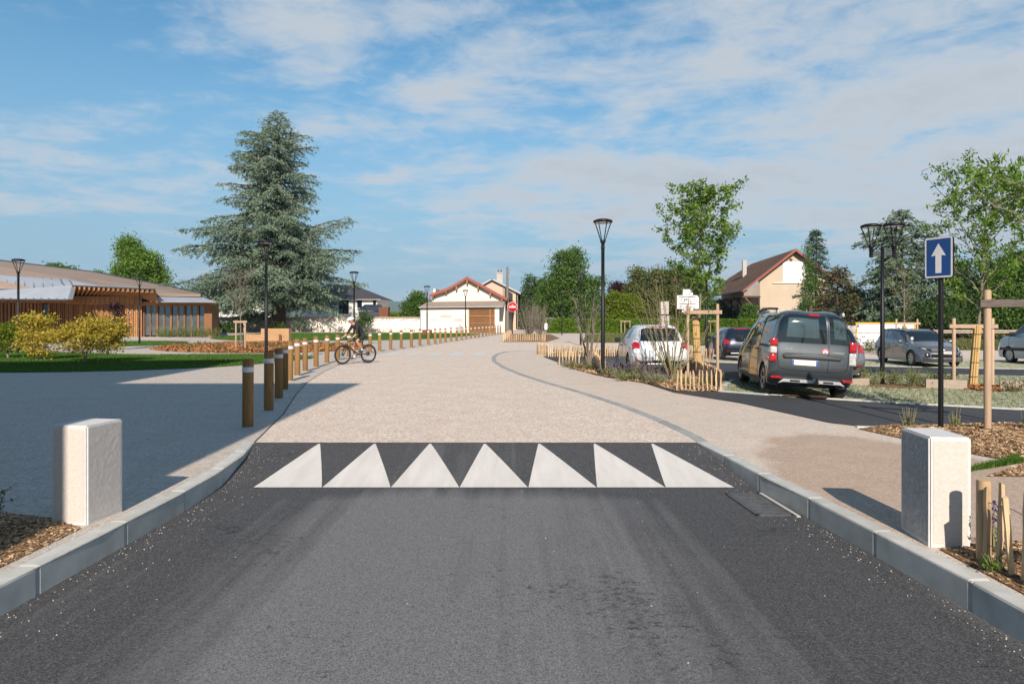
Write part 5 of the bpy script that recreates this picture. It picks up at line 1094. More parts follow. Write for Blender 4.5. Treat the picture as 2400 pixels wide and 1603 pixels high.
def limb(mb, a, b, r0, r1, rr, bend=0.12, n=4, seg=6):
    a, b = Vector(a), Vector(b); d = b - a; pts = []
    for k in range(n + 1):
        t = k / n; off = Vector((rr.gauss(0, 1), rr.gauss(0, 1), rr.gauss(0, 0.6))) * (bend * d.length * 0.35 * math.sin(math.pi * t)); pts.append(a + d * t + off)
    mb.tube(pts, [r0 + (r1 - r0) * k / n for k in range(n + 1)], seg); return pts
def deciduous(name, label, base, trunk_r, lobes, nclump, nleaf, leaf, m, seed, bark='bark_grey', clump_r=0.45, trunk_top=0.45, shell=0.45, group=None, nlimb=14, aspect=0.6, cat='tree'):
    """lobes: (x, y, z, rx, ry, rz) in metres relative to the base"""
    rs = np.random.RandomState(seed); rr = random.Random(seed); X, Y = base
    r = empty(name, (X, Y, hgt(X, Y) - 0.02), 0, label, cat, group); lob = np.array(lobes, float)
    vol = lob[:, 3] * lob[:, 4] * lob[:, 5]; vol = vol ** 0.75; k = rs.choice(len(lob), nclump, p=vol / vol.sum())
    d = rs.normal(0, 1, (nclump, 3)); d /= np.linalg.norm(d, axis=1)[:, None]
    rad = shell + (1 - shell) * rs.uniform(0, 1, nclump) ** 0.6; rad *= rs.uniform(0.82, 1.08, nclump)
    cc = lob[k, :3] + d * rad[:, None] * lob[k, 3:]; cc = cc[cc[:, 2] > 0.12]; nclump = len(cc)
    C = (cc[:, None, :] + rs.normal(0, clump_r * 0.5, (nclump, nleaf, 3)) * np.array([1, 1, 0.6])).reshape(-1, 3)
    dirs = np.repeat(np.concatenate([rs.normal(0, 0.5, (nclump, 2)), rs.uniform(-0.7, 0.3, (nclump, 1))], 1), nleaf, 0)
    foliage('crown', C, leaf, m, r, rs, aspect, dirs, 0.8)
    top = lob[:, 2].max() * trunk_top + lob[:, 2].min() * (1 - trunk_top) * 0.5
    mb = MB(); cx, cy_ = np.average(lob[:, 0], weights=vol), np.average(lob[:, 1], weights=vol)
    pts = limb(mb, (0, 0, 0), (cx * 0.6, cy_ * 0.6, top), trunk_r, trunk_r * 0.55, rr, 0.06, 5, 8)
    for i in rs.choice(nclump, min(nlimb, nclump), replace=False):
        a = pts[rr.randint(2, len(pts) - 1)]; limb(mb, a, cc[i], trunk_r * 0.32, trunk_r * 0.05, rr, 0.2, 4, 5)
    mb.build('trunk', MT[bark], r); return r
def pl(px, py, rx, ry, Z, base, dz=0.0, ryd=None):
    """crown lobe read from the photograph, placed at depth Z+dz"""
    c = P(px, py, Z + dz); s = (Z + dz) / FOC
    return (c.x - base[0], c.y - base[1], c.z - hgt(*base), rx * s, (ryd if ryd else rx * 0.9) * s, ry * s)
def conifer(name, label, base, H, prof, nbr, m, seed, rise=(0.45, -0.15), droop=0.12, tuft=0.34, trunk_r=0.5, spacing=0.24, lat=0.36, bark='bark_dark', h0=0.1, nq=3, extra=(), group=None, tw=0.3, fork=False, vmin=0.68, dzr=(-0.28, 0.02)):
    rs = np.random.RandomState(seed); rr = random.Random(seed); X, Y = base
    r = empty(name, (X, Y, hgt(X, Y) - 0.03), 0, label, 'tree', group); C = []; D = []; mb = MB()
    mb.tube([(0, 0, -0.1), (0.05, 0, H * 0.03), (0.1, 0.05, H * 0.1), (0.0, 0, H * 0.5), (0.1, 0, H * 0.97)], [trunk_r * 1.35, trunk_r * 1.05, trunk_r, trunk_r * 0.55, 0.03], 10)
    if fork:
        for dx, hh in ((-1.6, 0.42), (1.3, 0.5), (0.7, 0.36)): limb(mb, (0, 0, H * 0.07), (dx * 1.6, rr.uniform(-1, 1), H * hh), trunk_r * 0.55, 0.1, rr, 0.15, 5, 8)
    brs = []
    for i in range(nbr):
        hf = h0 + (1 - h0) * ((i + rr.random()) / nbr) ** 1.12; az = i * 2.39996 + rr.uniform(-0.5, 0.5)
        brs.append((hf, az, prof(hf, az) * rr.uniform(vmin, 1.08), rise[1] + (rise[0] - rise[1]) * hf + rr.gauss(0, 0.06)))
    brs += list(extra)
    for hf, az, Lb, ri in brs:
        if Lb < 0.15: continue
        ca, sa = math.cos(az), math.sin(az); z0 = hf * H - Lb * ri * 0.5; n = max(3, int(Lb / 0.9)); pts = []
        for k in range(n + 1):
            t = k / n; pts.append(Vector((ca * Lb * t, sa * Lb * t, z0 + Lb * (ri * t - droop * t * t * 1.4)) ) + Vector((rr.gauss(0, 0.03), rr.gauss(0, 0.03), rr.gauss(0, 0.02))) * Lb * 0.25)
        mb.tube(pts, [max(0.02, trunk_r * 0.16 * (1 - 0.85 * k / n) * min(1, Lb / 5)) for k in range(n + 1)], 5, cap=False)
        steps = max(3, int(Lb / 0.42))
        for k in range(steps):
            t = 0.12 + 0.88 * (k + rr.random()) / steps; f = t * n; i0 = min(int(f), n - 1); p = pts[i0].lerp(pts[i0 + 1], f - i0)
            for sgn in (-1, 1):
                l = (lat * Lb * (1 - t) ** 0.75 + 0.45 + 0.25 * rr.random()) * (0.35 + 0.65 * min(1, t * 3)); a2 = az + sgn * rr.uniform(0.5, 1.15); q = max(2, int(l / spacing))
                dirv = (math.cos(a2), math.sin(a2)); dz = rr.uniform(*dzr)
                for j in range(q):
                    e = l * (j + rr.random()) / q
                    C.append((p.x + dirv[0] * e, p.y + dirv[1] * e, p.z + dz * e - 0.10 * e * e + rr.gauss(0, 0.05))); D.append((dirv[0], dirv[1], dz - 0.25 + rr.gauss(0, 0.15)))
    C = np.repeat(np.array(C), nq, 0); D = np.repeat(np.array(D), nq, 0); C = C + rs.normal(0, tuft * 0.28, C.shape)
    foliage('crown', C, tuft, m, r, rs, tw, D * 1.5, 0.55); mb.build('trunk', MT[bark], r); return r
# ---- the great cedar
CZ = 92.0; cb = (PX(650, CZ), CZ); kx = CZ / FOC; CH = PH(262, CZ)
def tab(T, v):
    for a, b in zip(T, T[1:]):
        if a[0] <= v <= b[0]: return a[1] + (b[1] - a[1]) * (v - a[0]) / (b[0] - a[0])
    return T[0][1] if v < T[0][0] else T[-1][1]
TL = [(0.07, 215), (0.14, 220), (0.2, 240), (0.27, 255), (0.33, 215), (0.40, 205), (0.46, 225), (0.53, 200), (0.59, 140), (0.66, 128), (0.74, 145), (0.8, 130), (0.87, 112), (0.93, 62), (0.98, 40), (1.0, 10)]
TR = [(0.07, 80), (0.12, 175), (0.2, 205), (0.3, 200), (0.38, 160), (0.44, 115), (0.52, 108), (0.62, 108), (0.72, 112), (0.8, 100), (0.88, 90), (0.94, 58), (0.98, 34), (1.0, 8)]
def cedar_prof(hf, az):
    c = math.cos(az); w = (c + 1) / 2; e = tab(TR, hf) * w + tab(TL, hf) * (1 - w); return e * kx * (0.92 + 0.10 * math.sin(az * 3 + hf * 9))
cedar = conifer('cedar_tree', 'huge blue-green Atlas cedar towering over the boundary wall', cb, CH, cedar_prof, 265, MT['lf_cedar'], 27, rise=(0.46, 0.02), droop=0.18, tuft=0.40, trunk_r=1.0, spacing=0.27, lat=0.32, h0=0.15, nq=3, fork=True, vmin=0.42, tw=0.27, dzr=(-0.55, 0.0),
        extra=[(0.09, 3.3, 10.5, 0.05), (0.10, 2.7, 11.0, 0.08), (0.08, 3.7, 10, 0.02), (0.47, -0.25, 10.8, 0.62), (0.50, -0.05, 10.2, 0.6), (0.40, 0.25, 11.0, 0.35), (0.36, -0.3, 11.2, 0.3), (0.49, 3.2, 10.8, 0.2), (0.27, 3.0, 13.2, 0.2), (0.22, 3.4, 12.5, 0.15), (0.18, 2.8, 12, 0.1), (0.81, 2.9, 6.6, 0.35)])
# ---- right-hand cedar, spruce, pine
Z = 60.0; b_c = (PX(2112, Z), Z); kk = Z / FOC
TT = [(0.05, 150), (0.2, 135), (0.35, 115), (0.5, 112), (0.62, 88), (0.75, 66), (0.82, 92), (0.9, 70), (0.96, 22), (1.0, 5)]
conifer('cedar_tree', 'grey-green cedar behind the double lamp and the hoarding', b_c, PH(492, Z), lambda h, a: tab(TT, h) * kk * (0.9 + 0.2 * math.sin(a * 2 + h * 11)), 130, MT['lf_cedar2'], 5, rise=(0.35, 0.0), droop=0.22, tuft=0.36, trunk_r=0.35, spacing=0.2, lat=0.3, h0=0.04, nq=3)
Z = 80.0; conifer('spruce_tree', 'slim dark spruce beside the goods shed gable', (PX(1912, Z), Z), PH(540, Z), lambda h, a: 2.9 * (1 - h) ** 0.8 + 0.25, 110, MT['lf_spruce'], 8, rise=(0.3, -0.15), droop=0.12, tuft=0.34, trunk_r=0.2, spacing=0.2, lat=0.3, h0=0.05)
Z = 62.0; pb = (PX(1962, Z), Z); conifer('pine_tree', 'bushy brownish pine between the spruce and the cedar', pb, PH(628, Z), lambda h, a: 2.7 * (1 - h) ** 0.55 + 0.2, 75, MT['lf_pine'], 9, rise=(0.7, 0.15), droop=0.05, tuft=0.34, trunk_r=0.2, spacing=0.2, lat=0.35, h0=0.05)
# ---- broadleaf trees
def bt(name, label, px, Z, lob, nclump, nleaf, leaf, mname, seed, tr=0.25, cr=0.5, group='background trees', **k):
    nleaf = int(nleaf * 1.9); leaf *= 0.74
    b = (PX(px, Z), Z); return deciduous(name, label, b, tr, [pl(a[0], a[1], a[2], a[3], Z, b, a[4] if len(a) > 4 else 0) for a in lob], nclump, nleaf, leaf, MT[mname], seed, clump_r=cr, group=group, **k)
bt('leafy_tree', 'bright green pointed tree behind the timber hall roof', 330, 96, [(305, 590, 26, 32), (330, 625, 48, 38), (360, 655, 36, 34), (300, 650, 36, 34), (303, 568, 12, 18)], 900, 13, 0.42, 'lf_bright', 31, 0.3, 1.1)
bt('leafy_tree', 'small green treetop above the left end of the hall roof', 132, 120, [(128, 632, 20, 14), (160, 636, 20, 10), (140, 655, 34, 30)], 300, 10, 0.5, 'lf_mid', 32, 0.25, 0.9)
bt('leafy_tree', 'small green treetops peeping over the middle of the hall roof', 222, 120, [(212, 646, 12, 8), (228, 645, 10, 9), (222, 665, 30, 22)], 200, 10, 0.5, 'lf_mid', 33, 0.2, 0.9)
bt('leafy_tree', 'dark green tree left of the barn above the boundary wall', 976, 106, [(978, 700, 18, 18), (965, 722, 24, 20), (990, 722, 20, 22), (976, 745, 26, 22)], 500, 10, 0.42, 'lf_mid', 34, 0.25, 0.8)
bt('leafy_tree', 'dark conifer-green tree right of the pale house', 1243, 118, [(1243, 665, 16, 22), (1240, 700, 26, 30), (1225, 715, 20, 30), (1240, 740, 34, 40)], 550, 11, 0.45, 'lf_dark', 35, 0.3, 0.9)
bt('leafy_tree', 'tall slim dark tree behind the far fence', 1272, 122, [(1272, 680, 22, 30), (1275, 720, 30, 40), (1268, 750, 30, 30)], 500, 11, 0.45, 'lf_mid', 36, 0.3, 0.9)
bt('leafy_tree', 'big green tree behind the left end of the hedge', 1335, 100, [(1325, 615, 32, 28), (1350, 608, 24, 30), (1330, 655, 50, 36), (1310, 700, 54, 46), (1370, 690, 40, 44), (1290, 715, 30, 46), (1350, 735, 60, 36), (1402, 660, 14, 14)], 1500, 13, 0.40, 'lf_mid', 37, 0.35, 1.0)
bt('leafy_tree', 'yellow-green tree behind the hedge right of the tall lamp', 1455, 100, [(1440, 708, 34, 26), (1475, 718, 36, 26), (1450, 745, 50, 26)], 800, 13, 0.36, 'lf_yellowgreen', 38, 0.25, 0.8)
bt('leafy_tree', 'dark purple-leaved tree showing behind the yellow-green tree', 1452, 112, [(1450, 675, 22, 16), (1470, 682, 22, 16), (1455, 710, 34, 40)], 420, 11, 0.42, 'lf_purple', 39, 0.25, 0.8)
bt('leafy_tree', 'olive green tree behind the direction board', 1530, 104, [(1495, 645, 18, 20), (1500, 680, 32, 32), (1545, 655, 34, 26), (1575, 650, 30, 24), (1560, 700, 52, 40), (1520, 740, 56, 28)], 1300, 12, 0.40, 'lf_olive', 40, 0.35, 1.0)
bt('leafy_tree', 'green tree between the direction board and the goods shed', 1625, 108, [(1615, 660, 24, 30), (1640, 690, 26, 30), (1620, 725, 40, 34)], 650, 12, 0.42, 'lf_mid', 41, 0.3, 0.9)
bt('leafy_tree', 'slender young tree in front of the goods shed gable', 1888, 62, [(1893, 590, 7, 24), (1894, 632, 13, 24), (1896, 670, 17, 26), (1892, 710, 20, 24), (1880, 728, 10, 10)], 150, 8, 0.20, 'lf_mid', 42, 0.09, 0.5, shell=0.2)
bt('leafy_tree', 'dark green tree mass behind the staked tree, left part', 2250, 58, [(2235, 640, 42, 36), (2270, 690, 56, 40), (2230, 715, 44, 40), (2270, 745, 60, 34)], 1000, 12, 0.26, 'lf_dark', 43, 0.3, 0.7)
bt('leafy_tree', 'dark green tree mass behind the stakes at the right edge', 2372, 56, [(2350, 640, 46, 40), (2400, 625, 50, 44), (2370, 700, 60, 44), (2410, 720, 60, 50), (2350, 750, 60, 34)], 1100, 12, 0.26, 'lf_mid', 44, 0.3, 0.7)
bt('leafy_tree', 'bluish dark shrub mass below the right-hand cedar', 2190, 56, [(2180, 730, 50, 26), (2140, 748, 50, 22), (2215, 748, 50, 24)], 500, 12, 0.24, 'lf_dark', 45, 0.2, 0.6)
bt('leafy_tree', 'green tree between the pine and the cedar, low and dark', 2010, 66, [(2000, 705, 26, 36), (2030, 735, 34, 26), (1985, 745, 34, 22)], 420, 12, 0.28, 'lf_dark', 46, 0.2, 0.6)
bt('round_shrub', 'round dark shrub at the corner of the goods shed', 1757, 90, [(1757, 730, 17, 20), (1755, 742, 20, 14)], 260, 11, 0.3, 'lf_mid', 47, 0.1, 0.5, group='shrubs')
bt('leafy_tree', 'green shrubs filling the gap left of the goods shed', 1690, 110, [(1680, 730, 30, 26), (1710, 745, 30, 20)], 300, 11, 0.4, 'lf_dark', 48, 0.2, 0.8)
# ---- hedge
HZd = 86.0; h0, h1 = PX(1285, HZd), 44.0
hd = empty('hedge', ((h0 + h1) / 2, HZd, 0), 0, 'long clipped bright green laurel hedge behind the lawn', 'hedge'); rs = np.random.RandomState(3); L = h1 - h0
n = 42000; f = rs.uniform(0, 1, n); C = np.empty((n, 3)); C[:, 0] = rs.uniform(-L / 2, L / 2, n); top = f < 0.35
C[:, 1] = np.where(top, rs.uniform(-0.7, 0.7, n), -0.72 + rs.normal(0, 0.05, n)); C[:, 2] = np.where(top, 1.66 + rs.normal(0, 0.05, n) + 0.05 * np.sin(C[:, 0] * 1.3), rs.uniform(0.0, 1.68, n))
foliage('leaves', C, 0.26, MT['lf_hedge'], hd, rs, 0.5); mb = MB(); mb.box((0, 0, 0.8), (L, 1.3, 1.58)); mb.build('inner_branches', MT['lf_dark'], hd)
n = 5000; C = np.stack([rs.uniform(-L / 2, -L / 2 + 0.15, n), rs.uniform(-0.7, 0.7, n), rs.uniform(0, 1.66, n)], 1); foliage('leaves', C, 0.26, MT['lf_hedge'], hd, rs, 0.5)
# ---- young street trees: real limbs, leaves along the twigs
def young(name, label, base, H, spread, h_first, nb, nl, leaf, m, seed, tr=0.05, bark='bark_grey', leaf_from=0.35, up=1.0, aspect=0.5, droopy=0.0, lean=(0, 0), sub=4, group='young staked trees', twigs=True):
    rs = np.random.RandomState(seed); rr = random.Random(seed); X, Y = base; r = empty(name, (X, Y, hgt(X, Y)), 0, label, 'tree', group); mb = MB(); C = []; D = []
    tp = [Vector((lean[0] * t + rr.gauss(0, 0.02), lean[1] * t + rr.gauss(0, 0.02), H * 0.97 * t)) for t in [k / 8 for k in range(9)]]
    mb.tube(tp, [tr * (1 - 0.85 * k / 8) for k in range(9)], 7)
    def tpos(z): f = cl(z / (H * 0.97)) * 8; i = min(int(f), 7); return tp[i].lerp(tp[i + 1], f - i)
    for i in range(nb):
        z = h_first + (H - h_first) * (i / nb) ** 0.9 * 0.92; az = i * 2.4 + rr.uniform(-0.4, 0.4); t = (z - h_first) / (H - h_first)
        L = spread * (math.sin(math.pi * (0.18 + 0.78 * t)) ** 0.7) * rr.uniform(0.75, 1.15); a = tpos(z); e = a + Vector((math.cos(az) * L, math.sin(az) * L, L * up * rr.uniform(0.7, 1.3) * (1 - 0.3 * t)))
        pts = limb(mb, a, e, tr * 0.34 * (1 - 0.5 * t), 0.006, rr, 0.16, 5, 5)
        for k in range(sub):
            q = pts[min(5, 1 + k)]; f = q + Vector((rr.gauss(0, 0.34), rr.gauss(0, 0.34), rr.uniform(0.0, 0.4))) * L * 0.75
            pp = limb(mb, q, f, 0.010, 0.003, rr, 0.15, 3, 4) if twigs else [q, f]
            for _ in range(nl):
                s = rr.uniform(leaf_from, 1.1); c = q.lerp(f, s); C.append((c.x + rr.gauss(0, 0.07), c.y + rr.gauss(0, 0.07), c.z + rr.gauss(0, 0.06) - droopy * 0.05)); D.append((rr.gauss(0, 0.6), rr.gauss(0, 0.6), -droopy))
        for _ in range(nl):
            s = rr.uniform(0.4, 1.05); c = a.lerp(e, s); C.append((c.x + rr.gauss(0, 0.09), c.y + rr.gauss(0, 0.09), c.z + rr.gauss(0, 0.08))); D.append((rr.gauss(0, 0.6), rr.gauss(0, 0.6), -droopy))
    mb.build('trunk', MT[bark], r)
    if C: foliage('crown', C, leaf, m, r, rs, aspect, np.array(D), 0.7)
    return r
def stakes(base, pos, h, bar_h, label, dark=False, bar=True, rad=0.045, group='tree stakes'):
    X, Y = base; r = empty('tree_stakes', (X, Y, hgt(X, Y)), 0, label, 'tree stakes', group)
    for dx, dy in pos:
        mb = MB(); mb.tube([(dx, dy, -0.05), (dx, dy, h - 0.02), (dx, dy, h)], [rad, rad, rad * 0.8], 10); mb.build('stake', MT['stake_wood'], r)
    if bar:
        for a, b in (list(zip(pos, pos[1:])) if len(pos) < 4 else [(pos[0], pos[1]), (pos[1], pos[2]), (pos[2], pos[3]), (pos[3], pos[0])]):
            a, b = Vector(a), Vector(b); d = b - a; c = (a + b) / 2; nrm = Vector((-d.y, d.x)).normalized() * -(rad + 0.012)
            mb = MB(); mb.box((c.x + nrm.x, c.y + nrm.y, bar_h), (d.length + 0.24, 0.025, 0.11), rz=math.atan2(d.y, d.x)); mb.build('crossbar', MT['stake_wood_dark' if dark else 'stake_wood'], r)
    return r
def wrap(base, h, label, lean=0.06):
    X, Y = base; r = empty('reed_wrap', (X, Y, hgt(X, Y)), 0, label, 'trunk guard', 'reed trunk wraps')
    for k in range(9):
        a = k * 2 * math.pi / 9; mb = MB(); mb.tube([(0.085 * math.cos(a), 0.085 * math.sin(a), 0), (0.075 * math.cos(a) + lean, 0.075 * math.sin(a), h + rnd.uniform(-.03, .03))], 0.03, 6); mb.build('reed', MT['reed_wrap'], r)
    for zz in (0.3, 0.7, 1.1, 1.5):
        if zz < h: mb = MB(); mb.lathe([(0.118, zz - 0.008), (0.118, zz + 0.008)], 12, Matrix.Translation((lean * zz / h, 0, 0))); mb.build('tie', MT['dark_timber'], r)
y1 = (5.55, 20.4)
young('young_tree', 'young green tree behind the corner paling fence, left of the grey van', y1, 5.55, 1.15, 2.15, 32, 40, 0.095, MT['lf_bright'], 51, 0.055, lean=(0.12, 0), sub=5, aspect=0.6)
stakes(y1, [(-0.36, -0.25), (0.46, -0.45)], 2.12, 1.88, 'two tall stakes with crossbar holding the young tree by the paling fence', rad=0.042); wrap((y1[0] + 0.02, y1[1]), 1.72, 'reed wrap around the trunk behind the corner paling fence', -0.09)
y2 = G(2281, 907)
young('young_tree', 'young long-leaved green tree staked behind the blue sign', y2, 6.1, 1.4, 1.95, 28, 34, 0.135, MT['lf_bright'], 52, 0.06, lean=(0.45, 0), sub=5, aspect=0.32, droopy=0.8, up=1.4)
stakes(y2, [(-0.42, 0.2), (0.46, -0.12)], 1.95, 1.72, 'two stakes with crossbar around the long-leaved tree right of the sign', rad=0.048); wrap((y2[0] - 0.02, y2[1]), 1.72, 'reed wrap around the trunk of the long-leaved tree', 0.14)
y3 = (PX(2119, 35), 35.0)
young('young_tree', 'thin nearly bare young tree behind the silver estate car', y3, 4.6, 1.15, 1.7, 15, 5, 0.13, MT['lf_olive'], 53, 0.05, up=1.3, sub=3)
stakes(y3, [(-0.4, 0), (0.62, -0.1)], 1.95, 1.72, 'two stakes with crossbar behind the roof of the silver estate car'); wrap(y3, 1.6, 'reed wrap around the thin trunk behind the silver estate car', 0.02)
y4 = (8.25, 9.9)
young('young_tree', 'young tree at the right edge, mostly out of frame', y4, 3.8, 1.15, 1.9, 22, 18, 0.12, MT['lf_bright'], 54, 0.05, lean=(-0.1, 0.3), sub=5, aspect=0.34, droopy=0.7)
sk = stakes((7.07, 10.15), [(0, 0), (1.5, -0.35)], 2.12, 1.92, 'tall stakes with dark crossbar on the wood chips at the right edge', dark=True, rad=0.05)
y5 = (-14.75, 37.1)
young('young_tree', 'small bare brown twiggy tree staked in the red mulch bed', y5, 4.3, 0.95, 1.75, 24, 3, 0.10, MT['lf_pine'], 55, 0.035, sub=5, up=1.4)
stakes(y5, [(-0.25, 0), (0.24, 0.02), (0.02, 0.42)], 1.62, 1.55, 'three pale stakes holding the bare tree in the red mulch bed')
for px, Z, lab in ((1466, 84, 'pink-toned tree stakes in front of the hedge behind the white hatchback'), (1668, 84, 'tree stakes in front of the hedge left of the navy car'), (1467, 80, '')):
    if lab: stakes((PX(px, Z), Z), [(-0.55, 0), (0.55, 0), (0.0, 0.5)], 1.55, 1.5, lab)
# ---- bare multi-stem shrubs
def multistem(name, label, base, H, spread, n, seed, nl=6, m='lf_pinkfl', leafs='lf_olive', stem='stem_green', r0=0.018):
    rr = random.Random(seed); rs = np.random.RandomState(seed); r = empty(name, (base[0], base[1], hgt(*base)), 0, label, 'shrub', 'bare multi-stem shrubs'); mb = MB(); C = []; C2 = []
    for i in range(n):
        az = rr.uniform(0, 6.28); sp = spread * rr.uniform(0.2, 1.0); h = H * rr.uniform(0.65, 1.0) * (1 - 0.25 * sp / spread)
        a = Vector((rr.gauss(0, 0.06), rr.gauss(0, 0.06), 0)); e = Vector((math.cos(az) * sp, math.sin(az) * sp, h)); mid_ = a.lerp(e, 0.45) + Vector((math.cos(az), math.sin(az), 0)) * sp * 0.1
        pts = [a, a.lerp(mid_, 0.5) + Vector((rr.gauss(0, .02), rr.gauss(0, .02), 0)), mid_, mid_.lerp(e, 0.5) + Vector((rr.gauss(0, .05), rr.gauss(0, .05), 0)), e]
        mb.tube(pts, [r0 * rr.uniform(1, 1.6), r0, r0 * 0.7, r0 * 0.45, r0 * 0.15], 5)
        for k in range(7):
            q = pts[1].lerp(e, rr.uniform(0.15, 0.95)); f = q + Vector((math.cos(az + rr.uniform(-1.2, 1.2)) * 0.3, math.sin(az + rr.uniform(-1.2, 1.2)) * 0.3, rr.uniform(0.25, 0.6))) * rr.uniform(0.5, 1.2) * H / 3.2
            limb(mb, q, f, r0 * 0.35, r0 * 0.1, rr, 0.15, 3, 4)
            for _ in range(nl): c = q.lerp(f, rr.uniform(0.3, 1.05)); C.append((c.x + rr.gauss(0, .03), c.y + rr.gauss(0, .03), c.z + rr.gauss(0, .03)))
            if rr.random() < 0.16: C2 += [(f.x + rr.gauss(0, .025), f.y + rr.gauss(0, .025), f.z + rr.gauss(0, .03)) for _ in range(6)]
    mb.build('stems', MT[stem], r); foliage('leaves', C, 0.05 * H / 3, MT[leafs], r, rs, 0.5)
    if C2 and m: foliage('flowers', C2, 0.045, MT[m], r, rs, 0.7)['kind'] = 'stuff'
    return r
multistem('multistem_shrub', 'bare many-stemmed shrub in front of the white hatchback', G(1577, 897), 3.15, 1.1, 18, 61, 2, r0=0.017)
multistem('multistem_shrub', 'bare many-stemmed shrub beside the short paling fence', (2.72, 24.3), 3.2, 0.8, 13, 62, 2, None, r0=0.022, stem='bark_grey')
multistem('multistem_shrub', 'dense brown bare shrub behind the no-entry sign', (PX(1240, 64), 64), 4.2, 1.9, 46, 63, 3, None, 'lf_pine', 'bark_grey', 0.022)
multistem('multistem_shrub', 'second brown bare shrub right of the no-entry sign', (PX(1268, 61), 61), 3.6, 1.6, 34, 64, 3, None, 'lf_pine', 'bark_grey', 0.02)
# ---- yellow and purple maples on the left lawn
def maple(label, base, lob, nclump, m, seed, leaf=0.085, nleaf=16):
    return deciduous('maple_shrub', label, base, 0.055, lob, nclump, nleaf, leaf, MT[m], seed, clump_r=0.34, trunk_top=0.5, shell=0.35, nlimb=22, aspect=0.7, group='maple shrubs on the lawn', cat='shrub')
def ml(base, L, Z): return [pl(a[0], a[1], a[2], a[3], Z, base) for a in L]
b = G(196, 851); maple('large yellow maple shrub nearest the bollards', b, ml(b, [(255, 762, 36, 24), (215, 765, 34, 26), (170, 775, 34, 20), (140, 790, 36, 16), (225, 790, 50, 16), (275, 775, 22, 18), (190, 812, 40, 10), (255, 812, 34, 9)], b[1]), 420, 'lf_yellow', 71)
b = G(87, 845); maple('yellow-orange maple shrub in the middle of the left lawn', b, ml(b, [(75, 752, 26, 18), (112, 750, 18, 16), (80, 782, 34, 18), (110, 790, 30, 16), (70, 806, 30, 12), (95, 822, 22, 9)], b[1]), 300, 'lf_yellow', 72)
b = G(20, 841); maple('yellow-green maple shrub at the left edge of the picture', b, ml(b, [(25, 775, 26, 18), (5, 790, 30, 16), (45, 795, 24, 16), (20, 808, 36, 12), (-30, 790, 30, 20)], b[1]), 260, 'lf_yellowgreen', 73)
b = (PX(272, 38), 38.0); maple('dark purple maple shrub behind the yellow maples', b, [pl(*a, 38.0, b) for a in ((270, 722, 13, 12), (276, 745, 14, 14), (282, 775, 12, 18), (270, 795, 14, 12))], 130, 'lf_purple', 74, 0.10)
# ---- low planting
def plant(label, base, h, w, n, m, seed, leaf=0.05, flower=None, name='bedding_plant', group='low bedding plants', spike=0.0, z=0.05, nl=10):
    rr = random.Random(seed); rs = np.random.RandomState(seed); r = empty(name, (base[0], base[1], hgt(*base) + z), 0, label, 'plant', group); mb = MB(); C = []; D = []; C2 = []
    for i in range(n):
        az = rr.uniform(0, 6.28); rad = w * math.sqrt(rr.random()); a = Vector((math.cos(az) * rad * 0.4, math.sin(az) * rad * 0.4, 0)); e = Vector((math.cos(az) * rad, math.sin(az) * rad, h * rr.uniform(0.55, 1.0)))
        mb.tube([a, a.lerp(e, 0.5), e], [0.006, 0.004, 0.002], 4, cap=False)
        for k in range(nl):
            c = a.lerp(e, rr.uniform(0.1, 1.0 - spike)); C.append((c.x + rr.gauss(0, leaf * .5), c.y + rr.gauss(0, leaf * .5), c.z + rr.gauss(0, leaf * .3))); D.append((math.cos(az) * .6, math.sin(az) * .6, 0.7))
        if flower and rr.random() < 0.7:
            for k in range(10): c = a.lerp(e, rr.uniform(1.0 - spike, 1.06)); C2.append((c.x + rr.gauss(0, .012), c.y + rr.gauss(0, .012), c.z))
    mb.build('stems', MT['stem_green'], r); foliage('leaves', C, leaf, MT[m], r, rs, 0.35, np.array(D), 0.7)
    if C2: foliage('flowers', C2, leaf * 0.6, MT[flower], r, rs, 0.7)['kind'] = 'stuff'
    return r
k = 0
for px, py, h, w, m, fl, lab in ((1330, 861, 0.35, 0.35, 'lf_grey', None, 'grey-green plant left of the short paling fence'), (1352, 866, 0.35, 0.4, 'lf_olive', None, 'olive plant in front of the bare shrub'), (1376, 870, 0.4, 0.4, 'lf_dark', None, 'dark green plant at the foot of the bare shrub'),
    (1425, 882, 0.55, 0.35, 'lf_grey', 'lf_salvia', 'violet-flowered plant just right of the tall lamp'), (1448, 887, 0.5, 0.4, 'lf_grey', 'lf_salvia', 'grey-green flowering plant left of the white hatchback wheel'), (1475, 890, 0.5, 0.4, 'lf_shrub', 'lf_salvia', 'leafy flowering plant behind the white hatchback rear wheel'),
    (1500, 894, 0.55, 0.42, 'lf_grey', 'lf_salvia', 'violet salvia below the white hatchback bumper'), (1522, 897, 0.62, 0.42, 'lf_grey', 'lf_salvia', 'tallest violet salvia below the white hatchback'), (1545, 902, 0.42, 0.42, 'lf_grey', 'lf_salvia', 'pale violet plant left of the many-stemmed shrub'),
    (1600, 905, 0.35, 0.3, 'lf_shrub', None, 'green plant behind the corner paling fence, left side'), (1645, 906, 0.42, 0.3, 'lf_shrub', 'lf_salvia', 'green plant behind the corner paling fence, right side'), (1460, 893, 0.22, 0.35, 'lf_shrub', None, 'low green plant at the edge of the footway')):
    plant(lab, G(px, py), h, w, 26, MT and m, 80 + k, 0.055, fl, spike=0.45); k += 1
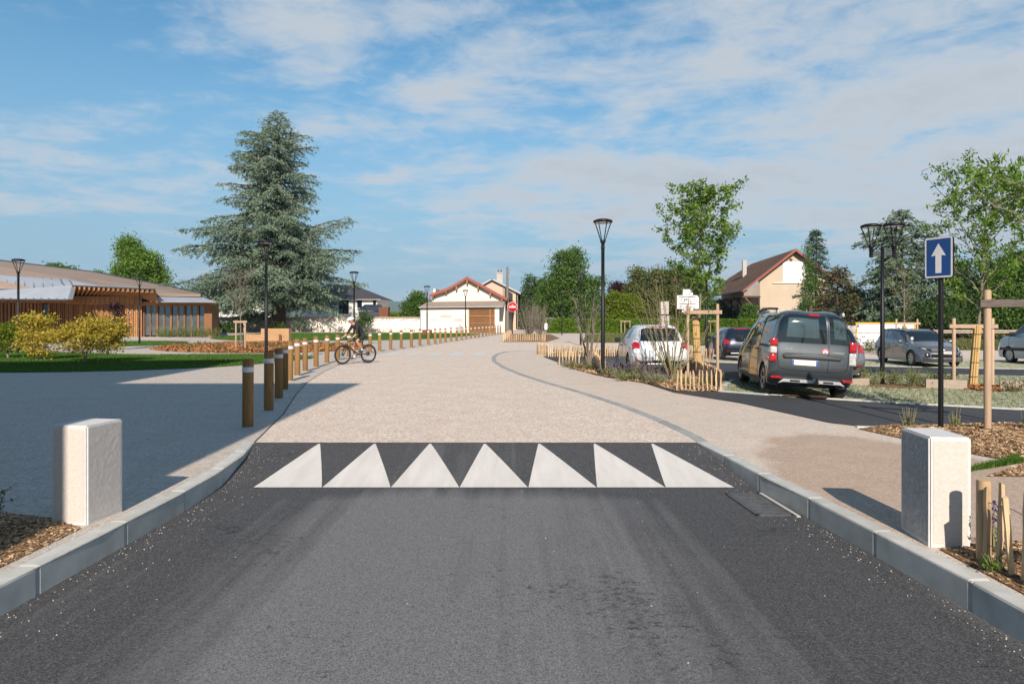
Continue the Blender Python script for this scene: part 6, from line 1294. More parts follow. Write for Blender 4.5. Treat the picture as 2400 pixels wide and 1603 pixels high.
for px, py, h, w, m, lab in ((2012, 902, 0.55, 0.3, 'lf_shrub', 'bright green plant beside the grey van tail light'), (2047, 905, 0.5, 0.36, 'lf_shrub', 'green plant left of the double lamp pole'), (2088, 906, 0.42, 0.28, 'lf_olive', 'small olive plant right of the double lamp pole'),
    (2125, 909, 0.52, 0.42, 'lf_shrub', 'bushy green plant between the double lamp and the sign'), (2150, 908, 0.55, 0.4, 'lf_shrub', 'tall green plant left of the long sleeper'), (2195, 899, 0.35, 0.3, 'lf_shrub', 'green plant behind the long sleeper'), (2220, 899, 0.35, 0.3, 'lf_shrub', 'green plant behind the sign pole'),
    (2375, 921, 0.35, 0.4, 'lf_pine', 'reddish-brown plant in front of the right-edge sleeper')):
    plant(lab, G(px, py), h, w, 34, m, 80 + k, 0.06, None); k += 1
for i in range(13):
    X = 2.1 + i * 0.5; plant('low dry plant behind the long aisle paling fence, %s from its left end' % ORD[i].replace('nearest', 'first'), (X, 31.9 + (i % 3) * 0.4), 0.32, 0.35, 14, 'lf_olive', 140 + i, 0.08, None, group='dry plants behind the aisle fence')
for x, y, h, w, m, fl, lab, sd in ((3.45, 4.45, 0.42, 0.12, 'lf_shrub', 'lf_salvia', 'violet salvia behind the near paling fence', 160), (3.5, 4.1, 0.42, 0.14, 'lf_shrub', 'lf_salvia', 'second violet salvia behind the near paling fence, closer to the frame edge', 161), (3.36, 4.75, 0.36, 0.07, 'lf_shrub', 'lf_salvia', 'single violet salvia between stone block and near fence', 162),
    (3.13, 4.42, 0.10, 0.09, 'lf_bright', None, 'small bright green weed at the foot of the near fence', 163), (6.55, 10.1, 0.35, 0.14, 'lf_olive', None, 'wispy plant between sign pole and stakes', 164), (5.95, 10.25, 0.3, 0.14, 'lf_olive', None, 'wispy plant left of the sign pole', 165), (7.6, 10.1, 0.42, 0.12, 'lf_dark', None, 'wispy dark plant at the right edge on the wood chips', 166)):
    plant(lab, (x, y), h, w, 8 if fl else 12, m, sd, 0.045, fl, spike=0.45, nl=6)
# twiggy little shrub at the left edge, near
def twiggy(label, base, h, seed):
    rr = random.Random(seed); r = empty('twiggy_shrub', (base[0], base[1], 0.05), 0, label, 'shrub'); mb = MB(); C = []
    for i in range(9):
        az = rr.uniform(0, 6.28); e = Vector((math.cos(az) * 0.14, math.sin(az) * 0.10, h * rr.uniform(0.6, 1.0))); limb(mb, (0, 0, 0), e, 0.006, 0.002, rr, 0.15, 4, 4)
        for k in range(6): q = Vector((0, 0, 0)).lerp(e, rr.uniform(0.35, 1)); f = q + Vector((rr.gauss(0, .05), rr.gauss(0, .05), rr.uniform(0.0, 0.06))); limb(mb, q, f, 0.003, 0.001, rr, 0.1, 2, 4); C.append(tuple(f)); C.append(tuple(q.lerp(f, .6)))
    mb.build('stems', MT['twig'], r); foliage('leaves', C, 0.035, MT['lf_dark'], r, np.random.RandomState(seed), 0.4)
twiggy('small twiggy dark shrub in the left wood chip bed', (-4.0, 5.2), 0.38, 5)
rrp = random.Random(9); GP = [G(395, 812), G(430, 811), G(470, 810), G(500, 815), G(600, 812), G(640, 818), G(690, 816), G(730, 814), G(450, 820), G(520, 824), G(770, 815), G(830, 815)]
GPL = ['at its far left tip', 'second from its left tip', 'in its left part', 'left of the bare staked tree', 'behind the lamp by the cedar', 'in front of the timber bench', 'right of the timber bench', 'behind the sixth bollard', 'near its left front edge', 'just below the staked tree', 'behind the ninth bollard', 'behind the cyclist']
for i, p in enumerate(GP): plant('low green plant in the oval red mulch bed, %s' % GPL[i], p, 0.28, 0.45, 18, 'lf_olive' if i % 2 else 'lf_shrub', 180 + i, 0.09, None, group='low plants in the oval red mulch bed')
for i, px in enumerate((380, 400, 420, 440, 460, 482, 505)): plant('leafy perennial along the glazed wall of the timber hall, %s from the left' % ORD[i].replace('nearest', 'first'), (PX(px, 64.5), 64.5 - (i % 2) * 0.4), 1.0, 0.7, 40, 'lf_shrub', 200 + i, 0.14, None, group='perennials along the hall glazing')
for i, px in enumerate((2022, 2040, 2062, 2082)): plant('leafy plant in front of the white hoarding, %s from the left' % ORD[i].replace('nearest', 'first'), (PX(px, 38.5), 38.5), 0.75, 0.4, 24, 'lf_shrub', 210 + i, 0.11, None, group='plants in front of the hoarding')
# climbers and wall shrubs
bt('wall_shrub', 'green shrub against the boundary wall behind the cyclist', 848, 90, [(850, 745, 12, 22), (842, 760, 16, 14), (862, 752, 12, 12)], 150, 9, 0.26, 'lf_dark', 220, 0.08, 0.5, group='shrubs', cat='shrub')
bt('wall_shrub', 'drooping grey-green shrub at the foot of the cedar', 705, 91, [(700, 752, 14, 14), (712, 762, 10, 10)], 90, 9, 0.26, 'lf_cedar', 221, 0.08, 0.5, group='shrubs', cat='shrub')
bt('wall_shrub', 'ivy and suckers around the cedar trunk base', 650, 90.5, [(642, 768, 9, 11), (658, 767, 9, 12), (650, 773, 12, 6)], 120, 9, 0.22, 'lf_mid', 222, 0.05, 0.4, group='shrubs', cat='shrub')
bt('wall_shrub', 'bright green shrub above the wall left of the cedar trunk', 595, 104, [(590, 738, 20, 10), (605, 742, 16, 8)], 120, 9, 0.35, 'lf_bright', 223, 0.08, 0.5, group='shrubs', cat='shrub')
bt('wall_shrub', 'low weedy shrub at the left end of the boundary wall', 530, 84, [(525, 768, 14, 9), (545, 770, 12, 8), (505, 772, 12, 9)], 110, 9, 0.24, 'lf_mid', 224, 0.05, 0.4, group='shrubs', cat='shrub')
bt('round_shrub', 'low hedge top glowing above the wall left of the barn', 935, 108, [(920, 738, 22, 6), (950, 739, 26, 6)], 140, 9, 0.35, 'lf_yellowgreen', 225, 0.05, 0.4, group='shrubs', cat='shrub')
# ================================================================== VEHICLES
def cr(p0, p1, p2, p3, t):
    return 0.5 * ((2 * p1) + (-p0 + p2) * t + (2 * p0 - 5 * p1 + 4 * p2 - p3) * t * t + (-p0 + 3 * p1 - 3 * p2 + p3) * t ** 3)
class Shell:
    """car skin S(t, v): t runs bumper to bumper through the stations, v from floor (0) up the left side over the roof (6) and down the right side (12)"""
    def __init__(s, rows, zb=0.2):
        s.n = len(rows); A = np.zeros((s.n, 7, 3))
        for i, r in enumerate(rows):
            xt, zt, xc, yc, zc, xb, yb, zbt, xm, ym, zm, xs, ys, zs = r
            A[i, 6] = (xt, 0, zt); A[i, 5] = (xc, yc, zc); A[i, 4] = (xb, yb, zbt); A[i, 3] = (xm, ym, zm); A[i, 2] = (xs, ys, zs)
            f = min(zb, zs - 0.01); A[i, 1] = (xs, ys - 0.12, f); A[i, 0] = (xs, 0, f - 0.005)
        s.A = A
    def ring(s, t):
        t = max(0.0, min(s.n - 1.0001, t)); i = int(t); f = t - i; g = lambda k: s.A[max(0, min(s.n - 1, k))]
        return cr(g(i - 1), g(i), g(i + 1), g(i + 2), f)
    def S(s, t, v):
        mir = v > 6; v = 12 - v if mir else v; v = max(0.0, min(6.0, v)); Rg = s.ring(t); F = np.array([1, -1, 1])
        def g(k):
            if k < 0: return Rg[-k] * F
            if k > 6: return Rg[12 - k] * F
            return Rg[k]
        i = min(int(v), 5); p = cr(g(i - 1), g(i), g(i + 1), g(i + 2), v - i)
        if mir: p = p * F
        return Vector(p)
    def N(s, t, v):
        e = 0.03; a = s.S(t + e, v) - s.S(t - e, v); b = s.S(t, min(12, v + e)) - s.S(t, max(0, v - e)); n = a.cross(b)
        if n.length < 1e-9: n = Vector((0, 0, 1))
        n.normalize(); c = s.S(t, v) - Vector((s.A[:, 6, 0].mean(), 0, 0.7)); c.x *= 0.3
        return n if n.dot(c) > 0 else -n
    def body_mesh(s, dt=6, dv=4):
        ts = [i / dt for i in range((s.n - 1) * dt + 1)]; m = 12 * dv; V = []
        for t in ts:
            for j in range(m): V.append(s.S(t, j / dv))
        F = [(i * m + j, i * m + (j + 1) % m, (i + 1) * m + (j + 1) % m, (i + 1) * m + j) for i in range(len(ts) - 1) for j in range(m)]
        F.append(tuple(reversed(range(m)))); F.append(tuple((len(ts) - 1) * m + j for j in range(m)))
        me = bpy.data.meshes.new('body'); me.from_pydata([tuple(v) for v in V], [], F); bm = bmesh.new(); bm.from_mesh(me); bmesh.ops.remove_doubles(bm, verts=bm.verts, dist=1e-5); bmesh.ops.recalc_face_normals(bm, faces=bm.faces); bm.to_mesh(me); bm.free(); return me
    def patch(s, corners, off=0.004, nx=14, ny=8, th=0.012):
        """corners (t, v): a-b-c-d quad in skin space, laid over the skin"""
        a, b, c, d = corners; mb = MB(); V = []; Vi = []
        for j in range(ny + 1):
            for i in range(nx + 1):
                u, w = i / nx, j / ny; t = (a[0] * (1 - u) + b[0] * u) * (1 - w) + (d[0] * (1 - u) + c[0] * u) * w; v = (a[1] * (1 - u) + b[1] * u) * (1 - w) + (d[1] * (1 - u) + c[1] * u) * w
                p = s.S(t, v); n = s.N(t, v); V.append(p + n * off); Vi.append(p - n * th)
        q = (nx + 1) * (ny + 1); F = [(j * (nx + 1) + i, j * (nx + 1) + i + 1, (j + 1) * (nx + 1) + i + 1, (j + 1) * (nx + 1) + i) for j in range(ny) for i in range(nx)]
        mb.add(V, F, True)
        rim = [i for i in range(nx + 1)] + [j * (nx + 1) + nx for j in range(1, ny + 1)] + [ny * (nx + 1) + i for i in range(nx - 1, -1, -1)] + [j * (nx + 1) for j in range(ny - 1, 0, -1)]
        mb.add([V[k] for k in rim] + [Vi[k] for k in rim], [(i, (i + 1) % len(rim), len(rim) + (i + 1) % len(rim), len(rim) + i) for i in range(len(rim))]); return mb
    def seam(s, path, r=0.005, n=10, off=0.0):
        pts = []
        for (t0, v0), (t1, v1) in zip(path, path[1:]):
            for k in range(n): t, v = t0 + (t1 - t0) * k / n, v0 + (v1 - v0) * k / n; pts.append(s.S(t, v) + s.N(t, v) * off)
        pts.append(s.S(*path[-1])); mb = MB(); mb.tube(pts, r, 4, cap=False); return mb
def mir(c): return [(t, 12 - v) for t, v in c]
def text_mesh(txt, size, extr=0.002):
    cu = bpy.data.curves.new('lettering', 'FONT'); cu.body = txt; cu.size = size; cu.extrude = extr; cu.align_x = 'CENTER'; cu.align_y = 'CENTER'; cu.resolution_u = 2
    ob = bpy.data.objects.new('tmp', cu); col.objects.link(ob); dg = bpy.context.evaluated_depsgraph_get(); me = bpy.data.meshes.new_from_object(ob.evaluated_get(dg)); bpy.data.objects.remove(ob); bpy.data.curves.remove(cu); me.materials.clear(); return me
def wheel(root, x, y, r, w, spokes=5, side=1, hub='alloy', double=False):
    M = Matrix.Translation((x, y, r)) @ Matrix.Rotation(R(-90) * side, 4, 'X')       # local +z points outward
    e = empty('wheel', (0, 0, 0)); e.parent = root; e.empty_display_size = 0.05
    ri = r * 0.66
    mb = MB(); mb.lathe([(ri, w * 0.46), (ri + 0.02, w * 0.5), (r * 0.9, w * 0.5), (r * 0.98, w * 0.40), (r, w * 0.25), (r, -w * 0.25), (r * 0.98, -w * 0.4), (r * 0.9, -w * 0.5), (ri, -w * 0.46)], 36, M); mb.build('tyre', MT['rubber'], e)
    mb = MB(); mb.lathe([(ri, w * 0.46), (ri * 0.94, w * 0.36), (ri * 0.9, 0.0), (0.0, -0.02)], 36, M); mb.cur = 0; mb.build('rim_barrel', MT['car_dark'], e)
    mb = MB(); mb.lathe([(ri * 1.01, w * 0.47), (ri * 0.95, w * 0.49), (ri * 0.9, w * 0.42)], 36, M)
    for k in range(spokes):
        for dd in ((-0.10, 0.10) if double else (0.0,)):
            a = 2 * math.pi * k / spokes; a1 = a + dd; wd = ri * (0.10 if double else 0.17)
            p = [Vector((math.cos(a) * ri * 0.16, math.sin(a) * ri * 0.16, w * 0.36)), Vector((math.cos(a1) * ri * 0.93, math.sin(a1) * ri * 0.93, w * 0.44))]; n = Vector((-math.sin(a1), math.cos(a1), 0)) * wd
            q = [M @ v for v in (p[0] - n * 0.7, p[0] + n * 0.7, p[1] + n, p[1] - n)]; q2 = [M @ (v - Vector((0, 0, 0.04))) for v in (p[0] - n * 0.7, p[0] + n * 0.7, p[1] + n, p[1] - n)]
            mb.add(q + q2, [(0, 1, 2, 3), (0, 4, 5, 1), (1, 5, 6, 2), (2, 6, 7, 3), (3, 7, 4, 0)])
    mb.lathe([(ri * 0.22, w * 0.34), (ri * 0.2, w * 0.42), (0.0, w * 0.43)], 16, M); mb.build('rim', MT[hub], e)
HATCH = [(.16, .30, .18, .50, .30, .24, .66, .29, .30, .74, .28, .36, .76, .26), (.0, .52, .02, .55, .52, .08, .76, .52, .22, .83, .42, .38, .82, .27), (.09, .93, .10, .52, .94, .24, .75, .93, .36, .86, .66, .60, .84, .26),
    (.42, 1.41, .46, .50, 1.38, .62, .76, 1.02, .70, .865, .66, .80, .85, .24), (.95, 1.46, .98, .55, 1.42, 1.15, .81, .99, 1.15, .865, .65, 1.15, .85, .23), (1.7, 1.455, 1.7, .56, 1.41, 1.75, .83, .96, 1.75, .865, .63, 1.75, .85, .22),
    (2.25, 1.41, 2.25, .54, 1.36, 2.5, .83, .92, 2.45, .865, .62, 2.4, .85, .22), (3.0, .98, 2.98, .60, .95, 3.02, .79, .88, 3.02, .86, .60, 3.0, .85, .22), (3.45, .90, 3.43, .56, .87, 3.42, .75, .80, 3.42, .84, .58, 3.4, .84, .23),
    (3.85, .76, 3.80, .50, .74, 3.70, .68, .70, 3.68, .78, .52, 3.66, .80, .24), (4.06, .50, 4.02, .45, .50, 3.90, .64, .48, 3.84, .72, .42, 3.80, .76, .25), (3.98, .22, 3.95, .42, .22, 3.86, .60, .22, 3.80, .68, .22, 3.76, .72, .22)]
MPV = [(.10, .34, .12, .58, .34, .16, .74, .33, .20, .80, .32, .26, .82, .30), (.0, .60, .02, .62, .60, .06, .80, .58, .16, .87, .48, .28, .87, .33), (.05, 1.10, .06, .64, 1.10, .11, .80, 1.08, .22, .875, .75, .50, .87, .30),
    (.20, 1.77, .23, .60, 1.73, .27, .79, 1.14, .32, .88, .75, .70, .87, .28), (1.15, 1.82, 1.15, .63, 1.76, 1.2, .83, 1.14, 1.1, .885, .72, 1.1, .87, .27), (2.0, 1.81, 2.0, .63, 1.75, 2.05, .845, 1.12, 2.0, .885, .70, 2.0, .87, .26),
    (2.72, 1.74, 2.70, .61, 1.68, 2.95, .84, 1.08, 2.9, .885, .68, 2.8, .87, .26), (3.52, 1.14, 3.48, .68, 1.11, 3.53, .82, 1.03, 3.5, .88, .67, 3.45, .87, .26), (3.92, 1.07, 3.90, .64, 1.04, 3.90, .80, .95, 3.92, .87, .65, 3.88, .86, .27),
    (4.22, .93, 4.18, .58, .90, 4.12, .76, .84, 4.10, .82, .60, 4.06, .82, .28), (4.36, .55, 4.32, .56, .55, 4.22, .74, .54, 4.18, .79, .48, 4.12, .80, .30), (4.30, .25, 4.26, .52, .25, 4.18, .68, .25, 4.14, .73, .25, 4.08, .76, .25)]
def scaled(T, sx, sy, sz, edit=None):
    out = []
    for i, r in enumerate(T):
        r = [r[0] * sx, r[1] * sz] + [q for k in range(4) for q in (r[2 + 3 * k] * sx, r[3 + 3 * k] * sy, r[4 + 3 * k] * sz)]
        if edit and i in edit:
            for k, v in edit[i].items(): r[k] = v
        out.append(tuple(r))
    return out
def car(name, label, rows, paint_m, loc, head, ax, track, wr, spokes=5, double=False, roll=0.0, zb=0.2, arch=1.13, ww=0.205, hub='alloy'):
    """loc: world position of the rear-left wheel's contact point"""
    sh = Shell(rows, zb); rz = math.atan2(head[1], head[0]); ca, sa = math.cos(rz), math.sin(rz); lx, ly = ax[0], track / 2
    ox, oy = loc[0] - (lx * ca - ly * sa), loc[1] - (lx * sa + ly * ca)
    cx = ox + 2.0 * ca; cy_ = oy + 2.0 * sa; z = hgt(*loc) + 0.035
    r = empty(name, (ox, oy, z), rz, label, 'car', 'parked cars')
    if roll: r.rotation_euler = Euler((roll, 0, rz), 'XYZ'); r.location.z = z - math.sin(roll) * ly
    me = sh.body_mesh(); me.materials.append(MT[paint_m]); me.materials.append(MT['car_dark']); ob = bpy.data.objects.new('tmp_body', me); col.objects.link(ob)
    mb = MB(); hw = max(q[9] for q in rows)
    for x in ax:
        for sgn in (-1, 1): M = Matrix.Translation((x, sgn * (hw + 0.15), wr)) @ Matrix.Rotation(R(90), 4, 'X'); q = wr * arch; mb.lathe([(0, -0.42), (q, -0.42), (q, 0.42), (0, 0.42)], 40, M)
    mec = mb.mesh('cut'); mec.materials.append(MT[paint_m]); mec.materials.append(MT['car_dark']); mec.polygons.foreach_set('material_index', [1] * len(mec.polygons))
    bm = bmesh.new(); bm.from_mesh(mec); bmesh.ops.remove_doubles(bm, verts=bm.verts, dist=1e-5); bmesh.ops.recalc_face_normals(bm, faces=bm.faces); bm.to_mesh(mec); bm.free()
    cut = bpy.data.objects.new('tmp_cut', mec); col.objects.link(cut); mo = ob.modifiers.new('b', 'BOOLEAN'); mo.object = cut; mo.operation = 'DIFFERENCE'; mo.solver = 'EXACT'
    dg = bpy.context.evaluated_depsgraph_get(); me2 = bpy.data.meshes.new_from_object(ob.evaluated_get(dg)); bpy.data.objects.remove(ob); bpy.data.objects.remove(cut)
    me2.polygons.foreach_set('use_smooth', [True] * len(me2.polygons)); me2.set_sharp_from_angle(angle=R(42)); me2.name = 'body'
    bo = bpy.data.objects.new('body', me2); col.objects.link(bo); bo.parent = r
    for x in ax:
        for sgn in (-1, 1):
            wheel(r, x, sgn * track / 2, wr, ww, spokes, sgn, hub, double)
            q = wr * arch; M = Matrix.Translation((x, sgn * (hw + 0.15), wr)) @ Matrix.Rotation(R(90), 4, 'X')
    return r, sh, bo
def plate(root, x, z, facing, txt=None, w=0.52, h=0.11, y=0.0, tilt=0.0, band=True):
    e = empty('number_plate', (x, y, z)); e.parent = root; e.rotation_euler = (0, tilt, R(180) if facing < 0 else 0); e.empty_display_size = 0.05       # faces +x locally
    mb = MB(); mb.bbox((0, 0, 0), (0.012, w, h), 0.004); mb.build('plate', MT['plate_white'], e)
    if band:
        for s in (-1, 1): mb = MB(); mb.box((0.007, s * (w / 2 - 0.022), 0), (0.003, 0.04, h - 0.008)); mb.build('plate_band', MT['plate_blue'], e)
    if txt:
        me = text_mesh(txt, h * 0.85); me.materials.append(MT['black_print']); o = bpy.data.objects.new('plate_lettering', me); col.objects.link(o); o.parent = e; o.location = (0.010, 0, -0.002); o.rotation_euler = (R(90), 0, R(90))
    return e
def lettering(root, txt, size, x, y, z, m, tilt=0.0, facing=-1):
    me = text_mesh(txt, size); me.materials.append(MT[m]); o = bpy.data.objects.new('lettering', me); col.objects.link(o); o.parent = root; o.location = (x, y, z); o.rotation_euler = (R(90) + tilt, 0, R(-90) if facing < 0 else R(90)); return o
def mirror_wing(root, x, y, z, m, s=1.0):
    for sg in (-1, 1):
        mb = MB(); mb.bbox((0, 0, 0), (0.13 * s, 0.19 * s, 0.14 * s), 0.045, Matrix.Rotation(R(-8) * sg, 4, 'Z')); o = mb.build('door_mirror', MT[m], root, loc=(x, sg * (y + 0.10), z), smooth=True)
        mb = MB(); mb.box((-0.068 * s, 0, 0), (0.006, 0.15 * s, 0.10 * s)); mb.build('mirror_glass', MT['car_glass'], o)
def glass_side(sh, root, tw, m='car_glass', v0=4.14, v1=4.9):
    for a in tw:
        for f in (lambda c: c, mir):
            sh.patch(f([(a[0], v0), (a[1], v0), (a[2], v1), (a[3], v1)]), 0.003).build('side_window', MT[m], root)
def door_set(sh, root, ts, handles, vlow=2.35, m_h=None):
    for t in ts:
        for f in (lambda c: c, mir): sh.seam(f([(t, vlow), (t, 4.1), (t - 0.02, 4.95)])).build('door_seam', MT['car_dark'], root)
    for t in handles:
        for sg, f in ((1, 3.62), (-1, 12 - 3.62)):
            p = sh.S(t, f); n = sh.N(t, f); mb = MB(); mb.bbox(p + n * 0.018, (0.17, 0.03, 0.03), 0.012); mb.build('door_handle', MT[m_h] if m_h else MT['car_plastic'], root, smooth=True)
# ---- slate grey van, rear towards us
RLX, RLY = G(1797, 925.5)
van, sh, bo = car('grey_van', 'slate grey passenger van with twin rear doors and roof rails, nearest parked car', scaled(MPV, 1.0, 0.965, 1.0), 'paint_slate', (RLX, RLY), (0.155, 0.988), (0.72, 3.53), 1.46, 0.335, 5, True, roll=R(3.3), zb=0.24, arch=1.12, ww=0.22)
sh.patch([(2.10, 4.72), (2.10, 6.42), (2.93, 6.36), (2.93, 4.78)], 0.005).build('rear_window', MT['car_glass'], van)
sh.patch([(2.10, 6.5), (2.10, 7.28), (2.93, 7.22), (2.93, 6.46)], 0.005).build('rear_window', MT['car_glass'], van)
sh.patch([(2.26, 5.15), (2.26, 6.18), (2.80, 6.14), (2.80, 5.18)], 0.007).build('clear_glazing', MT['car_glass_light'], van); sh.patch([(2.26, 6.62), (2.26, 7.1), (2.80, 7.06), (2.80, 6.60)], 0.007).build('clear_glazing', MT['car_glass_light'], van)
glass_side(sh, van, [(3.15, 4.1, 4.1, 3.25), (4.25, 5.2, 5.2, 4.25), (5.32, 6.72, 6.1, 5.32)], v0=4.16)
sh.patch([(6.08, 5.0), (6.92, 4.9), (6.92, 7.1), (6.08, 7.0)], 0.004).build('windscreen', MT['car_glass'], van)
sh.seam([(0.9, 6.45), (2.0, 6.46), (3.0, 6.43)], 0.006).build('door_seam', MT['car_dark'], van)
for f in (lambda c: c, mir): sh.seam(f([(0.95, 6.0), (0.98, 5.2), (1.1, 4.75), (2.0, 4.62), (2.98, 4.72)]), 0.006).build('door_seam', MT['car_dark'], van)
for sg in (-1, 1):
    for zz, hh, mm in ((1.15, 0.17, 'red_lens'), (0.985, 0.15, 'clear_lens'), (0.82, 0.17, 'red_lens')) if sg > 0 else ((1.12, 0.22, 'red_lens'), (0.87, 0.26, 'clear_lens')):
        mb = MB(); mb.bbox((0.14, sg * 0.785, zz), (0.22, 0.145, hh), 0.025, Matrix.Rotation(R(4), 4, 'Y')); mb.build('tail_light', MT[mm], van, smooth=True)
    mb = MB(); mb.bbox((0.07, sg * 0.70, 0.42), (0.12, 0.22, 0.05), 0.02, Matrix.Rotation(R(-12) * sg, 4, 'Z')); mb.build('reflector', MT['red_lens'], van)
    mb = MB(); pts = [(0.42, 0.66, 1.80), (0.55, 0.655, 1.865), (1.3, 0.66, 1.885), (2.1, 0.655, 1.875), (2.62, 0.64, 1.80)]; mb.tube([(a, b * sg, c) for a, b, c in pts], [0.03, 0.028, 0.026, 0.028, 0.03], 8); ro = mb.build('roof_rail', MT['black_metal'], van)
    for xx in (0.47, 2.5): mb = MB(); mb.bbox((xx, sg * 0.66, 1.80), (0.16, 0.06, 0.09), 0.02); mb.build('rail_foot', MT['silver_trim'], ro)
mb = MB(); mb.bbox((0.015, 0.02, 0.865), (0.06, 1.14, 0.075), 0.025); mb.build('rear_grip_bar', MT['car_plastic'], van)
mb = MB(); mb.prism([(-0.62, 0.76), (-0.62, 0.92), (-0.55, 0.95), (0.55, 0.95), (0.62, 0.92), (0.62, 0.76), (0.52, 0.655), (-0.52, 0.655)], -0.012, 0.004, Matrix.Translation((0.028, 0, 0)) @ Matrix(((0, 0, -1, 0), (-1, 0, 0, 0), (0, 1, 0, 0), (0, 0, 0, 1)))); mb.build('plate_recess', MT['paint_slate'], van)
plate(van, -0.008, 0.755, -1, None, 0.52, 0.11, 0.16)
mb = MB(); mb.bbox((0.155, 0.0, 1.755), (0.04, 0.22, 0.05), 0.018); mb.build('brake_light', MT['red_lens'], van)
mb = MB(); mb.tube([(0.115, 0.06, 1.155), (0.075, 0.30, 1.135), (0.07, 0.44, 1.15)][::-1], [0.016, 0.01, 0.006], 6); mb.bbox((0.08, 0.42, 1.14), (0.04, 0.09, 0.04), 0.01); mb.build('wiper', MT['car_plastic'], van)
lettering(van, 'DACIA', 0.062, 0.036, 0.50, 1.03, 'silver_trim'); lettering(van, 'STEPWAY', 0.055, 0.036, -0.50, 0.99, 'silver_trim')
M_ = Matrix.Translation((0.036, -0.24, 0.995)) @ Matrix.Rotation(R(-90), 4, 'Y')
mb = MB(); mb.lathe([(0.075, 0.0), (0.075, 0.004), (0, 0.004)], 24, M_); st = mb.build('round_sticker', MT['pink_sticker'], van); mb = MB(); mb.lathe([(0.046, 0.005), (0, 0.005)], 20, M_); mb.build('sticker_centre', MT['plate_white'], st); mb = MB(); mb.lathe([(0.02, 0.0065), (0, 0.0065)], 16, M_); mb.build('sticker_dot', MT['pink_sticker'], st)
mb = MB(); mb.prism([(-0.66, 0.305), (-0.56, 0.40), (0.56, 0.40), (0.66, 0.305), (0.56, 0.335), (-0.56, 0.335)], -0.03, 0.02, Matrix.Translation((0.045, 0, 0)) @ Matrix(((0, 0, -1, 0), (-1, 0, 0, 0), (0, 1, 0, 0), (0, 0, 0, 1)))); sk_ = mb.build('skid_plate', MT['silver_trim'], van)
for yy in (-0.33, 0.33): mb = MB(); mb.bbox((0.02, yy, 0.367), (0.02, 0.2, 0.035), 0.008); mb.build('skid_slot', MT['car_dark'], sk_)
mb = MB(); mb.tube([(0.15, -0.08, 0.30), (-0.02, -0.08, 0.31), (-0.06, -0.08, 0.33), (-0.06, -0.08, 0.40)], 0.022, 8); mb.lathe([(0, -0.03), (0.026, -0.015), (0.03, 0), (0.026, 0.02), (0, 0.03)], 12, Matrix.Translation((-0.06, -0.08, 0.42))); mb.bbox((-0.02, -0.10, 0.36), (0.04, 0.07, 0.08), 0.01); mb.build('tow_hitch', MT['iron'], van)
for f in (lambda c: c, mir):
    sh.patch(f([(3.05, 3.72), (4.2, 3.78), (4.2, 3.9), (3.05, 3.88)]), 0.004, 10, 3).build('slide_rail', MT['car_plastic'], van); sh.patch(f([(3.7, 1.9), (6.6, 1.9), (6.6, 2.2), (3.7, 2.2)]), 0.006, 20, 3).build('sill_cladding', MT['car_plastic'], van)
door_set(sh, van, [4.18, 5.26, 6.85], [4.35, 5.42]); mirror_wing(van, 3.05, 0.88, 1.13, 'car_plastic', 1.15)
for f in (lambda c: c, mir): sh.patch(f([(8.6, 4.05), (9.5, 4.2), (9.6, 4.9), (8.9, 4.9)]), 0.006).build('headlight', MT['clear_lens'], van)
# ---- white hatchback
X, Y = G(1480, 878)
ht, sh, bo = car('white_hatchback', 'white hatchback behind the flower bed left of the young tree', HATCH, 'paint_offwhite', (X, Y), (0.03, 1.0), (0.70, 3.29), 1.50, 0.31, 5, True, arch=1.14)
def hatch_common(r, sh, lights, dark_low=True, txt=None, badge=None):
    sh.patch([(2.12, 4.80), (2.12, 7.20), (2.86, 7.02), (2.86, 4.98)], 0.005, 20, 8).build('rear_window', MT['car_glass'], r)
    glass_side(sh, r, [(3.62, 4.35, 4.28, 3.98), (4.45, 5.2, 5.14, 4.40), (5.3, 6.78, 6.12, 5.26)])
    sh.patch([(6.08, 5.0), (6.94, 4.9), (6.94, 7.1), (6.08, 7.0)], 0.004).build('windscreen', MT['car_glass'], r)
    sh.patch([(0.1, 4.9), (0.1, 7.1), (0.62, 7.25), (0.62, 4.75)], 0.007, 20, 6).build('lower_bumper', MT['car_plastic'], r)
    for f in (lambda c: c, mir):
        sh.patch(f(lights), 0.010, 14, 7, 0.03).build('tail_light', MT['red_lens'], r); sh.seam(f([(0.95, 6.0), (1.0, 5.2), (1.3, 4.9), (2.0, 4.72), (2.9, 4.85)]), 0.005).build('tailgate_seam', MT['car_dark'], r)
        sh.patch(f([(0.62, 4.35), (0.62, 4.85), (0.74, 4.85), (0.74, 4.35)]), 0.008, 6, 3).build('reflector', MT['red_lens'], r)
        sh.patch(f([(8.5, 4.0), (9.35, 4.2), (9.6, 4.95), (8.9, 4.85)]), 0.006).build('headlight', MT['clear_lens'], r)
    door_set(sh, r, [3.95, 5.24, 6.82], [4.25, 5.45], m_h=None)
X0 = sh.S(2.95, 6); hatch_common(ht, sh, [(1.55, 3.72), (1.62, 4.78), (1.98, 4.72), (2.12, 3.72)])
plate(ht, -0.004, 0.50, -1, 'DK-', 0.50, 0.11); mirror_wing(ht, 2.55, 0.84, 0.98, 'car_plastic')
sh.patch([(2.93, 5.5), (2.93, 6.5), (3.0, 6.5), (3.0, 5.5)], 0.012, 8, 3).build('brake_light', MT['red_lens'], ht)
mb = MB(); mb.bbox((0.02, 0.0, 0.33), (0.08, 0.8, 0.05), 0.02); mb.build('bumper_trim', MT['silver_trim'], ht)
mb = MB(); mb.bbox((0.03, 0, 0.80), (0.02, 0.10, 0.11), 0.02, Matrix.Rotation(R(45), 4, 'X')); mb.build('badge', MT['silver_trim'], ht)
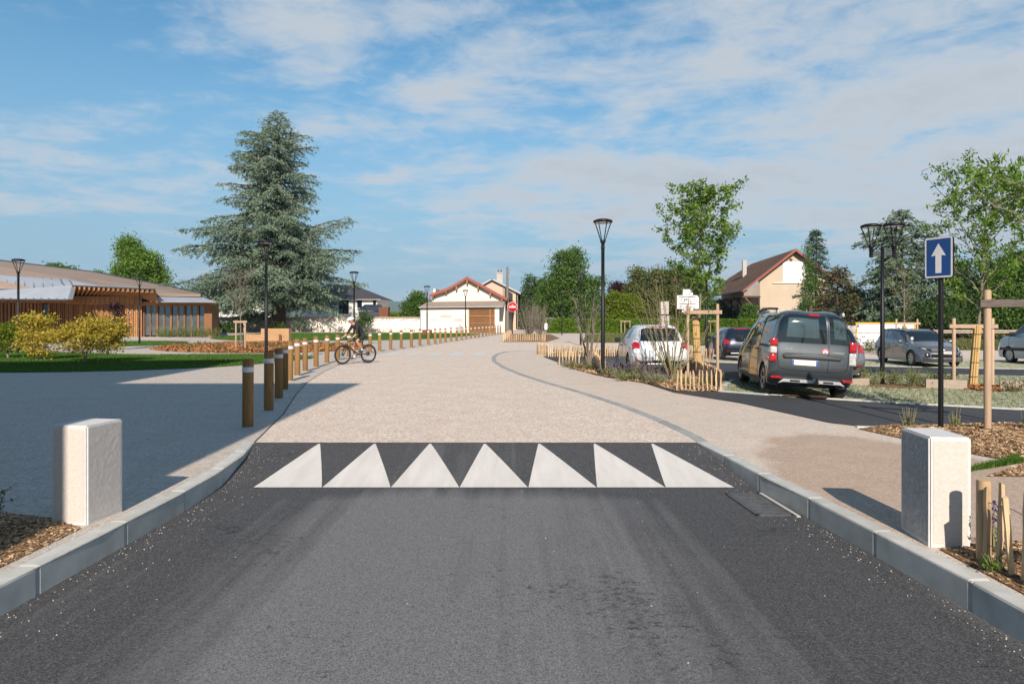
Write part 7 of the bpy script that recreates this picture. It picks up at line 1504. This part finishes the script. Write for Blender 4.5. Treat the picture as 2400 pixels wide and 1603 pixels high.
# ---- navy hatchback
X, Y = G(1693, 845)
nh, sh, bo = car('navy_hatchback', 'dark navy hatchback seen from behind, left of the grey van', scaled(HATCH, 0.98, 1.0, 1.0), 'paint_navy', (X, Y), (0.06, 1.0), (0.69, 3.23), 1.50, 0.31, 5, False, arch=1.14)
hatch_common(nh, sh, [(1.45, 3.75), (1.6, 4.9), (1.85, 4.85), (2.15, 3.75)]); plate(nh, 0.03, 0.70, -1, None, 0.50, 0.11); mirror_wing(nh, 2.5, 0.84, 0.98, 'paint_navy')
sh.patch([(2.9, 5.4), (2.9, 6.6), (2.99, 6.6), (2.99, 5.4)], 0.012, 8, 3).build('brake_light', MT['red_lens'], nh); mb = MB(); mb.bbox((0.03, 0, 0.33), (0.1, 1.1, 0.05), 0.02); mb.build('bumper_trim', MT['silver_trim'], nh)
mb = MB(); mb.tube([(0.8, 0.0, 1.44), (0.62, 0.0, 1.56)], 0.006, 5); mb.build('aerial', MT['black_metal'], nh)
# ---- steel grey crossover mostly hidden by the van
Zs = 19.0; rx = PX(2019, Zs)
su, sh, bo = car('grey_crossover', 'light grey crossover mostly hidden behind the slate grey van', scaled(HATCH, 1.02, 1.03, 1.10), 'paint_steel', (rx - 1.42, Zs + 0.75), (0.05, 1.0), (0.74, 3.38), 1.52, 0.335, 5, False, arch=1.15)
hatch_common(su, sh, [(1.5, 3.8), (1.55, 4.8), (2.0, 4.75), (2.0, 3.8)]); plate(su, 0.0, 0.62, -1, None, 0.5, 0.11); mirror_wing(su, 2.6, 0.88, 1.07, 'car_plastic')
# ---- silver estate, front towards us
fx, fy = PX(2140, 27.6), 27.6; EST = scaled(HATCH, 4.58 / 4.06, 1.03, 1.01, {3: {0: .28, 2: .32, 5: .5}, 4: {0: .95, 2: 1.0}, 5: {0: 1.9, 2: 1.9}, 6: {0: 2.55, 2: 2.55}})
hd_ = Vector((-0.10, -1.0)).normalized(); nl = Vector((-hd_.y, hd_.x))             # car's left
rl = Vector((fx, fy)) - hd_ * 2.73 + nl * 1.56
es, sh, bo = car('silver_estate', 'silver grey estate car facing us beyond the double lamp', EST, 'paint_silver', (rl.x, rl.y), (hd_.x, hd_.y), (0.92, 3.65), 1.56, 0.32, 9, False, arch=1.12)
glass_side(sh, es, [(3.25, 4.1, 4.05, 3.6), (4.22, 5.15, 5.1, 4.18), (5.27, 6.8, 6.12, 5.22)])
sh.patch([(6.06, 5.02), (6.95, 4.9), (6.95, 7.1), (6.06, 6.98)], 0.004, 20, 10).build('windscreen', MT['car_glass'], es); sh.patch([(2.15, 4.9), (2.15, 7.1), (2.85, 7.0), (2.85, 5.0)], 0.004).build('rear_window', MT['car_glass'], es)
sh.patch([(9.16, 4.95), (9.16, 7.05), (9.62, 7.1), (9.62, 4.9)], 0.008, 20, 6).build('grille', MT['car_dark'], es)
for k in range(4): t = 9.22 + k * 0.1; sh.seam([(t, 5.05), (t, 6.95)], 0.006, 14, 0.014).build('grille_bar', MT['galv'], es)
sh.patch([(9.9, 4.9), (9.9, 7.1), (10.35, 7.1), (10.35, 4.9)], 0.008, 20, 5).build('lower_grille', MT['car_dark'], es)
for f in (lambda c: c, mir):
    h_ = sh.patch(f([(8.45, 3.85), (9.2, 4.2), (9.42, 4.92), (9.02, 4.9)]), 0.008); h_.build('headlight', MT['car_glass'], es)
    sh.patch(f([(8.72, 4.0), (9.15, 4.28), (9.28, 4.75), (9.05, 4.72)]), 0.011, 8, 5).build('headlight_lens', MT['clear_lens'], es)
    sh.patch(f([(9.75, 3.9), (9.75, 4.75), (10.25, 4.7), (10.2, 3.95)]), 0.008).build('fog_light_panel', MT['car_dark'], es)
    p = sh.S(10.0, f([(10.0, 4.35)])[0][1]); mb = MB(); mb.lathe([(0, 0.03), (0.04, 0.02), (0.045, 0)], 12, Matrix.Translation(p) @ Matrix.Rotation(R(90), 4, 'Y')); mb.build('fog_light', MT['clear_lens'], es)
    sh.patch(f([(1.5, 3.8), (1.55, 4.8), (2.0, 4.75), (2.0, 3.8)]), 0.01).build('tail_light', MT['red_lens'], es)
sh.seam([(10.45, 4.4), (10.45, 7.6)], 0.012, 20, 0.004).build('chrome_strip', MT['silver_trim'], es)
pp = sh.S(9.76, 6); plate(es, pp.x + 0.02, pp.z + 0.01, 1, 'H 674 KM', 0.52, 0.11); pq = sh.S(9.36, 6)
mb = MB(); mb.lathe([(0.0, 0.016), (0.05, 0.012), (0.062, 0.0)], 6, Matrix.Translation((pq.x + 0.008, 0, pq.z)) @ Matrix.Rotation(R(72), 4, 'Y')); mb.build('emblem', MT['alloy'], es)
door_set(sh, es, [4.14, 5.2, 6.85], [4.35, 5.45], m_h='paint_silver'); mirror_wing(es, 3.0, 0.88, 0.98, 'paint_silver')
for f in (lambda c: c, mir): sh.seam(f([(7.05, 4.6), (8.0, 4.62), (9.05, 4.92)]), 0.005).build('bonnet_seam', MT['car_dark'], es); sh.seam(f([(3.2, 4.96), (5.0, 4.97), (6.3, 4.96)]), 0.018, 12, 0.02).build('roof_rail', MT['black_metal'], es)
for dz in (0.0, 0.06): p = sh.S(6.75, 7.0); mb = MB(); mb.box((p.x + 0.012, p.y + 0.0, p.z + dz + 0.03), (0.01, 0.10, 0.045)); mb.build('screen_sticker', MT['plate_white'], es)
# ---- white people carrier at the right edge
flx, fly = G(2371, 851.5); TOU = scaled(MPV, 4.97 / 4.36, 1.10, 1.09)
hv = Vector((0.05, 1.0)).normalized(); rl = Vector((flx, fly)) - hv * 2.93
tv, sh, bo = car('white_people_carrier', 'pale blue-white people carrier cut off by the right picture edge', TOU, 'paint_vanwhite', (rl.x, rl.y), (hv.x, hv.y), (1.0, 3.93), 1.66, 0.34, 10, False, arch=1.14, ww=0.22)
glass_side(sh, tv, [(3.15, 4.1, 4.1, 3.25), (4.25, 5.2, 5.2, 4.25), (5.32, 6.72, 6.1, 5.32)], v0=4.16); sh.patch([(6.08, 5.0), (6.92, 4.9), (6.92, 7.1), (6.08, 7.0)], 0.004).build('windscreen', MT['car_glass'], tv)
sh.patch([(2.10, 4.72), (2.10, 7.28), (2.93, 7.22), (2.93, 4.78)], 0.005).build('rear_window', MT['car_glass'], tv)
for f in (lambda c: c, mir): sh.patch(f([(8.5, 4.05), (9.5, 4.2), (9.6, 4.9), (8.9, 4.9)]), 0.006).build('headlight', MT['clear_lens'], tv); sh.patch(f([(1.4, 3.9), (1.4, 4.5), (2.6, 4.5), (2.6, 3.9)]), 0.01).build('tail_light', MT['red_lens'], tv); sh.patch(f([(3.4, 2.6), (8.2, 2.6), (8.2, 2.85), (3.4, 2.85)]), 0.008, 30, 3).build('rubbing_strip', MT['car_plastic'], tv)
door_set(sh, tv, [4.18, 5.26, 6.85], [4.35, 5.42]); mirror_wing(tv, 3.5, 0.97, 1.24, 'car_plastic', 1.3)

# ================================================================== CYCLIST
fw = Vector((-0.68, -0.73, 0)).normalized(); bl_ = Vector((-fw.y, fw.x, 0))            # forward, left
bikeO = Vector((-5.86, 25.65, 0.008)); rzb = math.atan2(fw.y, fw.x)
bike = empty('mountain_bike', bikeO, rzb, 'dark mountain bike ridden past the bollards', 'bicycle')
RW, FWx, WRr = -0.56, 0.58, 0.36; BB = (-0.13, 0, 0.33); ST = (-0.30, 0, 0.80); SD = (-0.36, 0, 0.97); HT = (0.36, 0, 0.86); HB = (0.41, 0, 0.72)
for x in (RW, FWx):
    w_ = empty('wheel', (x, 0, WRr)); w_.parent = bike; Mx = Matrix.Rotation(R(90), 4, 'X'); w_.empty_display_size = 0.05
    mb = MB(); mb.lathe([(WRr - 0.028 + 0.028 * math.cos(a), 0.028 * math.sin(a)) for a in [k * math.pi / 4 for k in range(8)]], 40, Mx, closed=True); mb.build('tyre', MT['rubber'], w_)
    mb = MB(); mb.lathe([(WRr - 0.05, 0.012), (WRr - 0.072, 0.008), (WRr - 0.072, -0.008), (WRr - 0.05, -0.012)], 36, Mx, closed=True); mb.build('rim', MT['black_metal'], w_)
    mb = MB()
    for k in range(24): a = k * math.pi / 12; mb.tube([(0.03 * math.cos(a + .5), 0.02 * (-1) ** k, 0.03 * math.sin(a + .5)), ((WRr - 0.07) * math.cos(a), 0, (WRr - 0.07) * math.sin(a))], 0.0022, 3, cap=False)
    mb.build('spokes', MT['wire'], w_)['kind'] = 'stuff'
    mb = MB(); mb.lathe([(0.0, 0.06), (0.03, 0.05), (0.03, -0.05), (0, -0.06)], 12, Mx); mb.lathe([(0.08, 0.052), (0.09, 0.052), (0.09, 0.056), (0.08, 0.056)], 20, Mx, closed=True); mb.build('hub', MT['black_metal'], w_)
mb = MB(); mb.tube([HT, ST], 0.021, 8).tube([HB, (0.15, 0, 0.52), BB], [0.028, 0.032, 0.03], 8).tube([BB, ST], 0.020, 8).tube([(HT[0] - 0.01, 0, HT[2] + 0.03), HB], 0.028, 8)
for s in (-1, 1): mb.tube([BB, (RW, 0.07 * s, WRr)], 0.013, 6).tube([(-0.29, 0.01 * s, 0.74), (RW, 0.07 * s, WRr)], 0.010, 6)
mb.build('frame', MT['frame_brown'], bike)
mb = MB(); mb.tube([HB, (0.43, 0, 0.70)], 0.025, 8)
for s in (-1, 1): mb.tube([(0.435, 0.06 * s, 0.72), (0.50, 0.065 * s, 0.52), (FWx, 0.065 * s, WRr)], [0.02, 0.022, 0.017], 8)
mb.tube([(0.435, -0.07, 0.715), (0.435, 0.07, 0.715)], 0.022, 6); mb.build('fork', MT['black_metal'], bike)
mb = MB(); mb.tube([ST, SD], 0.015, 8); mb.build('seat_post', MT['black_metal'], bike); mb = MB(); mb.tube([(-0.50, 0, 0.985), (-0.38, 0, 0.985), (-0.24, 0, 0.975)], [0.065, 0.055, 0.02], 8); mb.build('saddle', MT['car_plastic'], bike)
mb = MB(); mb.tube([(HT[0], 0, HT[2] + 0.02), (0.42, 0, 0.95)], 0.02, 8).tube([(0.36, -0.36, 0.97), (0.41, -0.15, 0.965), (0.425, 0, 0.955), (0.41, 0.15, 0.965), (0.36, 0.36, 0.97)], 0.013, 8); mb.build('handlebar', MT['black_metal'], bike)
for s in (-1, 1): mb = MB(); mb.tube([(0.385, 0.25 * s, 0.97), (0.36, 0.37 * s, 0.97)], 0.019, 8); mb.build('grip', MT['rubber'], bike)
Mx = Matrix.Translation((BB[0], -0.05, BB[2])) @ Matrix.Rotation(R(90), 4, 'X'); mb = MB(); mb.lathe([(0.085, 0.004), (0.095, 0.004), (0.095, -0.004), (0.085, -0.004)], 24, Mx, closed=True); mb.tube([(BB[0], -0.09, BB[2]), (BB[0] + 0.08, -0.10, BB[2] - 0.14)], 0.012, 6).tube([(BB[0], 0.09, BB[2]), (BB[0] - 0.08, 0.10, BB[2] + 0.14)], 0.012, 6).tube([(BB[0], -0.1, BB[2]), (BB[0], 0.1, BB[2])], 0.02, 8); mb.build('crankset', MT['iron'], bike)
for s, px_, pz in ((-1, 0.08, -0.14), (1, -0.08, 0.14)): mb = MB(); mb.bbox((BB[0] + px_, s * 0.15, BB[2] + pz), (0.09, 0.09, 0.018), 0.005); mb.build('pedal', MT['iron'], bike)
mb = MB(); mb.tube([(BB[0], -0.05, BB[2] + 0.09), (RW, -0.05, WRr + 0.06)], 0.004, 4).tube([(BB[0], -0.05, BB[2] - 0.09), (RW + 0.03, -0.05, WRr - 0.2), (RW, -0.05, WRr - 0.05)], 0.004, 4); mb.lathe([(0.03, 0.0), (0.065, 0.0), (0.05, -0.03), (0.03, -0.03)], 20, Matrix.Translation((RW, -0.045, WRr)) @ Matrix.Rotation(R(90), 4, 'X'), closed=True); mb.build('drivetrain', MT['iron'], bike)
# rider: one skinned figure (bike space: x forward, y left)
rider = empty('person', bikeO, rzb, 'cyclist in black top and shorts with white helmet, leaning over the handlebar', 'person')
J = {'pel': ((-0.33, 0, 1.06), .145, .125), 'wa': ((-0.22, 0, 1.20), .135, .115), 'ch': ((-0.04, 0, 1.37), .165, .125), 'ub': ((0.05, 0, 1.44), .13, .11), 'nk': ((0.13, 0, 1.50), .058, .058), 'hd0': ((0.19, 0, 1.545), .072, .085), 'hd1': ((0.235, 0, 1.62), .078, .095), 'hd2': ((0.245, 0, 1.70), .055, .07)}
E = [('pel', 'wa'), ('wa', 'ch'), ('ch', 'ub'), ('ub', 'nk'), ('nk', 'hd0'), ('hd0', 'hd1'), ('hd1', 'hd2')]
for s, n_ in ((1, 'l'), (-1, 'r')):
    up_ = s > 0; ft = (BB[0] - 0.05, 0.14, BB[2] + 0.20) if up_ else (BB[0] + 0.10, -0.14, BB[2] - 0.08)
    kn = (0.10, 0.17, 0.86) if up_ else (0.02, -0.15, 0.70)
    J.update({'hip' + n_: ((-0.30, 0.10 * s, 1.02), .10, .10), 'th' + n_: (tuple(0.5 * (a + b) for a, b in zip((-0.30, 0.11 * s, 1.0), kn)), .083, .083), 'kn' + n_: (kn, .056, .056),
              'cf' + n_: (tuple(0.62 * a + 0.38 * b for a, b in zip(kn, ft)), .056, .056), 'sh2' + n_: (tuple(0.25 * a + 0.75 * b for a, b in zip(kn, ft)), .038, .038), 'an' + n_: (ft, .036, .036), 'to' + n_: ((ft[0] + 0.10, ft[1], ft[2] - 0.055), .038, .030), 'tt' + n_: ((ft[0] + 0.18, ft[1], ft[2] - 0.06), .03, .022),
              'sd' + n_: ((0.06, 0.18 * s, 1.40), .068, .068), 'ua' + n_: ((0.12, 0.235 * s, 1.27), .052, .052), 'el' + n_: ((0.17, 0.29 * s, 1.15), .043, .043), 'fa' + n_: ((0.265, 0.31 * s, 1.06), .04, .04), 'wr' + n_: ((0.345, 0.315 * s, 0.995), .028, .028), 'ha' + n_: ((0.375, 0.315 * s, 0.985), .036, .026)})
    E += [('pel', 'hip' + n_), ('hip' + n_, 'th' + n_), ('th' + n_, 'kn' + n_), ('kn' + n_, 'cf' + n_), ('cf' + n_, 'sh2' + n_), ('sh2' + n_, 'an' + n_), ('an' + n_, 'to' + n_), ('to' + n_, 'tt' + n_), ('ub', 'sd' + n_), ('sd' + n_, 'ua' + n_), ('ua' + n_, 'el' + n_), ('el' + n_, 'fa' + n_), ('fa' + n_, 'wr' + n_), ('wr' + n_, 'ha' + n_)]
    for q, (dy, ln) in enumerate(((-0.033, .9), (-0.012, 1.0), (0.010, .97), (0.031, .8))):
        b = Vector((0.385, 0.315 * s + dy, 0.988)); J['f%s%da' % (n_, q)] = (tuple(b + Vector((0.022, 0, 0.008))), .0095, .0095); J['f%s%db' % (n_, q)] = (tuple(b + Vector((0.038 * ln, 0, -0.014))), .009, .009); J['f%s%dc' % (n_, q)] = (tuple(b + Vector((0.022 * ln, 0, -0.036))), .008, .008)
        E += [('ha' + n_, 'f%s%da' % (n_, q)), ('f%s%da' % (n_, q), 'f%s%db' % (n_, q)), ('f%s%db' % (n_, q), 'f%s%dc' % (n_, q))]
    b = Vector((0.36, 0.315 * s - 0.035 * s, 0.975)); J['t' + n_ + 'a'] = (tuple(b), .011, .011); J['t' + n_ + 'b'] = (tuple(b + Vector((0.018, -0.012 * s, -0.028))), .009, .009); E += [('ha' + n_, 't' + n_ + 'a'), ('t' + n_ + 'a', 't' + n_ + 'b')]
keys = list(J); me = bpy.data.meshes.new('rider_skeleton'); me.from_pydata([J[k][0] for k in keys], [(keys.index(a), keys.index(b)) for a, b in E], [])
ob = bpy.data.objects.new('tmp_rider', me); col.objects.link(ob); ob.modifiers.new('skin', 'SKIN'); sv = me.skin_vertices[0].data
for i, k in enumerate(keys): sv[i].radius = (J[k][1], J[k][2]); sv[i].use_root = (k == 'pel')
sb = ob.modifiers.new('sub', 'SUBSURF'); sb.levels = 2; sb.render_levels = 2
dg = bpy.context.evaluated_depsgraph_get(); me2 = bpy.data.meshes.new_from_object(ob.evaluated_get(dg)); bpy.data.objects.remove(ob)
for m_ in ('jersey', 'skin', 'sock', 'shoe', 'helmet'): me2.materials.append(MT[m_])
KP = [(k, Vector(J[k][0])) for k in keys]
for p in me2.polygons:
    c = p.center; k = min(KP, key=lambda q: (q[1] - c).length - (0.04 if q[0] in ('pel', 'wa', 'ch', 'ub') else 0))[0]; mi = 0
    if k in ('nk', 'hd0', 'hd1', 'hd2') or k[:2] in ('fa', 'wr', 'ha') or (k[0] == 'f' and k[1] in 'lr') or (k[0] == 't' and k[1] in 'lr' and len(k) == 3): mi = 1
    if k[:2] in ('kn', 'cf'): mi = 1
    if k[:3] == 'sh2': mi = 1
    if k[:2] == 'an': mi = 2
    if k[:2] in ('to', 'tt'): mi = 3
    p.material_index = mi; p.use_smooth = True
me2.name = 'body'; o = bpy.data.objects.new('body', me2); col.objects.link(o); o.parent = rider
hc = Vector((0.235, 0, 1.655))
bm = bmesh.new(); bmesh.ops.create_uvsphere(bm, u_segments=28, v_segments=18, radius=1.0); Mh = Matrix.Translation(hc) @ Matrix.Rotation(R(18), 4, 'Y')
bmesh.ops.delete(bm, geom=[v for v in bm.verts if v.co.z < -0.12], context='VERTS')
for v in bm.verts: v.co = Mh @ Vector((v.co.x * 0.145, v.co.y * 0.108, v.co.z * 0.118))
me = bpy.data.meshes.new('helmet'); bm.to_mesh(me); bm.free(); me.polygons.foreach_set('use_smooth', [True] * len(me.polygons)); hm = link('helmet', me, MT['helmet'], rider)
for yy in (-0.055, -0.02, 0.02, 0.055):
    for xx in (-0.05, 0.035):
        zz = 0.118 * math.sqrt(max(0, 1 - (xx / .145) ** 2 - (yy / .108) ** 2)); mb = MB(); mb.bbox((0, 0, 0), (0.06, 0.014, 0.012), 0.004, Mh.to_3x3().to_4x4()); mb.build('vent', MT['black_metal'], hm, loc=Mh @ Vector((xx, yy, zz)))
# face: nose, glasses, ears
mb = MB(); mb.tube([hc + Vector((0.075, 0, -0.045)), hc + Vector((0.098, 0, -0.075)), hc + Vector((0.088, 0, -0.09))], [0.008, 0.014, 0.012], 6); mb.build('nose', MT['skin'], rider)
mb = MB(); mb.bbox(hc + Vector((0.082, 0, -0.045)), (0.02, 0.12, 0.03), 0.008); mb.build('glasses', MT['car_glass'], rider)
mb = MB(); mb.bbox(hc + Vector((0.078, 0, -0.105)), (0.012, 0.045, 0.008), 0.003); mb.build('mouth', MT['pink_sticker'], rider)
for s in (-1, 1): mb = MB(); mb.bbox(hc + Vector((0.0, 0.082 * s, -0.06)), (0.035, 0.016, 0.055), 0.007); mb.build('ear', MT['skin'], rider)
# ================================================================== AIR
mb = MB(); mb.box((0, 3400, 99.0), (18400, 9000, 202.0)); hzo = mb.build('haze', None); hzo.data.materials.clear()
hm_ = bpy.data.materials.new('haze'); hm_.use_nodes = True; hm_.node_tree.nodes.clear(); o_ = hm_.node_tree.nodes.new('ShaderNodeOutputMaterial'); pv = hm_.node_tree.nodes.new('ShaderNodeVolumePrincipled')
pv.inputs['Color'].default_value = (0.55, 0.75, 0.95, 1); pv.inputs['Density'].default_value = 0.00011; pv.inputs['Anisotropy'].default_value = 0.0; hm_.node_tree.links.new(pv.outputs[0], o_.inputs['Volume'])
hzo.data.materials.append(hm_); tag(hzo, 'thin blue haze fading the distant hills', 'haze', None, 'stuff')
